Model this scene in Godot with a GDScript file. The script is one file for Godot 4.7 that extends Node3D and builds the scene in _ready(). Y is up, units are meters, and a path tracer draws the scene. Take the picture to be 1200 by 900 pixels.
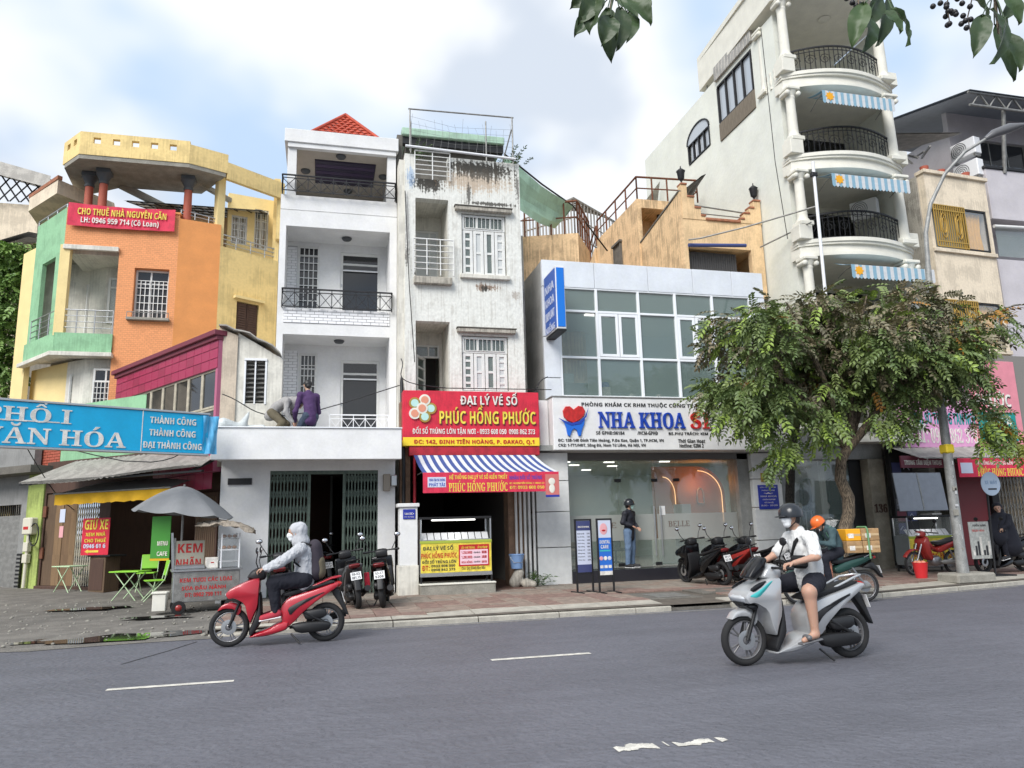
extends Node3D
# A city street with shophouses: camera and light first, then the setting, the buildings, the things in the street.
var M := {}
var T := {}
var WM := {}
var used := {}
var rng := RandomNumberGenerator.new()
const UPV := Vector3(0, 1, 0)

class MB:
	var v := PackedVector3Array()
	var n := PackedVector3Array()
	var u := PackedVector2Array()
	var c := PackedColorArray()
	var t := Transform3D.IDENTITY
	var col := Color(1, 1, 1)
	func vert(p: Vector3, nn: Vector3, uv := Vector2.ZERO):
		v.append(t * p)
		n.append((t.basis * nn).normalized())
		u.append(uv)
		c.append(col)
	func q(a: Vector3, b: Vector3, d: Vector3, e: Vector3):
		var nn := (b - a).cross(e - a)
		if nn.length_squared() < 1e-16:
			nn = (d - b).cross(e - b)
		var k := [a, d, b, a, e, d]
		var uv := [Vector2(0, 1), Vector2(1, 0), Vector2(1, 1), Vector2(0, 1), Vector2(0, 0), Vector2(1, 0)]
		for i in 6:
			vert(k[i], nn, uv[i])
	func tri(a: Vector3, b: Vector3, d: Vector3):
		var nn := (b - a).cross(d - a)
		vert(a, nn)
		vert(d, nn)
		vert(b, nn)
	func box(x0: float, y0: float, z0: float, x1: float, y1: float, z1: float, bv := 0.0):
		var lo := Vector3(minf(x0, x1), minf(y0, y1), minf(z0, z1))
		var hi := Vector3(maxf(x0, x1), maxf(y0, y1), maxf(z0, z1))
		var h := (hi - lo) / 2.0
		var m := (hi + lo) / 2.0
		bv = minf(bv, minf(h.x, minf(h.y, h.z)) * 0.9)
		for ax in 3:
			for s in [-1.0, 1.0]:
				var b1 := (ax + 1) % 3
				var b2 := (ax + 2) % 3
				var pts := []
				for k in [[-1, -1], [1, -1], [1, 1], [-1, 1]]:
					var p := Vector3.ZERO
					p[ax] = s * h[ax]
					p[b1] = k[0] * (h[b1] - bv)
					p[b2] = k[1] * (h[b2] - bv)
					pts.append(p + m)
				if s > 0:
					q(pts[0], pts[1], pts[2], pts[3])
				else:
					q(pts[1], pts[0], pts[3], pts[2])
		if bv > 0.0:
			for ax in 3:
				var b1 := (ax + 1) % 3
				var b2 := (ax + 2) % 3
				for k in [[1, 1], [-1, 1], [-1, -1], [1, -1]]:
					var p := []
					for w in [[0, -1], [0, 1], [1, 1], [1, -1]]:
						var x := Vector3.ZERO
						x[ax] = w[1] * (h[ax] - bv)
						x[b1] = k[0] * (h[b1] - (bv if w[0] == 1 else 0.0))
						x[b2] = k[1] * (h[b2] - (bv if w[0] == 0 else 0.0))
						p.append(x + m)
					if k[0] * k[1] > 0:
						q(p[0], p[3], p[2], p[1])
					else:
						q(p[0], p[1], p[2], p[3])
			for sx in [-1, 1]:
				for sy in [-1, 1]:
					for sz in [-1, 1]:
						var s := Vector3(sx, sy, sz)
						var a := m + Vector3(h.x, h.y - bv, h.z - bv) * s
						var b := m + Vector3(h.x - bv, h.y, h.z - bv) * s
						var d := m + Vector3(h.x - bv, h.y - bv, h.z) * s
						if sx * sy * sz > 0:
							tri(a, b, d)
						else:
							tri(a, d, b)
	func bx(m: Vector3, s: Vector3, bv := 0.0):
		box(m.x - s.x / 2, m.y - s.y / 2, m.z - s.z / 2, m.x + s.x / 2, m.y + s.y / 2, m.z + s.z / 2, bv)
	# a box along the line a..b, w wide and h high
	func bar(a: Vector3, b: Vector3, w: float, h: float, bv := 0.0):
		var old := t
		var y := (b - a).normalized()
		var s := Vector3(0, 0, 1) if absf(y.z) < 0.9 else Vector3(1, 0, 0)
		var x := y.cross(s).normalized()
		t = old * Transform3D(Basis(x, y, x.cross(y)), (a + b) / 2)
		bx(Vector3.ZERO, Vector3(w, (b - a).length(), h), bv)
		t = old
	func rings(r: Array, closed := true, caps := true, smooth := true):
		var k: int = r[0].size()
		var nn := []
		var mid := []
		for i in r.size():
			var m := Vector3.ZERO
			for p in r[i]:
				m += p
			mid.append(m / k)
		for i in r.size():
			var row := PackedVector3Array()
			var i0 := maxi(i - 1, 0)
			var i1 := mini(i + 1, r.size() - 1)
			for j in k:
				var j0: int = (j + k - 1) % k if closed else maxi(j - 1, 0)
				var j1: int = (j + 1) % k if closed else mini(j + 1, k - 1)
				var a: Vector3 = (r[i1][j] - r[i0][j]).cross(r[i][j1] - r[i][j0])
				if a.length_squared() < 1e-14:
					a = r[i][j] - mid[i] + (mid[i] - mid[i0]) - (mid[i1] - mid[i])
				row.append(a.normalized())
			nn.append(row)
		# outward check on a middle ring
		var sgn := 1.0
		if closed:
			var s := 0.0
			for i in r.size():
				for j in k:
					s += nn[i][j].dot(r[i][j] - mid[i])
			if s < 0:
				sgn = -1.0
		for i in r.size() - 1:
			for j in (k if closed else k - 1):
				var j1: int = (j + 1) % k
				var a: Vector3 = r[i][j]
				var b: Vector3 = r[i][j1]
				var d: Vector3 = r[i + 1][j1]
				var e: Vector3 = r[i + 1][j]
				var fu := float(j) / k
				var fu1 := float(j + 1) / k
				var fv := float(i) / (r.size() - 1)
				var fv1 := float(i + 1) / (r.size() - 1)
				if smooth:
					var na: Vector3 = nn[i][j] * sgn
					var nb: Vector3 = nn[i][j1] * sgn
					var nd: Vector3 = nn[i + 1][j1] * sgn
					var ne: Vector3 = nn[i + 1][j] * sgn
					if sgn > 0:
						vert(a, na, Vector2(fu, fv)); vert(b, nb, Vector2(fu1, fv)); vert(d, nd, Vector2(fu1, fv1))
						vert(a, na, Vector2(fu, fv)); vert(d, nd, Vector2(fu1, fv1)); vert(e, ne, Vector2(fu, fv1))
					else:
						vert(a, na, Vector2(fu, fv)); vert(d, nd, Vector2(fu1, fv1)); vert(b, nb, Vector2(fu1, fv))
						vert(a, na, Vector2(fu, fv)); vert(e, ne, Vector2(fu, fv1)); vert(d, nd, Vector2(fu1, fv1))
				elif sgn > 0:
					q(a, e, d, b)
				else:
					q(a, b, d, e)
		if caps and closed:
			for s in [0, r.size() - 1]:
				var out: Vector3 = mid[s] - mid[1 if s == 0 else r.size() - 2]
				for j in k:
					var a: Vector3 = r[s][j]
					var b: Vector3 = r[s][(j + 1) % k]
					if (a - mid[s]).cross(b - mid[s]).dot(out) > 0:
						tri(mid[s], a, b)
					else:
						tri(mid[s], b, a)
	func tube(p: Array, rad, k := 8, caps := true):
		var rr := []
		var x := Vector3.ZERO
		for i in p.size():
			var d: Vector3 = (p[mini(i + 1, p.size() - 1)] - p[maxi(i - 1, 0)]).normalized()
			if x == Vector3.ZERO:
				x = d.cross(Vector3.UP if absf(d.y) < 0.9 else Vector3.RIGHT).normalized()
			else:
				x = (x - d * x.dot(d)).normalized()
			var y := d.cross(x)
			var ra: float = rad[i] if rad is Array else rad
			var row := PackedVector3Array()
			for j in k:
				var a := TAU * j / k
				row.append(p[i] + (x * cos(a) + y * sin(a)) * ra)
			rr.append(row)
		rings(rr, true, caps)
	func lathe(prof: Array, k := 16, at := Vector3.ZERO, caps := true):
		var rr := []
		for w in prof:
			var row := PackedVector3Array()
			for j in k:
				var a := TAU * j / k
				row.append(at + Vector3(cos(a) * maxf(w[0], 0.0005), w[1], sin(a) * maxf(w[0], 0.0005)))
			rr.append(row)
		rings(rr, true, caps)
	func ell(m: Vector3, r: Vector3, k := 12, h := 8):
		var rr := []
		for i in h + 1:
			var b := PI * i / h - PI / 2
			var row := PackedVector3Array()
			for j in k:
				var a := TAU * j / k
				row.append(m + Vector3(cos(a) * maxf(cos(b), 0.002) * r.x, sin(b) * r.y, sin(a) * maxf(cos(b), 0.002) * r.z))
			rr.append(row)
		rings(rr, true, false)
	func inset(p: Array, d: float) -> Array:
		var o := []
		var k := p.size()
		var area := 0.0
		for i in k:
			area += p[i].cross(p[(i + 1) % k])
		var s := 1.0 if area > 0 else -1.0
		for i in k:
			var e1: Vector2 = (p[i] - p[(i + k - 1) % k]).normalized()
			var e2: Vector2 = (p[(i + 1) % k] - p[i]).normalized()
			var n1 := Vector2(-e1.y, e1.x) * s
			var n2 := Vector2(-e2.y, e2.x) * s
			var m := (n1 + n2)
			m = m.normalized() / maxf(0.6, sqrt(maxf(0.0, (1.0 + n1.dot(n2)) / 2.0)))
			o.append(p[i] + m * d)
		return o
	# a flat outline (x, y) given thickness in z, its rim rounded by bv
	func prism(p: Array, z0: float, z1: float, bv := 0.0):
		var ring := func(pp, z):
			var row := PackedVector3Array()
			for w in pp:
				row.append(Vector3(w.x, w.y, z))
			return row
		var small := inset(p, bv) if bv > 0 else p
		var rr := [ring.call(small, z0), ring.call(p, z0 + bv), ring.call(p, z1 - bv), ring.call(small, z1)] if bv > 0 else [ring.call(p, z0), ring.call(p, z1)]
		rings(rr, true, false, false)
		var idx := Geometry2D.triangulate_polygon(PackedVector2Array(small))
		for i in range(0, idx.size(), 3):
			var a: Vector2 = small[idx[i]]
			var b: Vector2 = small[idx[i + 1]]
			var d: Vector2 = small[idx[i + 2]]
			if (b - a).cross(d - a) < 0:
				var x := b
				b = d
				d = x
			tri(Vector3(a.x, a.y, z1), Vector3(b.x, b.y, z1), Vector3(d.x, d.y, z1))
			tri(Vector3(a.x, a.y, z0), Vector3(d.x, d.y, z0), Vector3(b.x, b.y, z0))
	# body panel: an outline whose half width swells smoothly from the rim to the middle
	func puff(p: Array, hw: float, dz := 0.0, rim := 0.35, ins := 0.03):
		var soft := []
		for i in p.size():
			var nx: Vector2 = p[(i + 1) % p.size()]
			soft.append(p[i].lerp(nx, 0.2))
			soft.append(p[i].lerp(nx, 0.8))
		p = soft
		var rr := []
		while ins > 0.0006:
			var ok := Geometry2D.triangulate_polygon(PackedVector2Array(inset(p, ins * 2.2))).size() == 3 * (p.size() - 2)
			if ok and Geometry2D.offset_polygon(PackedVector2Array(p), -ins * 2.0).size() == 1:
				break
			ins *= 0.7
		for k in [[-1.0, 2.2], [-0.88, 1.0], [-rim, 0.0], [rim, 0.0], [0.88, 1.0], [1.0, 2.2]]:
			var row := PackedVector3Array()
			for w in inset(p, ins * k[1]):
				row.append(Vector3(w.x, w.y, dz + hw * k[0]))
			rr.append(row)
		rings(rr, true, false)
		for s in [0, 5]:
			var f: PackedVector3Array = rr[s]
			var flat := PackedVector2Array()
			for w in f:
				flat.append(Vector2(w.x, w.y))
			var idx := Geometry2D.triangulate_polygon(flat)
			for i in range(0, idx.size(), 3):
				var a := f[idx[i]]
				var b := f[idx[i + 1]]
				var d := f[idx[i + 2]]
				for v3 in [a, b, d]:
					var at: int = f.find(v3)
					var e: Vector3 = rr[1 if s == 0 else 4][at] - v3
					vert(v3, Vector3(0, 0, -1.0 if s == 0 else 1.0) + Vector3(e.x, e.y, 0).normalized() * 0.45)
	# a wall in the plane z = zf (thickness back to zb) with rectangular holes [x0, y0, x1, y1]
	func wall(x0: float, x1: float, y0: float, y1: float, zf: float, zb: float, holes := []):
		var xs := [x0, x1]
		var ys := [y0, y1]
		for h in holes:
			for x in [h[0], h[2]]:
				if x > x0 and x < x1 and not xs.has(x):
					xs.append(x)
			for y in [h[1], h[3]]:
				if y > y0 and y < y1 and not ys.has(y):
					ys.append(y)
		xs.sort()
		ys.sort()
		var solid := func(i, j):
			if i < 0 or j < 0 or i >= xs.size() - 1 or j >= ys.size() - 1:
				return false
			var m := Vector2((xs[i] + xs[i + 1]) / 2, (ys[j] + ys[j + 1]) / 2)
			for h in holes:
				if m.x > h[0] and m.x < h[2] and m.y > h[1] and m.y < h[3]:
					return false
			return true
		for i in xs.size() - 1:
			for j in ys.size() - 1:
				if not solid.call(i, j):
					continue
				var a: float = xs[i]
				var b: float = xs[i + 1]
				var d: float = ys[j]
				var e: float = ys[j + 1]
				q(Vector3(a, d, zf), Vector3(b, d, zf), Vector3(b, e, zf), Vector3(a, e, zf))
				q(Vector3(b, d, zb), Vector3(a, d, zb), Vector3(a, e, zb), Vector3(b, e, zb))
				if not solid.call(i - 1, j):
					q(Vector3(a, d, zb), Vector3(a, d, zf), Vector3(a, e, zf), Vector3(a, e, zb))
				if not solid.call(i + 1, j):
					q(Vector3(b, d, zf), Vector3(b, d, zb), Vector3(b, e, zb), Vector3(b, e, zf))
				if not solid.call(i, j - 1):
					q(Vector3(a, d, zb), Vector3(b, d, zb), Vector3(b, d, zf), Vector3(a, d, zf))
				if not solid.call(i, j + 1):
					q(Vector3(a, e, zf), Vector3(b, e, zf), Vector3(b, e, zb), Vector3(a, e, zb))
	# open or closed sheet of points, thick
	func sheet(g: Array, thick := 0.0):
		if thick <= 0:
			rings(g, false, false)
			return
		var rr := []
		for row in g:
			var up: PackedVector3Array = row
			var r2 := PackedVector3Array()
			for p in up:
				r2.append(p)
			for i in range(up.size() - 1, -1, -1):
				r2.append(up[i] - Vector3(0, thick, 0))
			rr.append(r2)
		rings(rr, true, true, false)
	func done() -> ArrayMesh:
		for i in range(0, v.size(), 3):
			if (v[i + 2] - v[i]).cross(v[i + 1] - v[i]).dot(n[i] + n[i + 1] + n[i + 2]) < 0:
				var p := v[i + 1]; v[i + 1] = v[i + 2]; v[i + 2] = p
				p = n[i + 1]; n[i + 1] = n[i + 2]; n[i + 2] = p
				var w := u[i + 1]; u[i + 1] = u[i + 2]; u[i + 2] = w
				var k := c[i + 1]; c[i + 1] = c[i + 2]; c[i + 2] = k
		var a := []
		a.resize(Mesh.ARRAY_MAX)
		a[Mesh.ARRAY_VERTEX] = v
		a[Mesh.ARRAY_NORMAL] = n
		a[Mesh.ARRAY_TEX_UV] = u
		a[Mesh.ARRAY_COLOR] = c
		var m := ArrayMesh.new()
		m.add_surface_from_arrays(Mesh.PRIMITIVE_TRIANGLES, a)
		return m

func named(s: String) -> String:
	var k: int = used.get(s, 0)
	used[s] = k + 1
	return s if k == 0 else "%s_%03d" % [s, k]

func thing(called: String, label: String, category: String, at := Vector3.ZERO, group := "", turn := 0.0, world := true) -> Node3D:
	var o := Node3D.new()
	o.name = named(called)
	add_child(o)
	o.position = at
	o.rotation_degrees.y = turn
	o.set_meta("label", label)
	o.set_meta("category", category)
	if group:
		o.set_meta("group", group)
	if world:
		WM[o] = true
	return o

func structure(called: String, mb: MB, m: Material) -> MeshInstance3D:
	var o := put(self, called, mb, m)
	o.set_meta("kind", "structure")
	return o

func put(parent: Node, called: String, mb, m: Material) -> MeshInstance3D:
	var o := MeshInstance3D.new()
	o.name = called
	o.mesh = mb if mb is Mesh else mb.done()
	o.material_override = m
	parent.add_child(o, true)
	if WM.has(parent):
		o.position = -parent.position
	return o

func stuff(o: Node) -> Node:
	o.set_meta("kind", "stuff")
	return o

func bxm(x0, y0, z0, x1, y1, z1, bv := 0.0) -> MB:
	var b := MB.new()
	b.box(x0, y0, z0, x1, y1, z1, bv)
	return b

# Vietnamese capitals that the font lacks: base letter and the marks drawn on it (acute, grave, hook, tilde, dot, r = horn)
var VN := {}
var CAP := {}
func vietnamese():
	for w in "ẢAh ẠAd ẮĂa ẰĂg ẲĂh ẴĂt ẶĂd ẤÂa ẦÂg ẨÂh ẪÂt ẬÂd ẺEh ẼEt ẸEd ẾÊa ỀÊg ỂÊh ỄÊt ỆÊd ỈIh ỊId ỎOh ỌOd ỐÔa ỒÔg ỔÔh ỖÔt ỘÔd ƠOr ỚOra ỜOrg ỞOrh ỠOrt ỢOrd ỦUh ỤUd ƯUr ỨUra ỪUrg ỬUrh ỮUrt ỰUrd ỶYh ỸYt".split(" "):
		VN[w[0]] = [w[1], w.substr(2)]
		VN[w[0].to_lower()] = [w[1].to_lower(), w.substr(2)]

# lettering fitted into the rectangle x0..x1, y0..y1, standing d proud of z
func txt(parent: Node, s: String, x0: float, y0: float, x1: float, y1: float, z: float, m: Material, bold := true, serif := false, d := 0.012, name_ := "lettering") -> MeshInstance3D:
	if VN.is_empty():
		vietnamese()
	var f := SystemFont.new()
	f.font_names = PackedStringArray(["Droid Serif" if serif else "Droid Sans"])
	f.font_weight = 700 if bold else 400
	var plain := ""
	for ch in s:
		plain += VN[ch][0] if VN.has(ch) else ch
	var make := func(words: String) -> TextMesh:
		var q := TextMesh.new()
		q.font = f
		q.text = words
		q.font_size = 64
		q.pixel_size = 0.01
		q.depth = 0.1
		q.curve_step = 6.0 if y1 - y0 < 0.16 else 2.5
		return q
	var tm: TextMesh = make.call(plain)
	var bb := tm.get_aabb()
	var o := MeshInstance3D.new()
	o.name = name_
	o.mesh = tm
	o.material_override = m
	parent.add_child(o, true)
	var key := "%s%s" % [bold, serif]
	if not CAP.has(key):
		CAP[key] = make.call("H").get_aabb()
	var c: float = CAP[key].size.y
	var base: float = CAP[key].position.y
	var wide := func(words: String) -> float:
		return f.get_string_size(words, HORIZONTAL_ALIGNMENT_LEFT, -1, 64).x * 0.01
	var start: float = -wide.call(plain) / 2.0
	var b := MB.new()
	for i in s.length():
		if not VN.has(s[i]):
			continue
		var e: Array = VN[s[i]]
		var cw: float = wide.call(plain[i])
		var x: float = start + wide.call(plain.substr(0, i)) + cw / 2
		var low: bool = e[0] == e[0].to_lower()
		var top := base + c * (0.78 if low else 1.0)
		var stack: bool = e[0].to_upper() in ["Ô", "Ê", "Â", "Ă"]
		for k in e[1]:
			var px := x + (c * 0.24 if stack else 0.0)
			var py := top + c * (0.3 if stack else 0.1)
			match k:
				"a":
					b.bar(Vector3(px - c * 0.08, py, 0), Vector3(px + c * 0.1, py + c * 0.2, 0), c * 0.11, 0.098)
				"g":
					b.bar(Vector3(px + c * 0.08, py, 0), Vector3(px - c * 0.1, py + c * 0.2, 0), c * 0.11, 0.098)
				"h":
					b.bar(Vector3(px, py, 0), Vector3(px + c * 0.07, py + c * 0.1, 0), c * 0.08, 0.098)
					b.bar(Vector3(px + c * 0.07, py + c * 0.1, 0), Vector3(px - c * 0.08, py + c * 0.2, 0), c * 0.08, 0.097)
				"t":
					b.bar(Vector3(px - c * 0.18, py + c * 0.04, 0), Vector3(px - c * 0.05, py + c * 0.14, 0), c * 0.09, 0.098)
					b.bar(Vector3(px - c * 0.06, py + c * 0.14, 0), Vector3(px + c * 0.06, py + c * 0.05, 0), c * 0.09, 0.097)
					b.bar(Vector3(px + c * 0.05, py + c * 0.05, 0), Vector3(px + c * 0.18, py + c * 0.15, 0), c * 0.09, 0.098)
				"d":
					b.bx(Vector3(x, base - c * 0.16, 0), Vector3(c * 0.15, c * 0.14, 0.098))
				"r":
					b.bar(Vector3(x + cw * 0.34, top - c * 0.06, 0), Vector3(x + cw * 0.52, top + c * 0.1, 0), c * 0.11, 0.096)
	if b.v.size() > 0:
		put(o, "diacritic", b, m)
	var sx := (x1 - x0) / maxf(bb.size.x, 0.001)
	var sy := (y1 - y0) / maxf(bb.size.y, 0.001)
	o.scale = Vector3(sx, sy, d / 0.1)
	o.position = Vector3(x0 - bb.position.x * sx, y0 - bb.position.y * sy, z + d / 2)
	if WM.has(parent):
		o.position -= parent.position
	return o

# ---- signed distance figures -------------------------------------------------
# bone: [a, b, ra, rb] or [a, b, ra, rb, axis, squash]
func blob(mb: MB, bones: Array, cell: float, k := 0.03, folds := 0.0):
	var lo := Vector3(1e9, 1e9, 1e9)
	var hi := -lo
	for b in bones:
		var r: float = maxf(b[2], b[3]) * (maxf(1.0, b[5]) if b.size() > 5 else 1.0) + 2.5 * cell
		for p in [b[0], b[1]]:
			lo = lo.min(p - Vector3(r, r, r))
			hi = hi.max(p + Vector3(r, r, r))
	var nx := int((hi.x - lo.x) / cell) + 2
	var ny := int((hi.y - lo.y) / cell) + 2
	var nz := int((hi.z - lo.z) / cell) + 2
	var f := PackedFloat32Array()
	f.resize(nx * ny * nz)
	f.fill(1e3)
	for b in bones:
		var a: Vector3 = b[0]
		var e: Vector3 = b[1]
		var ra: float = b[2]
		var rb: float = b[3]
		var ax: Vector3 = b[4] if b.size() > 5 else Vector3.ZERO
		var sq: float = 1.0 / b[5] - 1.0 if b.size() > 5 else 0.0
		if sq != 0.0:
			ax = ax.normalized()
		var r: float = maxf(ra, rb) * (maxf(1.0, b[5]) if b.size() > 5 else 1.0) + k + 2.0 * cell
		var l0 := ((a.min(e) - Vector3(r, r, r) - lo) / cell).floor().max(Vector3.ZERO)
		var h0 := ((a.max(e) + Vector3(r, r, r) - lo) / cell).ceil().min(Vector3(nx - 1, ny - 1, nz - 1))
		var ba := e - a
		if sq != 0.0:
			ba += ax * (ba.dot(ax) * sq)
		var bb := maxf(ba.length_squared(), 1e-9)
		for iz in range(int(l0.z), int(h0.z) + 1):
			for iy in range(int(l0.y), int(h0.y) + 1):
				var i := (iz * ny + iy) * nx + int(l0.x)
				for ix in range(int(l0.x), int(h0.x) + 1):
					var pa := lo + Vector3(ix, iy, iz) * cell - a
					if sq != 0.0:
						pa += ax * (pa.dot(ax) * sq)
					var h := clampf(pa.dot(ba) / bb, 0.0, 1.0)
					var d := (pa - ba * h).length() - (ra + (rb - ra) * h)
					var o := f[i]
					var w := maxf(k - absf(o - d), 0.0) / k
					f[i] = minf(o, d) - w * w * k * 0.25
					i += 1
	if folds > 0.0:
		var fn := FastNoiseLite.new()
		fn.frequency = 7.5
		fn.fractal_octaves = 2
		fn.domain_warp_enabled = true
		fn.domain_warp_amplitude = 0.12
		fn.domain_warp_frequency = 3.0
		for i in f.size():
			if absf(f[i]) < 3.0 * cell:
				var p := lo + Vector3(i % nx, (i / nx) % ny, i / (nx * ny)) * cell
				f[i] += 1.35 * folds * (absf(fn.get_noise_3d(p.x, p.y * 0.6, p.z)) * 2.0 - 0.4)
	var vid := PackedInt32Array()
	vid.resize(nx * ny * nz)
	vid.fill(-1)
	var vp := PackedVector3Array()
	var vn := PackedVector3Array()
	var off := [0, 1, nx, nx + 1, nx * ny, nx * ny + 1, nx * ny + nx, nx * ny + nx + 1]
	var ed := [[0, 1], [2, 3], [4, 5], [6, 7], [0, 2], [1, 3], [4, 6], [5, 7], [0, 4], [1, 5], [2, 6], [3, 7]]
	var cs := []
	for q in 8:
		cs.append(Vector3(q & 1, (q >> 1) & 1, (q >> 2) & 1))
	for iz in nz - 1:
		for iy in ny - 1:
			var i := (iz * ny + iy) * nx
			for ix in nx - 1:
				var f0 := f[i]
				if f0 > 3.0 * cell or f0 < -3.0 * cell:
					i += 1
					continue
				var neg := 0
				for q in 8:
					if f[i + off[q]] < 0:
						neg += 1
				if neg > 0 and neg < 8:
					var s := Vector3.ZERO
					var m := 0
					for w in ed:
						var fa := f[i + off[w[0]]]
						var fb := f[i + off[w[1]]]
						if (fa < 0) != (fb < 0):
							s += cs[w[0]].lerp(cs[w[1]], fa / (fa - fb))
							m += 1
					vid[i] = vp.size()
					vp.append(lo + (Vector3(ix, iy, iz) + s / m) * cell)
					var gx := f[i + off[1]] + f[i + off[3]] + f[i + off[5]] + f[i + off[7]] - f0 - f[i + off[2]] - f[i + off[4]] - f[i + off[6]]
					var gy := f[i + off[2]] + f[i + off[3]] + f[i + off[6]] + f[i + off[7]] - f0 - f[i + off[1]] - f[i + off[4]] - f[i + off[5]]
					var gz := f[i + off[4]] + f[i + off[5]] + f[i + off[6]] + f[i + off[7]] - f0 - f[i + off[1]] - f[i + off[2]] - f[i + off[3]]
					vn.append(Vector3(gx, gy, gz).normalized())
				i += 1
	var st := [1, nx, nx * ny]
	for iz in range(1, nz - 1):
		for iy in range(1, ny - 1):
			for ix in range(1, nx - 1):
				var i := (iz * ny + iy) * nx + ix
				if vid[i] < 0:
					continue
				var f0 := f[i]
				for d in 3:
					var f1 := f[i + st[d]]
					if (f0 < 0) == (f1 < 0):
						continue
					var s1: int = st[(d + 1) % 3]
					var s2: int = st[(d + 2) % 3]
					var k4 := [vid[i], vid[i - s1], vid[i - s1 - s2], vid[i - s2]]
					if k4.min() < 0:
						continue
					var od := [0, 2, 1, 0, 3, 2] if f0 < 0 else [0, 1, 2, 0, 2, 3]
					for w in od:
						mb.vert(vp[k4[w]], vn[k4[w]])

# ---- materials ---------------------------------------------------------------
func noise(sd: int, freq: float, oct := 3, type := FastNoiseLite.TYPE_SIMPLEX_SMOOTH, w := 512, h := 512) -> PackedByteArray:
	var f := FastNoiseLite.new()
	f.seed = sd
	f.frequency = freq
	f.noise_type = type
	f.fractal_octaves = oct
	return f.get_seamless_image(w, h).get_data()

func picture(w: int, h: int, fill: Callable) -> ImageTexture:
	var d := PackedByteArray()
	d.resize(w * h * 3)
	for i in w * h:
		var c: Color = fill.call(i)
		d[i * 3] = int(clampf(c.r, 0, 1) * 255)
		d[i * 3 + 1] = int(clampf(c.g, 0, 1) * 255)
		d[i * 3 + 2] = int(clampf(c.b, 0, 1) * 255)
	return ImageTexture.create_from_image(Image.create_from_data(w, h, false, Image.FORMAT_RGB8, d))

func normals(d: PackedByteArray, w: int, h: int, k: float) -> ImageTexture:
	var im := Image.create_from_data(w, h, false, Image.FORMAT_L8, d)
	im.convert(Image.FORMAT_RGBA8)
	im.bump_map_to_normal_map(k)
	return ImageTexture.create_from_image(im)

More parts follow.
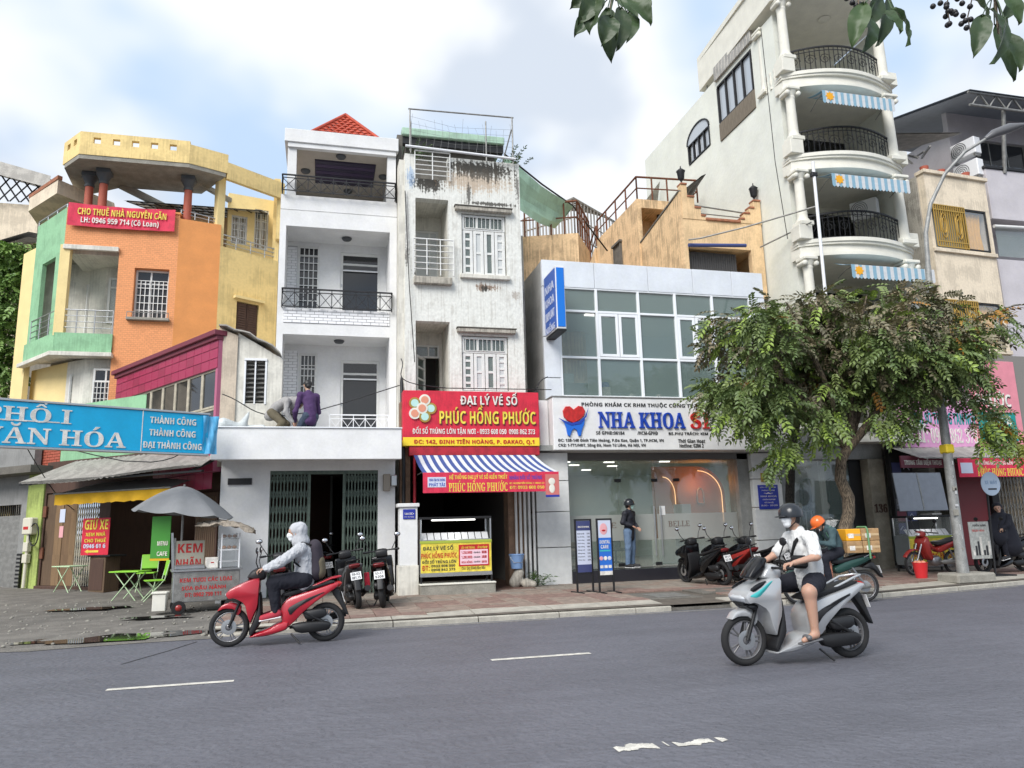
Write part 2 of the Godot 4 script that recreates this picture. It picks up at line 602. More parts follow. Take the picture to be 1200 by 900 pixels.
func textures():
	var a := noise(1, 0.008, 4)
	var b := noise(2, 0.06, 3)
	var w := noise(3, 0.45, 1, FastNoiseLite.TYPE_VALUE)
	var s := noise(4, 0.03, 4)
	var cells := noise(5, 0.35, 1, FastNoiseLite.TYPE_CELLULAR)
	T.plaster = picture(512, 512, func(i: int):
		var k := 0.90 + 0.06 * a[i] / 255.0 + 0.03 * b[i] / 255.0 + 0.02 * w[i] / 255.0
		return Color(k, k, k * (0.985 + 0.015 * a[(i * 3) % 262144] / 255.0)))
	T.old = picture(512, 512, func(i: int):
		var x := i % 512
		var y := i / 512
		var st: float = s[((y / 7) % 512) * 512 + (x * 3) % 512] / 255.0
		var k: float = 0.905 + 0.095 * smoothstep(0.30, 0.58, a[i] / 255.0 * 0.6 + st * 0.4)
		k *= 0.93 + 0.07 * b[i] / 255.0
		return Color(k, k * 0.985, k * 0.955))
	T.stain = picture(512, 512, func(i: int):
		var x := i % 512
		var y := i / 512
		var st: float = s[((y / 10) % 512) * 512 + (x * 2) % 512] / 255.0
		var k: float = 0.82 + 0.18 * smoothstep(0.30, 0.56, a[i] / 255.0 * 0.45 + st * 0.55)
		k *= 0.88 + 0.12 * b[i] / 255.0
		return Color(k, k * 0.985, k * 0.95))
	var r := RandomNumberGenerator.new()
	r.seed = 31
	T.asphalt = picture(1024, 1024, func(i: int):
		var x := i % 1024
		var y := i / 1024
		var k := 0.84 + 0.1 * r.randf() + 0.05 * b[(y / 2) * 512 + x / 2] / 255.0
		var p := r.randf()
		if p < 0.06:
			k -= 0.28 * r.randf()
		elif p > 0.95:
			k += 0.2 * r.randf()
		return Color(k, k, k))
	T.asphalt_n = normals(w, 512, 512, 1.6)
	T.patch = picture(512, 512, func(i: int):
		var k: float = 0.965 + 0.035 * smoothstep(0.3, 0.7, s[(i / 512) * 512 + (i % 512) / 7] / 255.0)
		k *= 0.97 + 0.03 * smoothstep(0.3, 0.5, a[i] / 255.0)
		return Color(k, k, k))
	T.concrete = picture(512, 512, func(i: int):
		var k := 0.72 + 0.16 * a[i] / 255.0 + 0.1 * b[i] / 255.0 + 0.08 * w[i] / 255.0
		return Color(k, k * 0.99, k * 0.96))
	T.wood = picture(512, 512, func(i: int):
		var x := i % 512
		var y := i / 512
		var g: float = s[((y / 16) % 512) * 512 + (x * 4) % 512] / 255.0
		var k := 0.6 + 0.35 * g + 0.08 * b[i] / 255.0
		return Color(k, k * 0.97, k * 0.92))
	T.cloth = picture(256, 256, func(i: int):
		var x := i % 256
		var y := i / 256
		var k := 0.9 + 0.05 * float((x + y) % 2) + 0.06 * a[(y * 2) * 512 + x * 2] / 255.0
		return Color(k, k, k))
	T.rough = normals(b, 512, 512, 3.0)
	T.dirt = picture(512, 512, func(i: int):
		var k: float = 0.83 + 0.12 * smoothstep(0.36, 0.62, a[i] / 255.0 * 0.6 + b[i] / 255.0 * 0.4) + 0.05 * w[i] / 255.0
		return Color(k, k * 0.98, k * 0.94))
	T.smalltile = picture(512, 512, func(i: int):
		var x := i % 512
		var y := i / 512
		var k: float = 0.92 + 0.08 * b[i] / 255.0
		k *= 0.965 + 0.07 * w[((y / 16) * 53 % 512) * 512 + (x / 32) * 37 % 512] / 255.0
		if y % 16 < 2 or (x + (16 if (y / 16) % 2 else 0)) % 32 < 2:
			k *= 0.84
		return Color(k, k, k))
	T.bark = picture(512, 512, func(i: int):
		var x := i % 512
		var y := i / 512
		var k: float = 0.45 + 0.55 * smoothstep(0.3, 0.7, s[((y / 3) % 512) * 512 + (x * 2) % 512] / 255.0 * 0.7 + b[i] / 255.0 * 0.3)
		return Color(k, k, k * 0.97))

# base colours are linear; texture t laid by world position, period metres
func mat(key: String, r: float, g: float, b: float, rough := 0.8, metal := 0.0, t = null, period := 2.5, nrm = null, ns := 0.5) -> StandardMaterial3D:
	var m := StandardMaterial3D.new()
	m.resource_name = key
	m.albedo_color = Color(r, g, b).linear_to_srgb()
	m.roughness = rough
	m.metallic = metal
	if t != null:
		m.albedo_texture = t
	if nrm != null:
		m.normal_enabled = true
		m.normal_texture = nrm
		m.normal_scale = ns
	if t != null or nrm != null:
		m.uv1_triplanar = true
		m.uv1_world_triplanar = true
		m.uv1_triplanar_sharpness = 6.0
		m.uv1_scale = Vector3.ONE / period
	M[key] = m
	return m

func glass(key: String, r: float, g: float, b: float, alpha: float, rough := 0.03) -> StandardMaterial3D:
	var m := StandardMaterial3D.new()
	m.resource_name = key
	var c := Color(r, g, b).linear_to_srgb()
	c.a = alpha
	m.albedo_color = c
	m.roughness = rough
	m.metallic_specular = 0.6
	m.transparency = BaseMaterial3D.TRANSPARENCY_ALPHA
	M[key] = m
	return m

func glow(key: String, r: float, g: float, b: float, e: float):
	var m := mat(key, r, g, b, 0.5)
	m.emission_enabled = true
	m.emission = Color(r, g, b).linear_to_srgb()
	m.emission_energy_multiplier = e

func materials():
	textures()
	mat("asphalt", 0.15, 0.152, 0.176, 0.6, 0, T.asphalt, 8.0, T.asphalt_n, 0.4)
	M.asphalt.detail_enabled = true
	M.asphalt.detail_albedo = T.patch
	M.asphalt.detail_blend_mode = BaseMaterial3D.BLEND_MODE_MUL
	M.asphalt.uv2_triplanar = true
	M.asphalt.uv2_world_triplanar = true
	M.asphalt.uv2_scale = Vector3.ONE / 23.0
	mat("forecourt", 0.2, 0.194, 0.187, 0.85, 0, T.dirt, 2.7, T.asphalt_n, 0.8)
	mat("water", 0.02, 0.021, 0.02, 0.04)
	mat("paint", 0.72, 0.72, 0.7, 0.7, 0, T.dirt, 0.6)
	mat("kerb", 0.5, 0.48, 0.435, 0.85, 0, T.concrete, 1.3, T.rough, 0.3)
	mat("paver_red", 0.27, 0.185, 0.165, 0.85, 0, T.dirt, 0.9, T.rough, 0.4)
	mat("paver_grey", 0.30, 0.27, 0.245, 0.85, 0, T.dirt, 1.1, T.rough, 0.4)
	mat("paver_pink", 0.31, 0.25, 0.22, 0.85, 0, T.dirt, 1.0, T.rough, 0.4)
	mat("joint", 0.13, 0.115, 0.10, 0.95, 0, T.dirt, 1.3)
	mat("soil", 0.09, 0.08, 0.065, 0.95, 0, T.dirt, 1.0)
	mat("concrete", 0.36, 0.35, 0.32, 0.9, 0, T.concrete, 1.7, T.rough, 0.4)
	mat("dark_concrete", 0.16, 0.155, 0.145, 0.9, 0, T.dirt, 1.7)
	mat("white_wall", 0.80, 0.80, 0.80, 0.75, 0, T.plaster, 3.0, T.rough, 0.08)
	mat("white_old", 0.74, 0.74, 0.70, 0.85, 0, T.old, 3.4, T.rough, 0.25)
	mat("white_brick", 0.82, 0.82, 0.82, 0.8)
	mat("brick_gap", 0.42, 0.42, 0.42, 0.9)
	mat("beige", 0.47, 0.42, 0.36, 0.85, 0, T.plaster, 2.0)
	mat("yellow_wall", 0.88, 0.69, 0.32, 0.85, 0, T.old, 3.6, T.rough, 0.2)
	mat("yellow_clean", 0.88, 0.70, 0.34, 0.85, 0, T.plaster, 2.6)
	mat("orange_tile", 0.80, 0.33, 0.13, 0.7, 0, T.smalltile, 1.9)
	mat("orange_clean", 0.78, 0.32, 0.10, 0.75, 0, T.plaster, 2.2)
	mat("green_wall", 0.29, 0.56, 0.35, 0.85, 0, T.old, 2.8)
	mat("lime_wall", 0.42, 0.53, 0.16, 0.85, 0, T.stain, 2.8)
	mat("terracotta", 0.42, 0.10, 0.06, 0.7, 0, T.plaster, 1.0)
	mat("dark_capital", 0.07, 0.075, 0.08, 0.7)
	mat("peach_wall", 0.80, 0.58, 0.36, 0.88, 0, T.stain, 3.1, T.rough, 0.3)
	mat("peach_clean", 0.80, 0.59, 0.36, 0.88, 0, T.old, 2.6)
	mat("coping", 0.40, 0.17, 0.10, 0.85, 0, T.dirt, 1.0)
	mat("cream_wall", 0.76, 0.775, 0.71, 0.8, 0, T.plaster, 5.2, T.rough, 0.1)
	mat("cream_trim", 0.78, 0.76, 0.68, 0.75, 0, T.plaster, 2.0)
	mat("cream_old", 0.80, 0.71, 0.58, 0.85, 0, T.old, 3.1, T.rough, 0.25)
	mat("weathered", 0.50, 0.48, 0.44, 0.9, 0, T.stain, 2.2, T.rough, 0.5)
	mat("lavender", 0.56, 0.53, 0.56, 0.8, 0, T.plaster, 3.0)
	mat("alu_panel", 0.78, 0.81, 0.86, 0.42, 0.15, T.plaster, 4.0)
	mat("alu_white", 0.80, 0.82, 0.84, 0.4)
	mat("stone_panel", 0.74, 0.75, 0.74, 0.35, 0, T.plaster, 0.9)
	mat("grey_stone", 0.30, 0.31, 0.31, 0.4, 0, T.concrete, 1.6)
	mat("black_stone", 0.022, 0.022, 0.028, 0.2)
	mat("magenta_tile", 0.34, 0.014, 0.07, 0.3)
	mat("magenta_tile_b", 0.28, 0.01, 0.055, 0.3)
	mat("magenta_gap", 0.42, 0.12, 0.2, 0.8)
	mat("maroon", 0.17, 0.03, 0.05, 0.6)
	mat("stucco_tan", 0.62, 0.54, 0.45, 0.9, 0, T.old, 2.2)
	mat("black", 0.008, 0.008, 0.009, 0.55)
	mat("gloss_black", 0.005, 0.005, 0.006, 0.16)
	mat("dark_plastic", 0.011, 0.011, 0.012, 0.5)
	mat("rubber", 0.014, 0.014, 0.0145, 0.85)
	mat("seat_vinyl", 0.01, 0.01, 0.011, 0.55, 0, T.cloth, 0.3)
	mat("dark_metal", 0.025, 0.025, 0.026, 0.5, 0.5)
	mat("iron", 0.018, 0.018, 0.02, 0.55, 0.3)
	mat("chrome", 0.75, 0.75, 0.76, 0.16, 1.0)
	mat("alloy", 0.34, 0.34, 0.35, 0.35, 0.85)
	mat("steel", 0.52, 0.53, 0.54, 0.32, 0.85, T.plaster, 1.0)
	mat("galv", 0.36, 0.37, 0.38, 0.5, 0.6, T.dirt, 0.8)
	mat("pole_grey", 0.36, 0.38, 0.40, 0.55, 0.3, T.dirt, 0.9)
	mat("white_metal", 0.76, 0.77, 0.78, 0.45)
	mat("window_white", 0.78, 0.78, 0.76, 0.5, 0, T.plaster, 1.3)
	mat("red_paint", 0.42, 0.006, 0.02, 0.16)
	M.red_paint.clearcoat_enabled = true
	M.red_paint.clearcoat = 0.8
	mat("silver_paint", 0.46, 0.47, 0.475, 0.25, 0.35)
	M.silver_paint.clearcoat_enabled = true
	mat("teal_paint", 0.05, 0.42, 0.42, 0.3)
	mat("maroon_paint", 0.30, 0.03, 0.025, 0.25)
	mat("green_paint", 0.018, 0.055, 0.045, 0.25)
	mat("grey_paint", 0.12, 0.12, 0.125, 0.3)
	mat("tail_red", 0.42, 0.012, 0.012, 0.2)
	mat("tail_dark", 0.13, 0.008, 0.01, 0.2)
	mat("lamp_clear", 0.62, 0.64, 0.66, 0.08, 0.3)
	mat("plate", 0.74, 0.74, 0.73, 0.5)
	mat("ink", 0.03, 0.03, 0.035, 0.7)
	mat("gate_green", 0.11, 0.155, 0.135, 0.5, 0.3, T.dirt, 0.7)
	mat("gate_grey", 0.30, 0.30, 0.29, 0.5, 0.4, T.dirt, 0.7)
	mat("gate_cream", 0.55, 0.52, 0.44, 0.6, 0.2, T.dirt, 0.7)
	mat("roof_red", 0.52, 0.075, 0.035, 0.65, 0, T.dirt, 0.9)
	mat("tin", 0.46, 0.46, 0.46, 0.6, 0.3, T.dirt, 1.7)
	mat("tin_green", 0.40, 0.60, 0.49, 0.6, 0.0, T.old, 2.1)
	mat("rust", 0.20, 0.08, 0.045, 0.85, 0.1, T.dirt, 0.6)
	mat("sign_blue", 0.0, 0.42, 0.75, 0.45, 0, T.plaster, 2.0)
	mat("sign_red", 0.68, 0.02, 0.055, 0.5, 0, T.old, 1.5)
	mat("sign_red_b", 0.46, 0.015, 0.035, 0.55, 0, T.dirt, 1.2)
	mat("banner_red", 0.72, 0.03, 0.09, 0.7, 0, T.old, 1.0)
	mat("sign_yellow", 0.84, 0.62, 0.03, 0.5)
	mat("bright_yellow", 0.88, 0.74, 0.09, 0.5, 0, T.dirt, 0.8)
	mat("sign_white", 0.80, 0.80, 0.80, 0.5, 0, T.plaster, 1.6)
	mat("text_white", 0.86, 0.86, 0.86, 0.5, 0, T.dirt, 0.8)
	mat("text_red", 0.58, 0.02, 0.02, 0.5, 0, T.dirt, 0.6)
	mat("text_blue", 0.01, 0.05, 0.36, 0.45)
	mat("text_black", 0.03, 0.03, 0.03, 0.6)
	mat("text_teal", 0.01, 0.27, 0.27, 0.5)
	mat("pink_sign", 0.78, 0.36, 0.62, 0.5, 0, T.plaster, 1.4)
	mat("pink_sign_b", 0.74, 0.26, 0.32, 0.5, 0, T.plaster, 1.4)
	mat("teal_sign", 0.0, 0.24, 0.22, 0.5)
	mat("plaque_blue", 0.015, 0.03, 0.30, 0.35)
	mat("poster_blue", 0.02, 0.14, 0.55, 0.4)
	mat("poster_pale", 0.56, 0.60, 0.72, 0.4)
	mat("poster_navy", 0.05, 0.06, 0.16, 0.4)
	mat("poster_pink", 0.72, 0.36, 0.38, 0.4)
	mat("brass", 0.50, 0.33, 0.08, 0.35, 0.8)
	mat("gold_grille", 0.46, 0.29, 0.06, 0.5, 0.3)
	mat("curtain_yellow", 0.76, 0.40, 0.04, 0.9, 0, T.cloth, 0.8)
	mat("awning_stripe", 1, 1, 1, 0.9, 0, T.cloth, 0.5)
	M.awning_stripe.vertex_color_use_as_albedo = true
	mat("awning_yellow", 0.70, 0.40, 0.015, 0.9, 0, T.cloth, 0.6)
	mat("canvas_grey", 0.27, 0.275, 0.285, 0.95, 0, T.plaster, 0.8)
	mat("tarp_green", 0.45, 0.70, 0.57, 0.8, 0, T.old, 2.0)
	mat("blind_dark", 0.10, 0.105, 0.12, 0.8, 0, T.wood, 0.8)
	mat("plank_a", 0.17, 0.115, 0.075, 0.85, 0, T.wood, 1.1)
	mat("plank_b", 0.30, 0.20, 0.115, 0.85, 0, T.wood, 1.1)
	mat("plank_c", 0.24, 0.155, 0.09, 0.85, 0, T.wood, 1.1)
	mat("brown_panel", 0.11, 0.06, 0.045, 0.7, 0, T.wood, 0.9)
	mat("green_board", 0.05, 0.25, 0.03, 0.6)
	mat("lime_plastic", 0.27, 0.62, 0.05, 0.4)
	mat("pale_green", 0.47, 0.62, 0.38, 0.45)
	mat("bark", 0.22, 0.17, 0.125, 0.95, 0, T.bark, 0.7, T.rough, 0.8)
	mat("cardboard", 0.42, 0.27, 0.14, 0.9, 0, T.dirt, 0.6)
	mat("box_yellow", 0.78, 0.36, 0.01, 0.7)
	mat("strap_green", 0.12, 0.26, 0.12, 0.7)
	mat("bucket_blue", 0.22, 0.36, 0.62, 0.4)
	mat("bucket_red", 0.62, 0.03, 0.035, 0.35)
	mat("skin", 0.46, 0.27, 0.19, 0.55)
	M.skin.subsurf_scatter_enabled = true
	M.skin.subsurf_scatter_strength = 0.15
	mat("hair", 0.012, 0.011, 0.011, 0.5)
	mat("grey_hoodie", 0.50, 0.51, 0.53, 0.92, 0, T.cloth, 0.25, T.rough, 0.25)
	mat("white_shirt", 0.72, 0.72, 0.70, 0.9, 0, T.cloth, 0.25, T.rough, 0.25)
	mat("navy_cloth", 0.008, 0.009, 0.017, 0.9, 0, T.cloth, 0.25, T.rough, 0.3)
	mat("navy_jacket", 0.012, 0.013, 0.022, 0.7, 0, T.cloth, 0.25, T.rough, 0.3)
	mat("black_cloth", 0.008, 0.008, 0.009, 0.9, 0, T.cloth, 0.25, T.rough, 0.3)
	mat("jeans", 0.13, 0.20, 0.31, 0.9, 0, T.cloth, 0.35, T.rough, 0.3)
	mat("jeans_dark", 0.05, 0.075, 0.13, 0.9, 0, T.dirt, 0.35)
	mat("purple_cloth", 0.075, 0.035, 0.115, 0.9, 0, T.cloth, 0.25, T.rough, 0.3)
	mat("khaki", 0.13, 0.11, 0.07, 0.9, 0, T.cloth, 0.25)
	mat("grey_cloth", 0.34, 0.33, 0.32, 0.9, 0, T.cloth, 0.25)
	mat("teal_jacket", 0.045, 0.085, 0.095, 0.8, 0, T.cloth, 0.25, T.rough, 0.3)
	mat("jacket_green", 0.16, 0.40, 0.24, 0.8)
	mat("orange_shiny", 0.70, 0.14, 0.025, 0.2)
	mat("salmon", 0.66, 0.27, 0.17, 0.6)
	mat("helmet_dark", 0.02, 0.023, 0.028, 0.25)
	mat("mask_white", 0.78, 0.80, 0.80, 0.9)
	mat("mask_mint", 0.45, 0.68, 0.62, 0.9)
	mat("shoe_red", 0.40, 0.03, 0.05, 0.8)
	mat("shoe_black", 0.02, 0.02, 0.022, 0.7)
	mat("sole", 0.75, 0.75, 0.74, 0.7)
	mat("leaf", 1, 1, 1, 0.5)
	M.leaf.vertex_color_use_as_albedo = true
	M.leaf.backlight_enabled = true
	M.leaf.backlight = Color(0.2, 0.28, 0.08)
	mat("print", 1, 1, 1, 0.5)
	M.print.vertex_color_use_as_albedo = true
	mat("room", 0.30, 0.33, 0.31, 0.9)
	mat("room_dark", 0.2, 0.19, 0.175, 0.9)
	mat("room_white", 0.5, 0.57, 0.5, 0.8)
	mat("floor_tile", 0.48, 0.47, 0.44, 0.25)
	mat("wood_light", 0.36, 0.16, 0.06, 0.4)
	mat("frost", 0.42, 0.40, 0.35, 0.5)
	glass("glass", 0.30, 0.38, 0.35, 0.22)
	glass("glass_green", 0.22, 0.30, 0.28, 0.36)
	glass("glass_dark", 0.02, 0.022, 0.025, 0.8)
	glass("glass_clear", 0.7, 0.75, 0.75, 0.1)
	mat("net_wire", 0.25, 0.25, 0.24, 0.7)
	mat("cable", 0.015, 0.015, 0.016, 0.6)
	glow("led", 1.0, 0.98, 0.92, 1.1)
	glow("warm_led", 1.0, 0.62, 0.28, 0.7)

func _ready():
	rng.seed = 7
	# ---- camera, sky, daylight, exposure
	var cam := Camera3D.new()
	cam.name = "camera"
	var yaw := deg_to_rad(14.31)
	var pit := deg_to_rad(10.818)
	var rol := deg_to_rad(-1.517)
	var fw := Vector3(sin(yaw) * cos(pit), sin(pit), -cos(yaw) * cos(pit))
	var rt := fw.cross(UPV).normalized()
	var up := rt.cross(fw)
	cam.transform = Transform3D(Basis(rt * cos(rol) + up * sin(rol), up * cos(rol) - rt * sin(rol), -fw), Vector3(0, 1.5, 0))
	cam.fov = 54.167
	cam.near = 0.05
	cam.far = 600.0
	add_child(cam)
	cam.current = true
	var env := Environment.new()
	env.background_mode = Environment.BG_SKY
	env.tonemap_mode = Environment.TONE_MAPPER_LINEAR
	env.tonemap_exposure = 2.5
	env.sdfgi_enabled = true
	env.ssao_enabled = true
	env.ssil_enabled = true
	env.sky = Sky.new()
	env.sky.sky_material = cloudy_sky()
	var we := WorldEnvironment.new()
	we.name = "environment"
	we.environment = env
	add_child(we)
	var sun := DirectionalLight3D.new()
	sun.name = "sun"
	sun.light_energy = 0.5
	sun.light_color = Color(1.0, 0.985, 0.97)
	sun.light_angular_distance = 32.0
	sun.shadow_enabled = true
	add_child(sun)
	sun.look_at_from_position(Vector3(-10, 13, 11), Vector3.ZERO)
	materials()
	setting()
	white_house()
	grey_house()
	clinic()
	orange_house()
	cream_tower()
	terrace_right()
	yellow_house()
	cafe_row()
	street_things()
	signs()
	trees()
	bikes()
	people()

func cloudy_sky() -> PanoramaSkyMaterial:
	var f := FastNoiseLite.new()
	f.seed = 11
	f.frequency = 1.15
	f.fractal_octaves = 5
	f.fractal_gain = 0.52
	var w := 1024
	var h := 512
	var im := Image.create(w, h, false, Image.FORMAT_RGBF)
	for y in h:
		var el := PI * (0.5 - (y + 0.5) / h)
		for x in w:
			var az := TAU * (x + 0.5) / w
			var d := Vector3(cos(el) * sin(az), sin(el), -cos(el) * cos(az))
			# a flat cloud deck seen in perspective
			var s := 1.0 / (maxf(d.y, 0.0) + 0.28)
			var k := f.get_noise_3d(d.x * s, 3.0, d.z * s)
			var cl := smoothstep(-0.32, 0.2, k)
			var blue := Color(0.235, 0.305, 0.405)
			var white := Color(0.405, 0.42, 0.44)
			var shade := Color(0.29, 0.32, 0.365)
			var k2 := f.get_noise_3d(d.x * s * 1.7 + 9.0, 7.0, d.z * s * 1.7)
			var c := blue.lerp(white.lerp(shade, smoothstep(-0.1, 0.35, k2)), cl)
			if d.y < 0:
				c = Color(0.14, 0.14, 0.14)
			im.set_pixel(x, y, c)
	var m := PanoramaSkyMaterial.new()
	m.panorama = ImageTexture.create_from_image(im)
	return m

func kerb_z(x: float) -> float:
	return -12.5 - maxf(0.0, x - 9.5) * 0.205

func kerb_depth(x: float) -> float:
	return lerpf(0.32, 0.95, smoothstep(0.4, 3.6, x)) if x < 7.0 else lerpf(0.6, 0.8, smoothstep(9.0, 13.0, x))

func setting():
	var b := MB.new()
	b.q(Vector3(-200, -0.03, 150), Vector3(200, -0.03, 150), Vector3(200, -0.03, -250), Vector3(-200, -0.03, -250))
	structure("ground", b, M.soil)
	b = MB.new()
	b.q(Vector3(-120, 0, 13), Vector3(120, 0, 13), Vector3(120, 0, -18), Vector3(-120, 0, -18))
	var road := structure("road", b, M.asphalt)
	# worn lane dashes, chipped along their edges
	var dash := func(x0: float, x1: float, z: float, w: float, chips: float, dz := 0.0):
		var m := MB.new()
		var k := int((x1 - x0) / 0.012)
		var f := FastNoiseLite.new()
		f.seed = int(x0 * 100) + 5
		f.frequency = 2.2
		f.fractal_octaves = 4
		for i in k:
			var a := x0 + (x1 - x0) * i / k
			var e := x0 + (x1 - x0) * (i + 1) / k
			var za := z + dz * i / k
			var j0 := w * 0.5 + f.get_noise_2d(a * 3.0, 0) * w * chips * 0.6
			var j1 := w * 0.5 + f.get_noise_2d(a * 3.0, 50) * w * chips * 0.6
			if f.get_noise_2d(a * 1.2, 90) * chips > 0.22:
				continue
			m.q(Vector3(a, 0.004, za + j0), Vector3(e, 0.004, za + j0), Vector3(e, 0.004, za - j1), Vector3(a, 0.004, za - j1))
		put(road, "lane_marking", m, M.paint)
	dash.call(-2.06, -0.85, -8.76, 0.105, 0.12)
	dash.call(1.94, 3.15, -8.92, 0.105, 0.12)
	dash.call(1.97, 2.35, -5.15, 0.1, 1.2)
	dash.call(2.4, 3.08, -5.12, 0.085, 1.5, -0.02)
	# faint edge line beside the kerb, and a tar seam
	var m := MB.new()
	for i in 34:
		var x := -1.2 + i * 0.5
		if i % 7 == 3:
			continue
		m.q(Vector3(x, 0.004, kerb_z(x) + 0.2), Vector3(x + 0.5, 0.004, kerb_z(x + 0.5) + 0.2), Vector3(x + 0.5, 0.004, kerb_z(x + 0.5) + 0.13), Vector3(x, 0.004, kerb_z(x) + 0.13))
	put(road, "edge_line", m, mat("worn_paint", 0.34, 0.34, 0.33, 0.8, 0, T.dirt, 0.5))
	m = MB.new()
	var crack := [Vector3(-2.3, 0.003, -10.4), Vector3(-2.15, 0.003, -10.8), Vector3(-1.95, 0.003, -11.3), Vector3(-1.7, 0.003, -12.1)]
	for i in 3:
		m.q(crack[i] + Vector3(-0.012, 0, 0), crack[i] + Vector3(0.012, 0, 0), crack[i + 1] + Vector3(0.012, 0, 0), crack[i + 1] + Vector3(-0.012, 0, 0))
	put(road, "crack", m, M.black)
	# forecourt of the alley: worn concrete and gravel, rising a little, with a puddle where it meets the road
	var f := FastNoiseLite.new()
	f.seed = 3
	f.frequency = 0.5
	var g := []
	for i in 57:
		var z := -12.15 - i * 0.45
		var row := PackedVector3Array()
		for j in 61:
			var x := -26.0 + j * 0.41
			var e := -12.3 - 0.35 * f.get_noise_2d(x * 1.7, 3.0) + 0.05
			var zz: float = minf(z, e) if i > 0 else e
			row.append(Vector3(x, 0.006 + 0.2 * smoothstep(-15.5, -22.0, zz) + 0.022 * smoothstep(-12.3, -12.9, zz) * (1.0 + 1.4 * f.get_noise_2d(x * 2.0, zz * 2.0)), zz))
		g.append(row)
	b = MB.new()
	b.rings(g, false, false)
	structure("forecourt", b, M.forecourt)
	for w in [[Vector3(-3.05, 0.034, -12.95), 1.2, 0.46], [Vector3(-4.6, 0.1, -17.6), 0.8, 0.3], [Vector3(-2.9, 0.072, -15.4), 0.55, 0.2], [Vector3(-6.2, 0.05, -14.4), 1.0, 0.3]]:
		b = MB.new()
		var cx: Vector3 = w[0]
		for i in 28:
			var a0 := TAU * i / 28
			var a1 := TAU * (i + 1) / 28
			var r0 := 1.0 + 0.55 * f.get_noise_2d(cos(a0) * 3 + cx.x, sin(a0) * 3)
			var r1 := 1.0 + 0.55 * f.get_noise_2d(cos(a1) * 3 + cx.x, sin(a1) * 3)
			b.tri(cx, cx + Vector3(sin(a0) * r0 * w[1], 0, cos(a0) * r0 * w[2]), cx + Vector3(sin(a1) * r1 * w[1], 0, cos(a1) * r1 * w[2]))
		structure(named("water"), b, M.water)
	# loose stones on the forecourt
	b = MB.new()
	for i in 420:
		var x := rng.randf_range(-9, -1.6)
		var z := rng.randf_range(-19, -12.5)
		var s := rng.randf_range(0.012, 0.035) * (1.6 if i % 19 == 0 else 1.0)
		b.ell(Vector3(x, 0.03 + 0.2 * smoothstep(-15.5, -22.0, z), z), Vector3(s, s * 0.6, s * rng.randf_range(0.6, 1.1)), 5, 3)
	var gr := put(self, "gravel", b, M.concrete)
	gr.set_meta("kind", "stuff")
	gr.set_meta("label", "loose stones and grit on the alley forecourt")
	gr.set_meta("category", "gravel")
	# pavement: joint bed, pavers, kerb stones
	b = MB.new()
	var left := -1.62
	for i in 60:
		var x := left + i * 0.5
		var z0 := kerb_z(x) - 0.05
		var z1 := kerb_z(x + 0.5) - 0.05
		b.q(Vector3(x, 0.1, z0), Vector3(x + 0.5, 0.1, z1), Vector3(x + 0.5, 0.1, -19.5), Vector3(x, 0.1, -19.5))
	b.q(Vector3(left, -0.02, -19.5), Vector3(left, -0.02, -12.55), Vector3(left, 0.1, -12.55), Vector3(left, 0.1, -19.5))
	var pave := structure("pavement", b, M.joint)
	var unit := MB.new()
	unit.bx(Vector3(0, 0.008, 0), Vector3(0.412, 0.05, 0.412), 0.006)
	var um := unit.done()
	var bulk := {"paver_red": MB.new(), "paver_grey": MB.new(), "paver_pink": MB.new()}
	var count := 0
	for r in 15:
		for c in 66:
			var x := left + 0.22 + c * 0.42
			var z := -12.72 - r * 0.42
			var lim := kerb_z(x) - kerb_depth(x) - 0.1
			if z > lim or z < -18.2 and x < 14 or (x > 5.95 and x < 7.5 and z > -14.9) :
				continue
			var red := z > -15.6 + 0.5 * sin(x * 0.9) if x < 8 else z > -16.4
			var p := rng.randf()
			var key: String = ("paver_red" if p < 0.62 else "paver_pink") if red else ("paver_grey" if p < 0.72 else "paver_pink")
			var tf := Transform3D(Basis.from_euler(Vector3(rng.randf_range(-0.012, 0.012), 0, rng.randf_range(-0.012, 0.012))), Vector3(x, 0.1 + rng.randf_range(-0.004, 0.005), z))
			if count < 300 and x < 12.6 and z > -17.3:
				count += 1
				var o := put(pave, "paver", um, M[key])
				o.transform = tf
			else:
				var bb: MB = bulk[key]
				bb.t = tf
				bb.bx(Vector3(0, 0.008, 0), Vector3(0.412, 0.05, 0.412))
	for k in bulk:
		stuff(put(pave, "paving", bulk[k], M[k]))
	var x := left
	while x < 26.0:
		var w := 1.38 if x < 7 else 1.1
		if x < 5.95 and x + w > 5.95:
			w = 5.95 - x
		if x >= 5.9 and x < 7.1:
			x = 7.12
			continue
		var kb := MB.new()
		var rr := []
		for k in 5:
			var xx := x + 0.008 + (w - 0.016) * k / 4.0
			var z := kerb_z(xx)
			var d := kerb_depth(xx)
			var row := PackedVector3Array()
			var tip := 0.085 if xx > 0.2 else lerpf(0.02, 0.085, clampf((xx - left) / 1.6, 0, 1))
			for pt in [Vector2(0, -0.03), Vector2(0, tip - 0.015), Vector2(-0.02, tip), Vector2(-d, 0.128), Vector2(-d, -0.03)]:
				row.append(Vector3(xx, pt.y, z + pt.x))
			rr.append(row)
		kb.rings(rr, true, true, false)
		put(pave, "kerb_stone", kb, M.kerb)
		x += w
	# gully: concrete surround, bars and a slab cover behind it
	b = MB.new()
	b.box(5.96, -0.02, -12.52, 7.1, 0.05, -12.62)
	b.box(5.96, -0.02, -13.35, 7.1, 0.09, -13.5)
	b.box(5.96, -0.02, -12.62, 6.05, 0.07, -13.35)
	b.box(7.0, -0.02, -12.62, 7.1, 0.07, -13.35)
	b.box(5.96, 0.02, -13.5, 7.1, 0.118, -14.72, 0.01)
	put(pave, "gully_surround", b, M.dark_concrete)
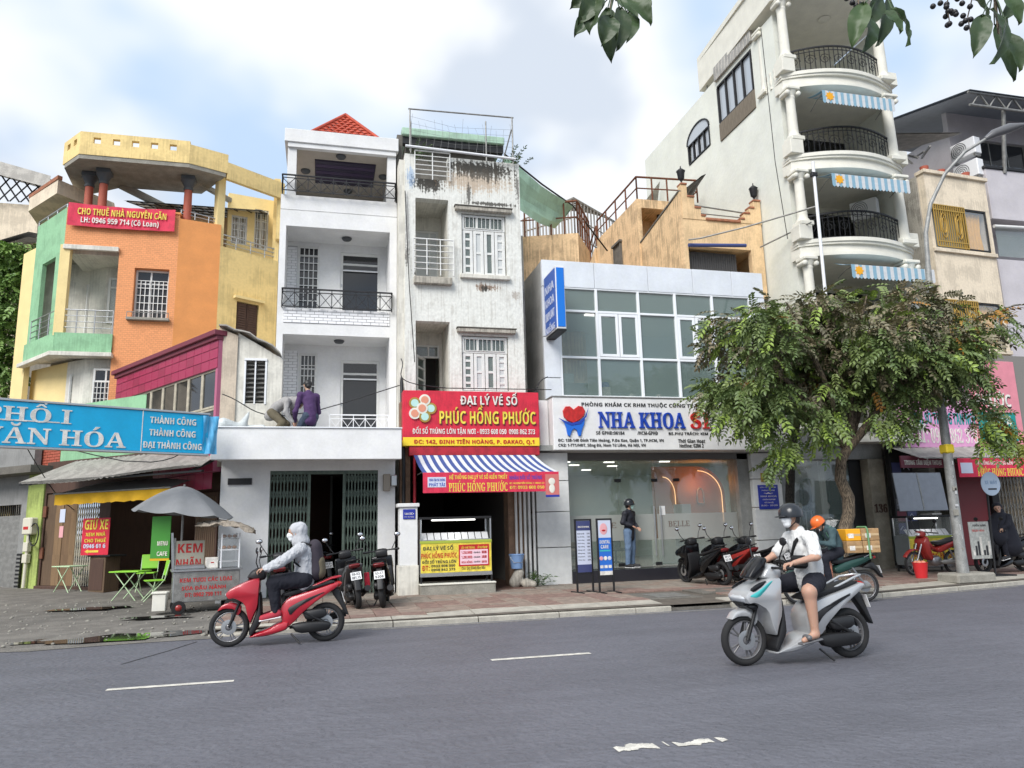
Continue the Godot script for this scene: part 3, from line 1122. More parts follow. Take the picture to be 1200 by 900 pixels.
	for i in 12:
		put(pave, "grate_bar", bxm(6.08 + i * 0.078, 0.03, -12.64, 6.115 + i * 0.078, 0.058, -13.34, 0.005), M.iron)
	for i in 3:
		put(pave, "grate_bar", bxm(6.06, 0.02, -12.8 - i * 0.2, 6.99, 0.045, -12.83 - i * 0.2), M.iron)
	put(pave, "manhole_cover", bxm(6.25, 0.119, -13.7, 6.95, 0.128, -14.45, 0.003), M.galv)
	put(pave, "manhole_cover", bxm(7.35, 0.1, -14.0, 8.6, 0.135, -14.9, 0.004), M.dark_concrete)

# ---- building parts ----------------------------------------------------------
# window in the plane z: cx, cy are the fractions where bars stand
func window(parent: Node, x0: float, y0: float, x1: float, y1: float, z: float, cx := [0.5], cy := [], fw := 0.05, fm: Material = null, gm: Material = null, called := "window") -> MeshInstance3D:
	fm = fm if fm else M.window_white
	gm = gm if gm else M.glass
	var b := MB.new()
	b.box(x0, y0, z - 0.03, x0 + fw, y1, z + 0.03, 0.006)
	b.box(x1 - fw, y0, z - 0.03, x1, y1, z + 0.03, 0.006)
	b.box(x0 + fw, y1 - fw, z - 0.028, x1 - fw, y1, z + 0.028, 0.006)
	b.box(x0 + fw, y0, z - 0.028, x1 - fw, y0 + fw, z + 0.028, 0.006)
	var xs := [x0 + fw]
	for k in cx:
		var x := lerpf(x0, x1, k)
		b.box(x - fw * 0.4, y0 + fw, z - 0.024, x + fw * 0.4, y1 - fw, z + 0.024, 0.004)
		xs.append(x)
	xs.append(x1 - fw)
	var ys := [y0 + fw]
	for k in cy:
		var y := lerpf(y0, y1, k)
		b.box(x0 + fw, y - fw * 0.4, z - 0.02, x1 - fw, y + fw * 0.4, z + 0.02, 0.004)
		ys.append(y)
	ys.append(y1 - fw)
	var o := put(parent, called, b, fm)
	for i in xs.size() - 1:
		for j in ys.size() - 1:
			put(o, "pane", bxm(xs[i], ys[j], z - 0.006, xs[i + 1], ys[j + 1], z + 0.002), gm)
	return o

func grille(parent: Node, x0: float, y0: float, x1: float, y1: float, z: float, nv: int, nh: int, r := 0.008, m: Material = null, called := "grille") -> MeshInstance3D:
	var b := MB.new()
	for i in nv + 1:
		var x := lerpf(x0, x1, float(i) / nv)
		b.box(x - r, y0, z - r, x + r, y1, z + r)
	for i in nh + 1:
		var y := lerpf(y0, y1, float(i) / nh)
		b.box(x0 - r, y - r, z - r * 0.8, x1 + r, y + r, z + r * 0.8)
	return put(parent, called, b, m if m else M.window_white)

# railing from a to b: top rail, bottom rail, posts and crossed bars
func railing_x(parent: Node, x0: float, x1: float, y0: float, y1: float, z: float, n: int, m: Material, r := 0.016, returns := 0.0):
	var b := MB.new()
	var seg := [[Vector3(x0, 0, z), Vector3(x1, 0, z), n]]
	if returns > 0:
		seg.append([Vector3(x0, 0, z - returns), Vector3(x0, 0, z), 1])
		seg.append([Vector3(x1, 0, z), Vector3(x1, 0, z - returns), 1])
	for s in seg:
		var a: Vector3 = s[0] + Vector3(0, y0, 0)
		var e: Vector3 = s[1] + Vector3(0, y0, 0)
		var h := Vector3(0, y1 - y0, 0)
		b.bar(a + h, e + h, r * 2.6, r * 2.6, 0.004)
		b.bar(a + h * 0.06, e + h * 0.06, r * 1.6, r * 1.6)
		b.bar(a + h * 0.82, e + h * 0.82, r * 1.4, r * 1.4)
		for i in s[2] + 1:
			var p := a.lerp(e, float(i) / s[2])
			b.bar(p, p + h, r * 1.5, r * 1.5)
			if i < s[2]:
				var p2 := a.lerp(e, float(i + 1) / s[2])
				b.bar(p + h * 0.06, p2 + h * 0.82, r, r)
				b.bar(p + h * 0.82, p2 + h * 0.06, r, r)
	return put(parent, "railing", b, m)

func railing_bars(parent: Node, p: Array, h: float, nh: int, np: int, m: Material, r := 0.016, pickets := false):
	var b := MB.new()
	for s in p.size() - 1:
		var a: Vector3 = p[s]
		var e: Vector3 = p[s + 1]
		for i in np + 1:
			var q: Vector3 = a.lerp(e, float(i) / np)
			b.tube([q, q + UPV * h], r if not pickets or i == 0 or i == np else r * 0.6, 6)
		for i in nh:
			var y := h * (1.0 - float(i) / nh) if not pickets else (h if i == 0 else h * 0.08 * i)
			b.tube([a + UPV * y, e + UPV * y], r * (1.2 if i == 0 else 0.8), 6)
	return put(parent, "railing", b, m)

# folding gate leaf: upright channels and crossed lattice between them
func folding_gate(parent: Node, x0: float, x1: float, y0: float, y1: float, z: float, n: int, m: Material):
	var b := MB.new()
	var dx := (x1 - x0) / n
	var k := int((y1 - y0) / 0.34)
	for i in n:
		for j in k:
			var ya := y0 + (y1 - y0) * (j + 0.1) / k
			var yb := y0 + (y1 - y0) * (j + 0.9) / k
			b.bar(Vector3(x0 + dx * i, ya, z - 0.012), Vector3(x0 + dx * (i + 1), yb, z - 0.012), 0.018, 0.006)
			b.bar(Vector3(x0 + dx * i, yb, z - 0.02), Vector3(x0 + dx * (i + 1), ya, z - 0.02), 0.018, 0.006)
	var o := put(parent, "folding_gate", b, m)
	var bm := bxm(-0.016, y0, -0.01, 0.016, y1, 0.012, 0.005).done()
	for i in n + 1:
		var c := put(o, "upright", bm, m)
		c.position = Vector3(x0 + dx * i, 0, z)
	return o

func stripes_awning(called: String, label: String, group: String, xb0: float, xb1: float, yb: float, zb: float, xf0: float, xf1: float, yf: float, zf: float, n: int, ca: Color, cb: Color, drop: float, sag := 0.05, scallop := 0.0) -> Node3D:
	var t := thing(called, label, "awning", Vector3((xb0 + xb1) / 2, yb, zb), group)
	var b := MB.new()
	var steps := 6
	for i in n:
		b.col = ca if i % 2 == 0 else cb
		var rr := []
		for k in steps + 1:
			var f := float(k) / steps
			var y := lerpf(yb, yf, f) - sag * sin(PI * f)
			var z := lerpf(zb, zf, f)
			var a := lerpf(lerpf(xb0, xf0, f), lerpf(xb1, xf1, f), float(i) / n)
			var e := lerpf(lerpf(xb0, xf0, f), lerpf(xb1, xf1, f), float(i + 1) / n)
			rr.append(PackedVector3Array([Vector3(e, y, z), Vector3(a, y, z), Vector3(a, y - 0.006, z), Vector3(e, y - 0.006, z)]))
		b.rings(rr, true, true, false)
		if drop > 0:
			var a := lerpf(xf0, xf1, float(i) / n)
			var e := lerpf(xf0, xf1, float(i + 1) / n)
			var mid := (a + e) / 2
			for s in [[a, mid], [mid, e]]:
				var ya: float = yf - drop - (scallop if s[0] == mid else 0.0)
				var yc: float = yf - drop - (scallop if s[1] == mid else 0.0)
				b.q(Vector3(s[0], ya, zf + 0.004), Vector3(s[1], yc, zf + 0.004), Vector3(s[1], yf, zf + 0.004), Vector3(s[0], yf, zf + 0.004))
				b.q(Vector3(s[1], yc, zf - 0.002), Vector3(s[0], ya, zf - 0.002), Vector3(s[0], yf, zf - 0.002), Vector3(s[1], yf, zf - 0.002))
	put(t, "canopy_cloth", b, M.awning_stripe)
	b = MB.new()
	b.tube([Vector3(xf0, yf - 0.02, zf - 0.02), Vector3(xf1, yf - 0.02, zf - 0.02)], 0.02, 6)
	put(t, "front_bar", b, M.galv)
	for s in [0.03, 0.97]:
		var a := Vector3(lerpf(xb0, xb1, s), yb - 0.45, zb)
		var e := Vector3(lerpf(xf0, xf1, s), yf - 0.03, zf - 0.03)
		b = MB.new()
		b.tube([a, a.lerp(e, 0.5) + Vector3(0, 0.05, 0), e], 0.013, 6)
		put(t, "arm", b, M.galv)
	return t

func bricks(x0: float, x1: float, y0: float, y1: float, z: float, w := 0.21, h := 0.075) -> MB:
	var b := MB.new()
	var rows := int(round((y1 - y0) / h))
	for r in rows:
		var x := x0 - (w * 0.5 if r % 2 else 0.0)
		while x < x1 - 0.01:
			var a := maxf(x + 0.006, x0)
			var e := minf(x + w - 0.006, x1)
			if e - a > 0.02:
				b.box(a, y0 + r * h + 0.006, z, e, y0 + (r + 1) * h - 0.006, z + 0.02 + rng.randf_range(-0.003, 0.003), 0.003)
			x += w
	return b

# plan outline (x, z) given height y0..y1
func slab(b: MB, poly: Array, y0: float, y1: float, bv := 0.0):
	b.t = Transform3D(Basis(Vector3(1, 0, 0), Vector3(0, 0, 1), Vector3(0, 1, 0)), Vector3.ZERO)
	b.prism(poly, y0, y1, bv)
	b.t = Transform3D.IDENTITY

func air_conditioner(parent: Node, at: Vector3, turn: float, s := 1.0, called := "air_conditioner"):
	var b := MB.new()
	var tf := Transform3D(Basis(UPV, deg_to_rad(turn)).scaled(Vector3.ONE * s), at)
	b.t = tf
	b.bx(Vector3.ZERO, Vector3(0.8, 0.55, 0.3), 0.02)
	var o := put(parent, called, b, M.white_metal)
	b = MB.new()
	b.t = tf * Transform3D(Basis(Vector3.RIGHT, PI / 2), Vector3(-0.12, 0, 0.15))
	for i in 4:
		b.lathe([[0.06 * (i + 1) - 0.006, 0.0], [0.06 * (i + 1) - 0.006, 0.012], [0.06 * (i + 1) + 0.006, 0.012], [0.06 * (i + 1) + 0.006, 0.0]], 20, Vector3.ZERO, false)
	put(o, "fan_guard", b, M.dark_metal)
	b = MB.new()
	b.t = tf
	b.box(-0.4, -0.34, -0.15, -0.34, -0.27, 0.12)
	b.box(0.3, -0.34, -0.15, 0.36, -0.27, 0.12)
	put(o, "bracket", b, M.galv)
	return o

func wall_lantern(parent: Node, at: Vector3):
	var b := MB.new()
	b.lathe([[0.03, 0.0], [0.05, 0.03], [0.02, 0.08], [0.05, 0.14], [0.1, 0.18], [0.13, 0.42], [0.15, 0.44], [0.06, 0.52], [0.02, 0.55], [0.015, 0.62]], 8, at)
	return put(parent, "post_lantern", b, M.iron)

func white_house():
	var t := thing("white_house", "narrow white townhouse with two loggias, roof terrace and small red tiled roof", "house", Vector3(0.3, 0, -18.5))
	var b := MB.new()
	# street front with its two deep openings, then side walls and slabs
	b.wall(-1.15, 1.75, 3.6, 9.49, -18.5, -18.72, [[-1.0, 3.7, 1.57, 6.27], [-1.0, 6.9, 1.57, 9.07]])
	b.box(-1.15, 9.52, -18.52, 1.75, 9.91, -18.72)
	b.box(-1.12, 9.49, -18.56, 1.72, 9.52, -18.72)
	b.box(-1.15, 3.0, -18.72, -1.0, 9.91, -31)
	b.box(1.57, 3.0, -18.72, 1.75, 9.91, -31)
	b.box(-1.0, 3.4, -18.72, 1.57, 3.69, -31)
	b.box(-1.0, 6.28, -18.72, 1.57, 6.88, -31)
	b.box(-1.0, 9.08, -18.72, 1.57, 9.88, -31)
	# terrace piers and roof slab with its fascia
	b.box(-1.02, 9.91, -18.53, -0.8, 11.2, -18.8)
	b.box(1.5, 9.91, -18.53, 1.72, 11.2, -18.8)
	b.box(-1.02, 9.91, -22.2, 1.72, 11.2, -22.4)
	b.box(-1.04, 9.9, -20.4, -0.9, 11.2, -22.2)
	b.box(1.6, 9.9, -20.4, 1.72, 11.2, -22.2)
	b.box(-1.1, 11.32, -18.42, 1.78, 11.68, -23.0, 0.01)
	b.box(-1.02, 11.2, -18.46, 1.72, 11.32, -18.6)
	put(t, "wall", b, M.white_wall)
	b = MB.new()
	b.wall(-1.0, 1.57, 6.88, 9.08, -19.6, -19.8, [[-0.74, 7.0, -0.17, 8.98], [0.36, 6.88, 1.41, 8.86]])
	b.wall(-1.0, 1.57, 3.69, 6.28, -19.6, -19.8, [[-0.64, 4.6, -0.18, 6.06], [0.41, 3.69, 1.41, 5.9]])
	put(t, "loggia_wall", b, M.white_wall)
	# ceiling of the roof terrace with a dark boarded panel and four flush lamps
	put(t, "terrace_ceiling", bxm(-0.98, 11.21, -18.6, 1.68, 11.318, -22.2), M.beige)
	var pan := put(t, "boarded_panel", bxm(-0.36, 11.19, -19.05, 1.24, 11.21, -20.45, 0.004), mat("purple_board", 0.028, 0.02, 0.045, 0.5))
	for i in 7:
		put(pan, "board", bxm(-0.33, 11.175, -19.08 - i * 0.19, 1.21, 11.19, -19.25 - i * 0.19, 0.004), mat("purple_board_b", 0.05, 0.03, 0.075, 0.5) if i % 2 else M.purple_board)
	for p in [Vector3(0.31, 11.2, -18.75), Vector3(-0.61, 11.2, -19.75), Vector3(1.48, 11.2, -19.7), Vector3(0.56, 11.2, -20.8), Vector3(0.35, 6.27, -19.0), Vector3(0.5, 9.07, -19.1)]:
		b = MB.new()
		b.lathe([[0.0, -0.07], [0.1, -0.06], [0.13, -0.02], [0.13, 0.0]], 14, p)
		put(t, "ceiling_lamp", b, M.dark_capital)
	# hip roof of clay tiles
	var roof := put(t, "roof", bxm(-0.35, 11.68, -20.1, 1.25, 12.5, -22.3), M.white_wall)
	b = MB.new()
	var apex := Vector3(0.46, 13.78, -21.2)
	var base := [Vector3(-0.5, 12.5, -20.1), Vector3(1.38, 12.5, -20.1), Vector3(1.38, 12.5, -22.3), Vector3(-0.5, 12.5, -22.3)]
	for s in 4:
		var p: Vector3 = base[s]
		var q: Vector3 = base[(s + 1) % 4]
		var nn := (q - p).cross(apex - p).normalized()
		for r in 9:
			var f0 := r / 9.0
			var f1 := (r + 1.12) / 9.0
			var k := maxi(1, int(10 * (1.0 - f0)))
			for i in k:
				var a := p.lerp(apex, f0).lerp(q.lerp(apex, f0), (i + 0.03) / k)
				var e := p.lerp(apex, f0).lerp(q.lerp(apex, f0), (i + 0.97) / k)
				var a1 := p.lerp(apex, minf(f1, 1)).lerp(q.lerp(apex, minf(f1, 1)), (i + 0.03) / k)
				var e1 := p.lerp(apex, minf(f1, 1)).lerp(q.lerp(apex, minf(f1, 1)), (i + 0.97) / k)
				var mid := (a + e) / 2 + nn * 0.06
				var mid1 := (a1 + e1) / 2 + nn * 0.03
				b.q(a + nn * 0.03, mid, mid1, a1)
				b.q(mid, e + nn * 0.03, e1, mid1)
				b.q(a, e, mid, a + nn * 0.03)
	stuff(put(roof, "roof_tiles", b, M.roof_red))
	for s in 4:
		b = MB.new()
		b.tube([base[s] + UPV * 0.05, apex + UPV * 0.05], 0.055, 6)
		put(roof, "ridge_tile", b, M.roof_red)
	# brick facing on the parapet and beside the loggia windows
	stuff(put(t, "brick_facing", bricks(-1.0, 1.57, 6.56, 6.9, -18.5), M.white_brick))
	stuff(put(t, "brick_facing", bricks(-1.0, -0.76, 6.9, 8.95, -19.6), M.white_brick))
	stuff(put(t, "brick_facing", bricks(-1.0, -0.68, 4.4, 6.1, -19.6), M.white_brick))
	put(t, "brick_bed", bxm(-1.0, 6.55, -18.51, 1.57, 6.905, -18.497), M.brick_gap)
	put(t, "brick_bed", bxm(-1.0, 6.9, -19.61, -0.75, 8.96, -19.597), M.brick_gap)
	put(t, "brick_bed", bxm(-1.0, 4.4, -19.61, -0.67, 6.11, -19.597), M.brick_gap)
	# railings
	railing_x(t, -1.12, 1.70, 9.93, 10.37, -18.36, 9, M.iron, 0.014, 0.3)
	railing_x(t, -1.04, 1.62, 6.92, 7.4, -18.4, 9, M.iron, 0.014, 0.12)
	railing_x(t, 0.15, 1.56, 3.8, 4.3, -18.55, 5, M.white_metal, 0.012)
	# windows and doors of the loggias
	for l in [[-0.74, 7.0, -0.17, 8.98, 0.86], [-0.64, 4.6, -0.18, 6.06, 0.72]]:
		var w := window(t, l[0], l[1], l[2], l[3], -19.63, [], [l[4]], 0.05, M.window_white, M.glass_dark)
		grille(w, l[0] + 0.05, l[1] + 0.05, l[2] - 0.05, l[3] - 0.06, -19.59, 4, 9 if l[1] > 6 else 5, 0.011, M.window_white)
	for l in [[0.36, 6.9, 1.41, 8.86], [0.41, 3.7, 1.41, 5.9]]:
		var d := window(t, l[0], l[1], l[2], l[3], -19.66, [], [0.84], 0.07, M.window_white, M.glass_dark, "door")
		put(d, "transom_rail", bxm(l[0] + 0.07, l[3] - 0.52, -19.62, l[2] - 0.07, l[3] - 0.48, -19.58, 0.01), M.white_metal)
		put(d, "hinge", bxm(l[0] + 0.02, l[1] + 1.0, -19.63, l[0] + 0.05, l[1] + 1.08, -19.6), M.steel)
	# rooms behind
	put(t, "room", bxm(-0.98, 3.7, -23.0, 1.56, 9.0, -23.1), M.room_dark)
	# ground floor: projecting canopy with fascia, walls and the opening of the folding gate
	b = MB.new()
	b.box(-2.24, 3.03, -16.5, 1.68, 3.70, -16.62, 0.012)
	b.box(-2.22, 3.1, -16.62, 1.66, 3.55, -18.5)
	b.box(-2.24, 3.55, -16.62, -2.1, 3.70, -18.5)
	b.box(1.6, 3.55, -16.62, 1.68, 3.66, -18.5)
	put(t, "canopy", b, M.white_wall)
	put(t, "canopy_trim", bxm(-2.25, 3.70, -16.47, 1.69, 3.725, -16.64, 0.004), M.alu_white)
	b = MB.new()
	b.wall(-2.15, 1.64, 0.0, 3.1, -17.6, -17.8, [[-1.12, -1.0, 1.25, 2.88]])
	b.box(-2.15, 0.0, -17.8, -2.0, 3.1, -24)
	b.box(1.5, 0.0, -17.8, 1.64, 3.1, -24)
	put(t, "ground_floor_wall", b, M.white_wall)
	b = MB.new()
	b.box(-1.98, 0.02, -29.9, 1.5, 3.1, -30.0)
	b.box(-1.99, 0.0, -17.82, -1.96, 3.1, -29.9)
	b.box(1.46, 0.0, -17.82, 1.49, 3.1, -29.9)
	b.box(-1.98, 3.02, -17.82, 1.5, 3.09, -30.0)
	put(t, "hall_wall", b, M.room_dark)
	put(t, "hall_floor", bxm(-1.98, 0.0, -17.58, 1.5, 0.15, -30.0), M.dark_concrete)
	folding_gate(t, -1.11, -0.3, 0.15, 2.87, -17.64, 11, M.gate_green)
	folding_gate(t, 0.52, 1.24, 0.15, 2.87, -17.64, 10, M.gate_green)
	for x in [-0.27, 0.49]:
		put(t, "gate_post", bxm(x - 0.03, 0.15, -17.7, x + 0.03, 2.8, -17.6, 0.006), M.gate_green)
	put(t, "gate_track", bxm(-1.12, 2.8, -17.72, 1.25, 2.88, -17.62), M.gate_green)
	# rainwater pipe and meter box on the corner pier
	b = MB.new()
	b.tube([Vector3(1.83, 0.3, -17.5), Vector3(1.83, 3.0, -17.5), Vector3(1.83, 5.6, -18.2)], 0.04, 8)
	put(t, "drain_pipe", b, M.black)
	put(t, "meter_box", bxm(1.36, 2.4, -17.6, 1.52, 2.78, -17.45, 0.01), mat("meter_tan", 0.30, 0.26, 0.21, 0.6))
	put(t, "meter_box", bxm(1.53, 2.5, -17.6, 1.68, 2.76, -17.47, 0.02), M.steel)
	put(t, "black_recess_slab", bxm(-2.0, 2.58, -17.602, -1.5, 2.72, -17.56), M.black)  # black slab on the wall face, drawn in place of a dark recess

func facade_mould(key: String, w: int, h: int, base: Color, spots: Array, sd: int) -> StandardMaterial3D:
	# old limewash with black mould, peeled plaster and run marks where the photograph shows them; spots: [x, y, rx, ry, strength] in 0..1 of the wall
	var a := noise(sd, 0.012, 5)
	var f := noise(sd + 1, 0.07, 4)
	var r := noise(sd + 2, 0.03, 4)
	var tex := picture(w, h, func(i: int):
		var x := i % w
		var y := i / w
		var k := (y % 512) * 512 + x % 512
		var st: float = r[((y / 9) % 512) * 512 + (x * 3) % 512] / 255.0
		var c := base * (0.92 + 0.08 * f[k] / 255.0)
		c = c.lerp(Color(0.62, 0.60, 0.56), 0.30 * smoothstep(0.5, 0.75, st * 0.6 + a[k] / 255.0 * 0.4))
		var u := (x + 0.5) / w
		var v := (y + 0.5) / h
		for s in spots:
			var dx: float = (u - s[0]) / s[2]
			var dy: float = (v - s[1]) / s[3]
			var e := 1.0 - sqrt(dx * dx + dy * dy)
			if e > -0.6:
				var m: float = smoothstep(0.42, 0.62, e * 0.45 + 0.32 * f[k] / 255.0 + 0.36 * st) * s[4]
				c = c.lerp(Color(0.25, 0.24, 0.22) if s.size() < 6 else s[5], clampf(m, 0, 1))
		return c)
	var m := StandardMaterial3D.new()
	m.albedo_texture = tex
	m.roughness = 0.9
	m.normal_enabled = true
	m.normal_texture = T.rough
	m.normal_scale = 0.25
	M[key] = m
	return m

func uv_wall(b: MB, x0: float, x1: float, y0: float, y1: float):
	for i in b.v.size():
		b.u[i] = Vector2((b.v[i].x - x0) / (x1 - x0), 1.0 - (b.v[i].y - y0) / (y1 - y0))

func french_window(t: Node, x0: float, y0: float, x1: float, y1: float, z: float):
	# transom of three panes over two pairs of narrow panelled leaves
	var w := window(t, x0, y1 - 0.42, x1, y1, z, [0.34, 0.66], [], 0.06, M.window_white, M.glass, "transom_window")
	grille(w, x0 + 0.08, y1 - 0.36, x1 - 0.08, y1 - 0.06, z + 0.045, 9, 1, 0.007)
	var k := (x1 - x0) / 4
	for i in 4:
		var a := x0 + k * i + 0.008
		window(t, a, y0, a + k - 0.016, y1 - 0.43, z, [], [0.2, 0.4, 0.6, 0.8] if i == 0 or i == 3 else [0.5], 0.075, M.window_white, M.glass if i % 2 == 0 else mat("frosted_pane", 0.55, 0.57, 0.56, 0.4), "window_leaf")

func grey_house():
	var t := thing("weathered_house", "tall weathered white townhouse with mouldy parapet and three balcony niches", "house", Vector3(3.4, 0, -18.0))
	var mould := facade_mould("mould_wall", 512, 1024, Color(0.90, 0.90, 0.87), [
		[0.20, 0.115, 0.20, 0.055, 1.0], [0.62, 0.035, 0.5, 0.035, 1.0], [0.6, 0.09, 0.45, 0.07, 0.55, Color(0.66, 0.55, 0.44)], [0.66, 0.045, 0.4, 0.06, 0.75],
		[0.55, 0.15, 0.03, 0.07, 0.7], [0.75, 0.185, 0.3, 0.012, 0.8], [0.2, 0.49, 0.17, 0.03, 1.0], [0.68, 0.535, 0.14, 0.022, 0.9, Color(0.50, 0.42, 0.36)], [0.68, 0.54, 0.05, 0.02, 1.0],
		[0.93, 0.56, 0.05, 0.03, 0.5, Color(0.55, 0.5, 0.45)], [0.02, 0.3, 0.03, 0.2, 0.35, Color(0.45, 0.43, 0.42)], [0.05, 0.1, 0.05, 0.06, 0.6, Color(0.55, 0.66, 0.80)], [0.02, 0.42, 0.02, 0.06, 0.5], [0.98, 0.1, 0.03, 0.1, 0.6]], 40)
	var b := MB.new()
	var holes := [[2.17, 7.75, 3.02, 9.86], [2.17, 4.7, 3.02, 6.6], [2.17, 10.4, 3.02, 11.3], [3.36, 7.87, 4.54, 9.54], [3.32, 4.86, 4.52, 6.27]]
	b.wall(1.9, 4.94, 4.5, 11.06, -18.0, -18.25, holes)
	uv_wall(b, 1.9, 4.94, 4.5, 11.06)
	put(t, "street_wall", b, mould)
	b = MB.new()
	b.box(1.76, 0.0, -18.05, 1.9, 10.9, -31)
	b.box(4.9, 0.0, -18.25, 4.98, 11.0, -31)
	b.box(1.9, 6.62, -18.25, 4.9, 7.7, -31)
	b.box(1.9, 9.88, -18.25, 4.9, 10.3, -31)
	b.box(1.9, 4.3, -18.25, 4.9, 4.68, -31)
	b.box(3.02, 4.68, -18.25, 3.14, 9.9, -19.3)
	b.box(2.05, 4.68, -18.25, 2.17, 9.9, -19.3)
	put(t, "side_wall", b, M.white_old)
	b = MB.new()
	b.wall(2.17, 3.02, 4.68, 9.88, -19.25, -19.4, [[2.3, 7.7, 2.95, 9.5], [2.3, 4.7, 2.95, 6.3]])
	put(t, "niche_wall", b, M.white_old)
	put(t, "room", bxm(3.2, 4.7, -18.9, 4.88, 9.8, -19.0), M.room)
	put(t, "room", bxm(2.2, 4.7, -21, 3.1, 9.8, -21.1), M.room_dark)
	french_window(t, 3.38, 7.89, 4.52, 9.52, -18.08)
	french_window(t, 3.34, 4.88, 4.5, 6.25, -18.08)
	for y in [9.58, 6.33]:
		var x := 3.18 if y > 8 else 3.2
		put(t, "window_hood", bxm(x, y, -17.86, x + 1.5, y + 0.1, -18.0, 0.01), M.weathered)
		put(t, "hood_top", bxm(x - 0.02, y + 0.1, -17.84, x + 1.52, y + 0.13, -18.0, 0.008), M.dark_concrete)
	put(t, "window_sill", bxm(3.3, 7.76, -17.9, 4.6, 7.87, -18.0, 0.01), M.white_old)
	# balcony doors: the upper pair closed, the lower one ajar
	var d := window(t, 2.3, 7.72, 2.95, 9.5, -19.3, [0.62], [0.25, 0.42, 0.6, 0.76, 0.88], 0.06, M.window_white, M.frosted_pane, "door")
	put(d, "handle", bxm(2.66, 8.5, -19.27, 2.68, 8.62, -19.22), M.steel)
	d = window(t, 2.3, 5.95, 2.95, 6.3, -19.3, [0.55], [], 0.05, M.window_white, M.glass, "transom_window")
	d = window(t, -0.3, 4.72, 0.3, 5.93, 0, [], [0.25, 0.5, 0.75], 0.06, M.window_white, M.glass, "door")
	d.position += Vector3(2.42, 0, -19.05)
	d.rotation_degrees.y = 62
	# balcony edges and railings
	for y in [7.72, 4.72]:
		put(t, "balcony_slab", bxm(2.12, y - 0.18, -17.85, 3.08, y, -18.02, 0.01), M.weathered)
	railing_bars(t, [Vector3(2.1, 7.75, -17.85), Vector3(3.12, 7.75, -17.85)], 0.95, 6, 3, M.window_white, 0.016)
	railing_bars(t, [Vector3(2.15, 10.35, -17.92), Vector3(3.06, 10.35, -17.92)], 0.78, 6, 2, M.window_white, 0.016)
	# pipe frame with wire netting over the roof edge
	b = MB.new()
	for s in [[Vector3(2.02, 11.1, -17.9), Vector3(2.02, 12.28, -17.9)], [Vector3(4.76, 11.0, -17.9), Vector3(4.76, 12.34, -17.9)], [Vector3(1.98, 12.27, -17.9), Vector3(4.8, 12.34, -17.9)], [Vector3(4.74, 12.0, -17.92), Vector3(4.55, 11.1, -18.4)], [Vector3(4.28, 11.3, -19), Vector3(4.28, 12.8, -19)], [Vector3(2.1, 11.3, -18.4), Vector3(2.1, 12.2, -18.4)]]:
		b.tube(s, 0.02, 6)
	put(t, "roof_frame", b, M.galv)
	b = MB.new()
	b.tube([Vector3(1.9, 11.2, -17.86), Vector3(4.82, 11.12, -17.86)], 0.035, 8)
	put(t, "roof_rail", b, M.white_metal)
	b = MB.new()
	for i in 15:
		var x := 2.05 + i * 0.19
		b.tube([Vector3(x, 11.2, -17.9), Vector3(x + rng.randf_range(-0.08, 0.08), 11.7, -17.92), Vector3(x + rng.randf_range(-0.05, 0.05), 12.15 - 0.25 * absf(sin(i * 0.9)), -17.9)], 0.0035, 3)
	for i in 5:
		b.tube([Vector3(2.05, 11.3 + i * 0.19, -17.9), Vector3(3.2, 11.25 + i * 0.16, -17.93), Vector3(4.74, 11.3 + i * 0.17, -17.9)], 0.0035, 3)
	stuff(put(t, "wire_netting", b, M.net_wire))
	# green roof with dark eaves set back, tin gable beside it
	put(t, "roof", bxm(2.05, 12.83, -20.2, 5.12, 13.06, -25, 0.02), M.tin_green)
	put(t, "roof_room", bxm(2.2, 10.3, -20.6, 4.9, 12.83, -25), M.dark_concrete)
	put(t, "roof_beam", bxm(2.0, 12.6, -20.3, 5.1, 12.82, -20.5), M.dark_metal)
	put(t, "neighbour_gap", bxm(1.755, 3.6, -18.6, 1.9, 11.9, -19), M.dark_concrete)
	# shop on the ground floor: dark interior, side piers, shutter box
	put(t, "shop_pier", bxm(1.76, 0.0, -17.7, 2.0, 4.5, -18.0), mat("brown_pier", 0.26, 0.17, 0.12, 0.85, 0, T.dirt, 1.2))
	put(t, "shop_pier", bxm(4.35, 0.12, -17.75, 4.75, 3.3, -18.2), M.brown_pier)
	b = MB.new()
	b.box(1.9, 0.1, -30, 4.9, 3.4, -30.1)
	b.box(1.9, 0.1, -18.0, 1.93, 3.4, -30)
	b.box(4.72, 0.1, -18.2, 4.75, 3.4, -30)
	b.box(1.9, 3.4, -17.9, 4.9, 3.45, -30)
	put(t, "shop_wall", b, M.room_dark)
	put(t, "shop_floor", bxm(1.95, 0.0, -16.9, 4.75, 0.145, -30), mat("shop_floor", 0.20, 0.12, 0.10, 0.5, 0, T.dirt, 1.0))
	for i in 5:
		var c := put(t, "downpipe", bxm(4.5 + i * 0.11, 0.15, -17.74, 4.56 + i * 0.11, 3.2 - i * 0.1, -17.68, 0.02), M.window_white)
		c.set_meta("label", "pale upright pipe beside the shop opening")
	b = MB.new()
	b.tube([Vector3(2.08, 2.1, -17.5), Vector3(2.08, 3.2, -17.5)], 0.035, 8)
	put(t, "red_pipe", b, M.sign_red_b)
	put(t, "mould_strip", bxm(4.98, 0.2, -18.4, 5.1, 9.2, -18.7), M.weathered)

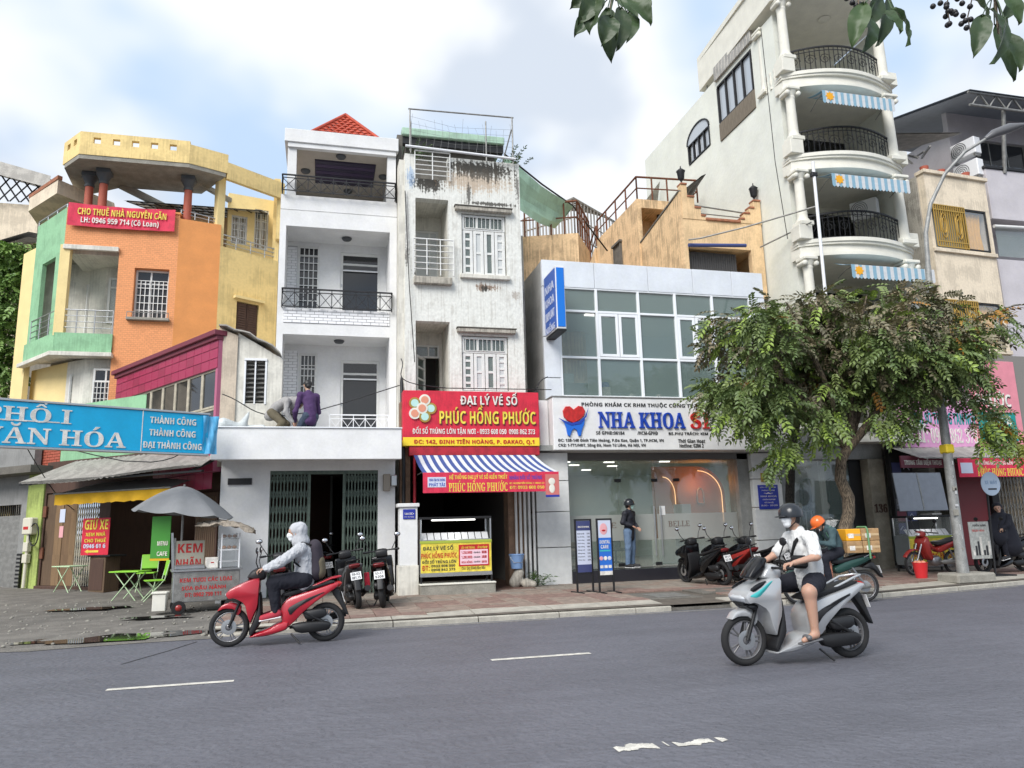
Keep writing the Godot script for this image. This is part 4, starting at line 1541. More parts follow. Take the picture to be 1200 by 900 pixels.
func clinic():
	var t := thing("clinic_building", "two storey dental clinic with aluminium panel parapet and wide glass front", "building", Vector3(8.6, 0, -18.3))
	# parapet and edge panels of the upper floor
	for i in 5:
		var xa := [5.56, 7.05, 8.62, 9.98, 11.2, 12.2]
		put(t, "parapet_panel", bxm(xa[i] + 0.006, 7.79, -18.3, xa[i + 1] - 0.006, 8.52, -18.42, 0.006), M.alu_panel)
	for s in [[4.6, 5.3], [5.31, 6.4], [6.41, 7.78]]:
		put(t, "edge_panel", bxm(5.56, s[0], -18.3, 6.0, s[1] - 0.01, -18.42, 0.006), M.alu_panel)
		put(t, "edge_panel", bxm(11.74, s[0], -18.3, 12.2, s[1] - 0.01, -18.42, 0.006), M.alu_panel)
	var b := MB.new()
	b.box(5.57, 0.1, -18.42, 5.75, 8.5, -30)
	b.box(12.05, 0.1, -18.42, 12.19, 8.5, -30)
	b.box(5.75, 8.0, -18.42, 12.05, 8.3, -30)
	put(t, "side_wall", b, mat("clinic_side", 0.52, 0.53, 0.54, 0.7, 0, T.old, 3.0))
	# glass wall of the upper floor: thin white frame, opening casements
	var xs := [6.02, 7.08, 8.3, 9.4, 10.54, 11.73]
	var ys := [4.82, 5.87, 7.14, 7.78]
	b = MB.new()
	for x in xs:
		b.box(x - 0.035, 4.82, -18.42, x + 0.035, 7.78, -18.31, 0.006)
	for y in ys:
		b.box(6.02, y - 0.03, -18.415, 11.73, y + 0.03, -18.315, 0.006)
	put(t, "window_frame", b, M.alu_white)
	for i in 5:
		for j in 3:
			if j == 1 and (i == 1 or i == 3):
				var mx: float = (xs[i] + xs[i + 1]) / 2
				for s in [[xs[i] + 0.04, mx - 0.01], [mx + 0.01, xs[i + 1] - 0.04]]:
					window(t, s[0], ys[1] + 0.04, s[1], ys[2] - 0.04, -18.34, [], [], 0.075, M.alu_white, M.glass_green, "casement_window")
			else:
				put(t, "pane", bxm(xs[i] + 0.03, ys[j] + 0.03, -18.375, xs[i + 1] - 0.03, ys[j + 1] - 0.03, -18.365), M.glass_green)
	# upper room behind the glass
	b = MB.new()
	b.box(5.75, 4.7, -18.43, 12.05, 4.8, -23)
	b.box(5.75, 4.8, -23, 12.05, 8, -23.1)
	put(t, "upper_room", b, mat("upper_pale", 0.58, 0.63, 0.62, 0.8))
	put(t, "upper_ceiling", bxm(5.75, 7.78, -18.45, 12.05, 7.83, -23), M.upper_pale)
	put(t, "monitor", bxm(6.3, 4.95, -18.9, 6.95, 5.3, -18.95, 0.01), M.gloss_black)
	put(t, "cabinet", bxm(6.1, 4.8, -19.6, 6.8, 5.7, -20.0, 0.01), M.room_white)
	b = MB.new()
	b.lathe([[0.16, 0.0], [0.17, 0.1], [0.13, 0.34], [0.12, 0.36]], 14, Vector3(7.4, 4.8, -18.8))
	put(t, "water_dispenser", b, M.text_white)
	b = MB.new()
	b.lathe([[0.11, 0.0], [0.13, 0.04], [0.1, 0.14], [0.02, 0.16]], 12, Vector3(7.4, 5.16, -18.8))
	put(t, "dispenser_bottle", b, M.text_blue)
	for x in [8.1, 8.45, 8.9]:
		put(t, "bottle", bxm(x, 4.8, -18.75, x + 0.12, 5.0, -18.85, 0.02), M.text_white)
	put(t, "ceiling_lamp", bxm(7.6, 7.74, -20.6, 8.4, 7.78, -20.75), M.led)
	# ground floor: stone clad piers, dark plinth step, glass shopfront
	for s in [[0.13, 1.0], [1.01, 1.85], [1.86, 2.6], [2.61, 3.3]]:
		put(t, "pier_panel", bxm(5.06, s[0], -17.75, 5.9, s[1] - 0.008, -18.45, 0.006), M.stone_panel)
		put(t, "pier_panel", bxm(11.12, s[0], -17.95, 11.98, s[1] - 0.008, -18.6, 0.006), M.stone_panel)
	put(t, "pier_return", bxm(10.78, 0.13, -18.1, 11.12, 3.3, -18.6, 0.006), M.grey_stone)
	put(t, "plinth", bxm(5.9, 0.05, -17.7, 10.9, 0.42, -18.5, 0.01), M.black_stone)
	put(t, "lobby_floor", bxm(5.9, 0.3, -18.5, 11.9, 0.43, -25), M.floor_tile)
	put(t, "soffit", bxm(5.1, 3.32, -17.5, 12.0, 3.45, -18.6), M.grey_stone)
	put(t, "lintel", bxm(5.9, 3.14, -18.1, 11.1, 3.32, -18.4, 0.006), mat("lintel_grey", 0.12, 0.115, 0.11, 0.5))
	xs = [5.93, 7.4, 8.42, 9.05, 10.78]
	for i in 4:
		put(t, "glass_panel", bxm(xs[i] + 0.006, 0.44, -18.28, xs[i + 1] - 0.006, 3.14, -18.268), M.glass)
	for i in 3:
		var x: float = xs[i + 1]
		put(t, "patch_fitting", bxm(x - 0.09, 2.58, -18.262, x + 0.09, 2.66, -18.25, 0.004), M.dark_metal)
		put(t, "patch_fitting", bxm(x - 0.09, 0.46, -18.262, x + 0.09, 0.54, -18.25, 0.004), M.dark_metal)
	for x in [8.34, 8.52]:
		b = MB.new()
		b.tube([Vector3(x, 0.7, -18.2), Vector3(x, 1.95, -18.2)], 0.018, 8)
		put(t, "door_handle", b, M.steel)
	put(t, "door_notice", bxm(8.52, 1.72, -18.264, 8.68, 1.95, -18.258), M.sign_white)
	# frosted privacy band on the glass with lettering
	for s in [[5.95, 8.4], [8.44, 10.76]]:
		put(t, "frosted_band", bxm(s[0], 1.1, -18.264, s[1], 1.75, -18.26), glass("frost_film", 0.45, 0.47, 0.44, 0.5, 0.3))
	txt(t, "SE", 7.0, 1.42, 7.3, 1.56, -18.26, mat("film_letter", 0.12, 0.08, 0.06, 0.4), false, true, 0.004)
	txt(t, "BELLE", 8.75, 1.42, 9.35, 1.56, -18.26, mat("film_letter", 0.12, 0.08, 0.06, 0.4), false, true, 0.004)
	# arched wooden lobby niche with a tooth emblem and warm strip, reception desk, armchair
	b = MB.new()
	var arch := []
	for i in 13:
		var a := PI * 0.5 * i / 12
		arch.append(Vector2(10.5 + 0.85 * sin(a), 2.25 + 0.85 * cos(a)))
	var outer := [Vector2(9.1, 0.43), Vector2(9.1, 3.1)] + arch + [Vector2(11.35, 0.43)]
	b.prism(outer, -19.9, -19.86)
	put(t, "niche_panel", b, M.wood_light)
	b = MB.new()
	var pts := []
	for i in 13:
		var a := PI * 0.5 * i / 12
		pts.append(Vector3(10.5 + 0.72 * sin(a), 2.25 + 0.72 * cos(a), -19.8))
	pts.append(Vector3(11.22, 1.5, -19.8))
	b.tube(pts, 0.012, 6)
	put(t, "led_strip", b, M.warm_led)
	b = MB.new()
	pts = [Vector3(9.75, 1.9, -19.8), Vector3(9.75, 2.3, -19.8)]
	for i in 8:
		var a := PI * 0.5 * i / 7
		pts.append(Vector3(9.4 + 0.35 * cos(a), 2.3 + 0.5 * sin(a), -19.8))
	b.tube(pts, 0.012, 6)
	put(t, "led_strip", b, M.warm_led)
	b = MB.new()
	pts = []
	for i in 14:
		var a := TAU * i / 13
		pts.append(Vector3(10.55 + 0.17 * sin(a) * (0.8 + 0.2 * cos(2 * a)), 2.2 + 0.22 * cos(a) + 0.06 * cos(2 * a), -19.82))
	b.tube(pts, 0.022, 6)
	put(t, "tooth_emblem", b, M.steel)
	put(t, "reception_desk", bxm(8.9, 0.43, -19.2, 11.6, 1.1, -19.7, 0.02), mat("desk_pale", 0.52, 0.55, 0.50, 0.6))
	put(t, "notice_stand", bxm(9.15, 0.9, -18.7, 9.65, 2.0, -18.73, 0.005), mat("notice_grey", 0.36, 0.36, 0.34, 0.5))
	b = MB.new()
	b.box(6.15, 0.7, -19.4, 6.85, 0.9, -20.0, 0.05)
	b.box(6.15, 0.9, -19.85, 6.85, 1.3, -20.0, 0.05)
	b.box(6.1, 0.7, -19.4, 6.2, 1.08, -20.0, 0.03)
	b.box(6.8, 0.7, -19.4, 6.9, 1.08, -20.0, 0.03)
	for p in [[6.2, -19.45], [6.8, -19.45], [6.2, -19.95], [6.8, -19.95]]:
		b.box(p[0] - 0.02, 0.43, p[1] - 0.02, p[0] + 0.02, 0.7, p[1] + 0.02)
	put(t, "armchair", b, M.beige)
	b = MB.new()
	b.box(7.5, 0.8, -19.4, 8.1, 0.88, -19.9, 0.03)
	b.box(7.55, 0.88, -19.85, 8.05, 1.3, -19.92, 0.03)
	b.tube([Vector3(7.8, 0.45, -19.65), Vector3(7.8, 0.8, -19.65)], 0.03, 6)
	for i in 5:
		b.tube([Vector3(7.8, 0.52, -19.65), Vector3(7.8 + 0.28 * cos(i * TAU / 5), 0.46, -19.65 + 0.28 * sin(i * TAU / 5))], 0.02, 5)
	put(t, "office_chair", b, M.black)
	b = MB.new()
	b.box(5.75, 0.43, -24.9, 12.0, 3.3, -25)
	b.box(5.9, 0.43, -18.45, 5.95, 3.3, -25)
	b.box(11.9, 0.43, -18.6, 11.98, 3.3, -25)
	put(t, "lobby_wall", b, M.room_white)
	put(t, "lobby_ceiling", bxm(5.9, 3.2, -18.45, 12.0, 3.3, -25), M.room_white)
	for p in [[6.3, -19.2], [6.9, -20.2], [7.6, -19.3], [8.2, -20.6], [9.2, -19.2], [6.5, -21.5], [7.9, -22.0]]:
		put(t, "ceiling_lamp", bxm(p[0] - 0.14, 3.17, p[1] - 0.05, p[0] + 0.14, 3.195, p[1] + 0.05), M.led)
	for p in [[7.0, 2.9, -20.4, 1.2], [9.6, 2.6, -21.5, 0.6], [8.0, 7.5, -20.7, 0.3]]:
		var l := AreaLight3D.new()
		l.name = "lobby_light"
		l.area_size = Vector2(1.8, 1.2)
		l.light_energy = p[3]
		l.light_color = Color(1.0, 0.98, 0.94)
		l.shadow_enabled = true
		l.position = Vector3(p[0], p[1] + 0.2, p[2])
		l.rotation_degrees.x = -90
		add_child(l)
	var wl := OmniLight3D.new()
	wl.name = "niche_light"
	wl.light_color = Color(1.0, 0.62, 0.3)
	wl.light_energy = 0.16
	wl.light_size = 0.3
	wl.shadow_enabled = true
	wl.position = Vector3(10.4, 2.6, -19.45)
	add_child(wl)
	# blue notice and brass number on the stone pier
	var n := thing("notice_plaque", "dark blue notice plaque with white lines on the stone clad pier", "plaque", Vector3(11.55, 2.1, -17.94))
	put(n, "plate", bxm(11.24, 1.8, -17.95, 11.84, 2.44, -17.93, 0.004), M.plaque_blue)
	for i in 7:
		txt(n, ["SỞ Y TẾ TP.HCM", "PHÒNG KHÁM", "*", "NHA KHOA", "CHUYÊN KHOA RHM", "GIỜ LÀM VIỆC", "8:00 - 20:00"][i], 11.3 + 0.05 * (i % 3), 2.36 - i * 0.08, 11.78 - 0.05 * (i % 3), 2.4 - i * 0.08, -17.93, M.text_white, false, false, 0.003)
	n = thing("brass_number_plate", "small brass number plate above the blue notice plaque", "plaque", Vector3(11.52, 2.6, -17.94))
	put(n, "plate", bxm(11.36, 2.52, -17.95, 11.7, 2.76, -17.93, 0.004), M.brass)
	txt(n, "140", 11.42, 2.57, 11.64, 2.71, -17.93, M.text_black, true, false, 0.004)

func orange_house():
	var t := thing("peach_house", "peach walled house with stained terrace parapet and rusty stair railing behind the clinic", "house", Vector3(11.5, 0, -21))
	var b := MB.new()
	b.wall(10.62, 13.34, 8.3, 10.72, -19.8, -20.0, [[10.74, 8.6, 12.9, 9.84]])
	b.box(10.62, 8.3, -20.0, 10.74, 9.0, -23.0)
	b.box(13.2, 8.3, -20.0, 13.34, 10.7, -23.0)
	b.box(10.74, 9.86, -20.0, 13.2, 10.1, -23.0)
	b.box(10.74, 8.3, -21.2, 13.2, 9.86, -21.35)
	put(t, "front_wall", b, M.peach_clean)
	# sloping side parapet with its dark stained top
	b = MB.new()
	b.t = Transform3D(Basis(Vector3(0, 0, -1), UPV, Vector3(1, 0, 0)), Vector3.ZERO)
	b.prism([Vector2(19.8, 8.3), Vector2(19.8, 11.62), Vector2(20.3, 11.5), Vector2(23.2, 11.0), Vector2(23.2, 8.3)], 10.56, 10.62)
	put(t, "side_wall", b, M.peach_wall)
	b = MB.new()
	b.bar(Vector3(10.59, 11.63, -19.8), Vector3(10.59, 11.03, -23.2), 0.05, 0.12)
	put(t, "parapet_coping", b, M.dark_concrete)
	# stepped posts of the terrace front with brick coloured coping
	for s in [[10.62, 10.82, 11.9], [10.82, 11.05, 11.5], [11.05, 11.25, 11.15], [11.25, 11.4, 10.9], [12.6, 12.75, 10.9], [12.75, 12.95, 11.1], [12.95, 13.12, 11.3], [13.12, 13.36, 11.55]]:
		put(t, "parapet_step", bxm(s[0], 10.72, -19.78, s[1], s[2] - 0.06, -20.0, 0.006), M.peach_clean)
		put(t, "coping", bxm(s[0] - 0.01, s[2] - 0.06, -19.75, s[1] + 0.01, s[2], -20.03, 0.008), M.coping)
	put(t, "coping", bxm(11.4, 10.72, -19.74, 12.6, 10.8, -20.04, 0.008), M.coping)
	b = MB.new()
	b.tube([Vector3(10.9, 11.25, -19.9), Vector3(13.1, 11.1, -19.9)], 0.025, 6)
	b.tube([Vector3(11.3, 10.98, -19.9), Vector3(12.8, 10.95, -19.9)], 0.018, 6)
	put(t, "railing", b, M.galv)
	wall_lantern(t, Vector3(13.24, 11.55, -19.9))
	wall_lantern(t, Vector3(10.72, 11.9, -19.9))
	# roller blind and blue striped roll awning in the opening
	var bl := put(t, "roller_blind", bxm(10.76, 8.5, -20.05, 12.5, 9.76, -20.07), M.blind_dark)
	for i in 22:
		put(bl, "slat", bxm(10.78 + i * 0.078, 8.5, -20.048, 10.84 + i * 0.078, 9.76, -20.03, 0.004), M.blind_dark)
	b = MB.new()
	b.tube([Vector3(10.7, 9.82, -19.7), Vector3(12.6, 9.9, -19.6)], 0.06, 8)
	put(t, "rolled_awning", b, mat("awning_navy", 0.05, 0.07, 0.20, 0.9))
	# awning arms
	b = MB.new()
	b.tube([Vector3(10.66, 9.95, -19.6), Vector3(10.9, 9.9, -19.3), Vector3(12.0, 10.05, -18.6), Vector3(13.4, 10.2, -17.2)], 0.025, 6)
	b.tube([Vector3(12.9, 9.75, -19.3), Vector3(13.5, 9.9, -17.6)], 0.022, 6)
	put(t, "awning_arm", b, M.galv)
	# folded grey sheet awning on the terrace
	b = MB.new()
	var g := []
	for i in 5:
		var row := PackedVector3Array()
		for j in 7:
			row.append(Vector3(10.75 + j * 0.17, 11.75 + j * 0.13 - i * 0.09 + 0.03 * sin(j * 3.0 + i), -20.2 - i * 0.25))
		g.append(row)
	b.sheet(g, 0.015)
	put(t, "torn_awning", b, M.dark_metal)
	# upper block with a recessed window, flat roof and rusty railing stepping down
	b = MB.new()
	b.wall(10.5, 12.3, 8.3, 12.72, -22.8, -23.0, [[10.66, 10.4, 12.1, 12.4]])
	b.box(10.5, 8.3, -23.0, 10.62, 12.72, -26.8)
	b.box(12.2, 8.3, -23.0, 12.3, 12.72, -26.8)
	b.box(10.62, 8.3, -24.0, 12.2, 12.45, -24.1)
	b.box(10.62, 12.45, -23.0, 12.2, 12.7, -26.8)
	put(t, "upper_block", b, M.peach_wall)
	window(t, 10.7, 10.5, 11.6, 11.6, -23.98, [0.33, 0.66], [], 0.04, M.galv, M.glass_dark)
	b = MB.new()
	b.tube([Vector3(11.6, 12.45, -23.4), Vector3(11.6, 12.36, -23.4)], 0.07, 8)
	put(t, "ceiling_lamp", b, M.black)
	put(t, "window", b_window_side(10.48, 10.5, 11.7, -24.3, -25.0), M.dark_concrete)
	railing_bars(t, [Vector3(10.55, 12.72, -26.8), Vector3(10.55, 12.72, -22.85), Vector3(12.9, 12.8, -22.85), Vector3(12.9, 12.8, -24.5)], 0.85, 2, 4, M.rust, 0.03)
	# stair wall falling away to the back, with its railing
	b = MB.new()
	b.t = Transform3D(Basis(Vector3(0, 0, -1), UPV, Vector3(1, 0, 0)), Vector3.ZERO)
	b.prism([Vector2(26.8, 8.0), Vector2(26.8, 12.4), Vector2(30.5, 10.0), Vector2(30.5, 8.0)], 10.4, 10.6)
	put(t, "stair_wall", b, M.peach_wall)
	railing_bars(t, [Vector3(10.5, 12.5, -26.8), Vector3(10.5, 10.1, -30.5)], 0.85, 2, 5, M.rust, 0.03)
	# grey tin lean-to behind the railing
	b = MB.new()
	b.q(Vector3(11.6, 13.2, -26.5), Vector3(11.6, 12.7, -27.6), Vector3(13.3, 12.9, -27.6), Vector3(13.3, 15.4, -26.5))
	put(t, "tin_lean_to", b, M.tin)
	# low peach block with a steel pergola and a green tarpaulin
	t = thing("rooftop_block", "low peach rooftop block with a rusty pipe railing beside the weathered townhouse", "rooftop", Vector3(7.5, 8, -24))
	b = MB.new()
	slab(b, [Vector2(6.1, -23.4), Vector2(8.2, -22.6), Vector2(9.2, -24.2), Vector2(9.2, -29), Vector2(6.1, -29)], 6.0, 11.2)
	put(t, "wall", b, M.peach_wall)
	railing_bars(t, [Vector3(6.1, 11.2, -23.4), Vector3(8.2, 11.2, -22.6), Vector3(9.2, 11.2, -24.2)], 1.15, 2, 5, M.rust, 0.03)
	t = thing("rooftop_cage", "pale steel lattice cage standing on the peach rooftop block", "cage", Vector3(8, 11.2, -25))
	b = MB.new()
	for i in 17:
		var f := i / 16.0
		var p := Vector3(7.4, 11.2, -26.6).lerp(Vector3(9.67, 11.2, -27.0), f)
		b.tube([p, p + UPV * (2.1 + 1.3 * f)], 0.036, 4)
		var q := Vector3(9.67, 11.2, -27.0).lerp(Vector3(13.1, 11.2, -30.0), f)
		b.tube([q, q + UPV * (3.4 + 0.25 * f)], 0.036, 4)
		b.tube([p + UPV * (2.1 + 1.3 * f), q + UPV * (3.4 + 0.25 * f)], 0.03, 4)
	for y in [0.6, 1.1, 1.6, 2.1]:
		b.tube([Vector3(7.4, 11.2 + y, -26.6), Vector3(9.67, 11.2 + y * 1.6, -27.0), Vector3(13.1, 11.2 + y * 1.7, -30.0)], 0.035, 4)
	put(t, "lattice", b, mat("lattice_grey", 0.34, 0.32, 0.29, 0.7))
	t = thing("green_tarpaulin", "pale green tarpaulin slung from the weathered townhouse across the rooftop gap", "tarpaulin", Vector3(6.5, 12, -22.5))
	b = MB.new()
	g = []
	for i in 7:
		var f := i / 6.0
		var row := PackedVector3Array()
		for j in 6:
			var k := j / 5.0
			var top := Vector3(5.3, 12.9, -21.0).lerp(Vector3(8.2, 12.3, -23.0), f)
			var bot := Vector3(5.3, 11.55, -21.3).lerp(Vector3(7.6, 11.55, -23.2), f)
			row.append(top.lerp(bot, k) + Vector3(0, -0.12 * sin(PI * f) + 0.03 * sin(f * 9 + k * 5), 0.08 * sin(k * 7 + f * 3)))
		g.append(row)
	b.sheet(g, 0.01)
	put(t, "cloth", b, M.tarp_green)
	b = MB.new()
	b.tube([Vector3(5.3, 12.95, -21.0), Vector3(6.8, 12.55, -22.0), Vector3(8.2, 12.35, -23.0), Vector3(10.2, 11.6, -25)], 0.03, 6)
	put(t, "ridge_pipe", b, M.dark_metal)
	t = thing("blue_tin_wall", "strip of blue corrugated sheet in the gap under the green tarpaulin", "wall", Vector3(5.8, 8, -24))
	b = MB.new()
	for i in 12:
		b.box(5.2 + i * 0.1, 9.5, -23.9 - 0.02 * (i % 2), 5.3 + i * 0.1, 12.0, -24.0)
	put(t, "sheet", b, mat("tin_blue", 0.22, 0.42, 0.66, 0.5))

func b_window_side(x: float, y0: float, y1: float, z0: float, z1: float) -> MB:
	var b := MB.new()
	b.box(x - 0.06, y0, z0, x + 0.02, y1, z0 - 0.06)
	b.box(x - 0.06, y0, z1 + 0.06, x + 0.02, y1, z1)
	b.box(x - 0.1, y1, z0 + 0.05, x + 0.02, y1 + 0.08, z1 - 0.05)
	b.box(x - 0.015, y0, z0 - 0.06, x - 0.005, y1, z1 + 0.06)
	return b

func bow(s: float, out := 0.0) -> Vector3:
	return Vector3(lerpf(13.3 - out * 0.5, 17.25 + out * 0.5, s), 0, -18.0 + (0.62 + out) * pow(sin(PI * clampf(s, 0.0, 1.0)), 0.8))

func column(parent: Node, at: Vector3, h: float, r: float):
	var b := MB.new()
	b.box(at.x - r * 1.5, at.y, at.z - r * 1.5, at.x + r * 1.5, at.y + 0.14, at.z + r * 1.5, 0.02)
	b.lathe([[r * 1.3, 0.14], [r * 1.3, 0.2], [r * 1.05, 0.24], [r, 0.35], [r * 0.88, h - 0.35], [r * 1.0, h - 0.33], [r * 1.0, h - 0.28], [r * 0.9, h - 0.26], [r * 1.3, h - 0.12], [r * 1.35, h - 0.1]], 18, at)
	b.box(at.x - r * 1.5, at.y + h - 0.1, at.z - r * 1.5, at.x + r * 1.5, at.y + h, at.z + r * 1.5, 0.02)
	var o := put(parent, "column", b, M.cream_trim)
	for sx in [-1, 1]:
		b = MB.new()
		b.t = Transform3D(Basis(Vector3.RIGHT, PI / 2), at + Vector3(sx * r * 1.25, h - 0.2, r * 0.9))
		b.lathe([[0.0, 0.06], [0.07, 0.06], [0.075, 0.0], [0.07, -0.3], [0.0, -0.3]], 10)
		put(o, "volute", b, M.cream_trim)
	return o

func cream_tower():
	var t := thing("balcony_apartment_house", "tall cream apartment house with bowed balconies, columns and scrolled iron railings", "house", Vector3(15.2, 0, -18.3))
	# side wall towards the clinic with its two openings
	var b := MB.new()
	b.t = Transform3D(Basis(UPV, -PI / 2), Vector3(13.4, 0, 0))
	# local x runs with world z, local z with world -x
	b.wall(-28.0, -18.3, 0.0, 17.1, 0.0, -0.2, [[-21.8, 14.65, -19.55, 16.8], [-24.15, 14.9, -22.5, 15.7], [-27.0, 13.4, -25.6, 14.0]])
	b.t = Transform3D.IDENTITY
	b.box(13.6, 0, -27.8, 17.3, 17.1, -28.0)
	b.box(17.1, 0, -18.3, 17.3, 17.1, -27.8)
	put(t, "side_wall", b, M.cream_wall)
	var w := put(t, "side_window", MB_side_window(13.43, 15.3, 16.75, -19.6, -21.75, 4), M.dark_metal)
	for i in 4:
		put(w, "pane", bxm(13.45, 15.34, -19.66 - i * 0.53, 13.47, 16.72, -20.12 - i * 0.53), mat("pale_pane", 0.42, 0.46, 0.50, 0.15))
	put(t, "window_apron", bxm(13.36, 14.66, -19.55, 13.45, 15.3, -21.78), mat("apron_brown", 0.26, 0.23, 0.19, 0.8, 0, T.wood, 1.0))
	w = put(t, "arched_window", MB_side_window(13.43, 14.92, 15.7, -22.52, -24.12, 4), M.dark_metal)
	for i in 4:
		put(w, "pane", bxm(13.45, 14.95, -22.58 - i * 0.38, 13.47, 15.68, -22.88 - i * 0.38), M.pale_pane)
	b = MB.new()
	b.t = Transform3D(Basis(UPV, -PI / 2), Vector3(13.4, 0, 0))
	var arc := []
	for i in 13:
		var a := PI * i / 12
		arc.append(Vector2(-23.32 - 0.82 * cos(a), 15.7 + 0.5 * sin(a)))
	b.prism(arc, 0.0, 0.02)
	put(t, "window_arch", b, M.pale_pane)
	b = MB.new()
	for i in 13:
		var a := PI * i / 12
		var c := PI * (i + 1) / 12
		if i < 12:
			b.bar(Vector3(13.37, 15.7 + 0.52 * sin(a), -23.32 - 0.84 * cos(a)), Vector3(13.37, 15.7 + 0.52 * sin(c), -23.32 - 0.84 * cos(c)), 0.05, 0.05)
	put(t, "arch_trim", b, M.dark_metal)
	for i in 6:
		for j in 3:
			put(t, "vent_block", bxm(13.34, 13.45 + j * 0.19, -25.65 - i * 0.22, 13.46, 13.58 + j * 0.19, -25.8 - i * 0.22), M.dark_concrete)
	# grey tin strip under the roof edge
	b = MB.new()
	for i in 12:
		b.box(13.3, 16.95, -19.4 - i * 0.2, 13.42, 17.5, -19.58 - i * 0.2, 0.01)
	put(t, "tin_strip", b, M.tin)
	b = MB.new()
	b.tube([Vector3(13.5, 17.1, -22.6), Vector3(13.5, 18.6, -22.6)], 0.03, 6)
	put(t, "roof_pipe", b, M.galv)
	# storeys: bowed slab with mouldings, parapet railing, columns, room front
	for k in 5:
		var y := [4.0, 6.7, 9.4, 12.08, 14.76][k] as float
		b = MB.new()
		for m in [[-0.45, -0.36, 0.02], [-0.36, -0.12, -0.06], [-0.12, -0.05, 0.03], [-0.05, 0.06, 0.08]]:
			var poly := []
			for i in 25:
				var p := bow(i / 24.0, m[2])
				poly.append(Vector2(p.x, p.z))
			poly.append(Vector2(17.25, -18.4))
			poly.append(Vector2(13.3, -18.4))
			slab(b, poly, y + m[0], y + m[1], 0.0)
		b.box(13.45, y - 0.4, -18.3, 17.1, y, -21.0)
		put(t, "balcony_slab", b, M.cream_trim)
		if k < 1:
			continue
		b = MB.new()
		for i in 24:
			var p := bow(lerpf(0.06, 0.94, i / 24.0)) + Vector3(0, y + 0.06, -0.08)
			var q := bow(lerpf(0.06, 0.94, (i + 1) / 24.0)) + Vector3(0, y + 0.06, -0.08)
			var up := 0.72 + 0.14 * sin(PI * i / 24.0)
			var up1 := 0.72 + 0.14 * sin(PI * (i + 1) / 24.0)
			b.bar(p + UPV * up, q + UPV * up1, 0.045, 0.045)
			b.bar(p + UPV * (up - 0.12), q + UPV * (up1 - 0.12), 0.02, 0.02)
			b.bar(p + UPV * 0.06, q + UPV * 0.06, 0.025, 0.025)
			b.bar(p, p + UPV * up, 0.018, 0.018)
			if i % 3 == 1:
				var c := p + UPV * (up * 0.5)
				var d := (q - p).normalized()
				var pts := []
				for s in 15:
					var a := s * 0.75
					var r := 0.19 * (1.0 - s / 17.0)
					pts.append(c + d * cos(a) * r + UPV * sin(a) * r)
				b.tube(pts, 0.011, 4)
		put(t, "railing", b, M.iron)
		for x in [13.42, 17.08]:
			put(t, "pedestal", bxm(x - 0.22, y + 0.06, -18.18, x + 0.22, y + 0.5, -17.75, 0.015), M.cream_trim)
	for k in 4:
		var y := [7.2, 9.9, 12.58, 15.26][k] as float
		column(t, Vector3(13.5, y, -17.97), 1.75 if k < 3 else 2.1, 0.15)
		column(t, Vector3(16.75, y - 0.45, -17.75), 2.2 if k < 3 else 2.5, 0.17)
	column(t, Vector3(13.52, 14.8, -19.1), 2.3, 0.15)
	# bottle balusters on the side of the top balcony
	for i in 4:
		b = MB.new()
		b.lathe([[0.06, 0.0], [0.06, 0.06], [0.03, 0.1], [0.075, 0.28], [0.035, 0.42], [0.06, 0.5], [0.06, 0.56]], 10, Vector3(13.42, 14.75, -18.45 - i * 0.22))
		put(t, "baluster", b, M.cream_trim)
	# top slab with its carved bowed band
	b = MB.new()
	for m in [[17.35, 17.5, 0.25], [17.5, 18.5, 0.15], [18.5, 18.7, 0.35]]:
		var poly := []
		for i in 25:
			var p := bow(i / 24.0, m[2])
			poly.append(Vector2(p.x, p.z))
		poly.append(Vector2(17.3, -23))
		poly.append(Vector2(13.4, -23))
		slab(b, poly, m[0], m[1])
	var top := put(t, "roof_slab", b, M.cream_trim)
	b = MB.new()
	for i in 15:
		var p := bow(0.12 + 0.055 * i, 0.16) + UPV * (17.95 + 0.1 * sin(i * 2.2))
		var pts := []
		for s in 13:
			var a := s * 0.7 + i
			var r := 0.24 * (1.0 - s / 15.0)
			pts.append(p + Vector3(cos(a) * r, sin(a) * r, 0.02))
		b.tube(pts, 0.03, 5)
	stuff(put(top, "carved_scroll", b, M.cream_trim))
	b = MB.new()
	b.lathe([[0.18, 0.0], [0.2, -0.03], [0.05, -0.05], [0.04, -0.08]], 12, Vector3(15.4, 17.35, -18.4))
	put(top, "ceiling_rose", b, M.cream_trim)
	# room fronts set back, dark glass in wooden frames
	for k in 4:
		var y := [6.7, 9.4, 12.08, 14.76][k] as float
		put(t, "room_wall", bxm(13.6, y, -20.2, 17.1, y + 2.6, -20.35), M.cream_trim)
		var x := 13.7
		for i in 3:
			window(t, x + i * 1.15, y + 0.05, x + 1.1 + i * 1.15, y + 2.0, -20.15, [0.5], [0.75], 0.07, M.iron if k < 3 else M.window_white, M.glass_dark)
	air_conditioner(t, Vector3(16.5, 11.1, -18.9), -55, 1.0)
	put(t, "water_pot", bxm(16.6, 9.46, -18.2, 17.0, 9.75, -17.95, 0.04), M.bucket_blue)
	# blue and white roll awnings between the columns
	var blue := Color(0.25, 0.42, 0.53)
	var white := Color(0.62, 0.64, 0.65)
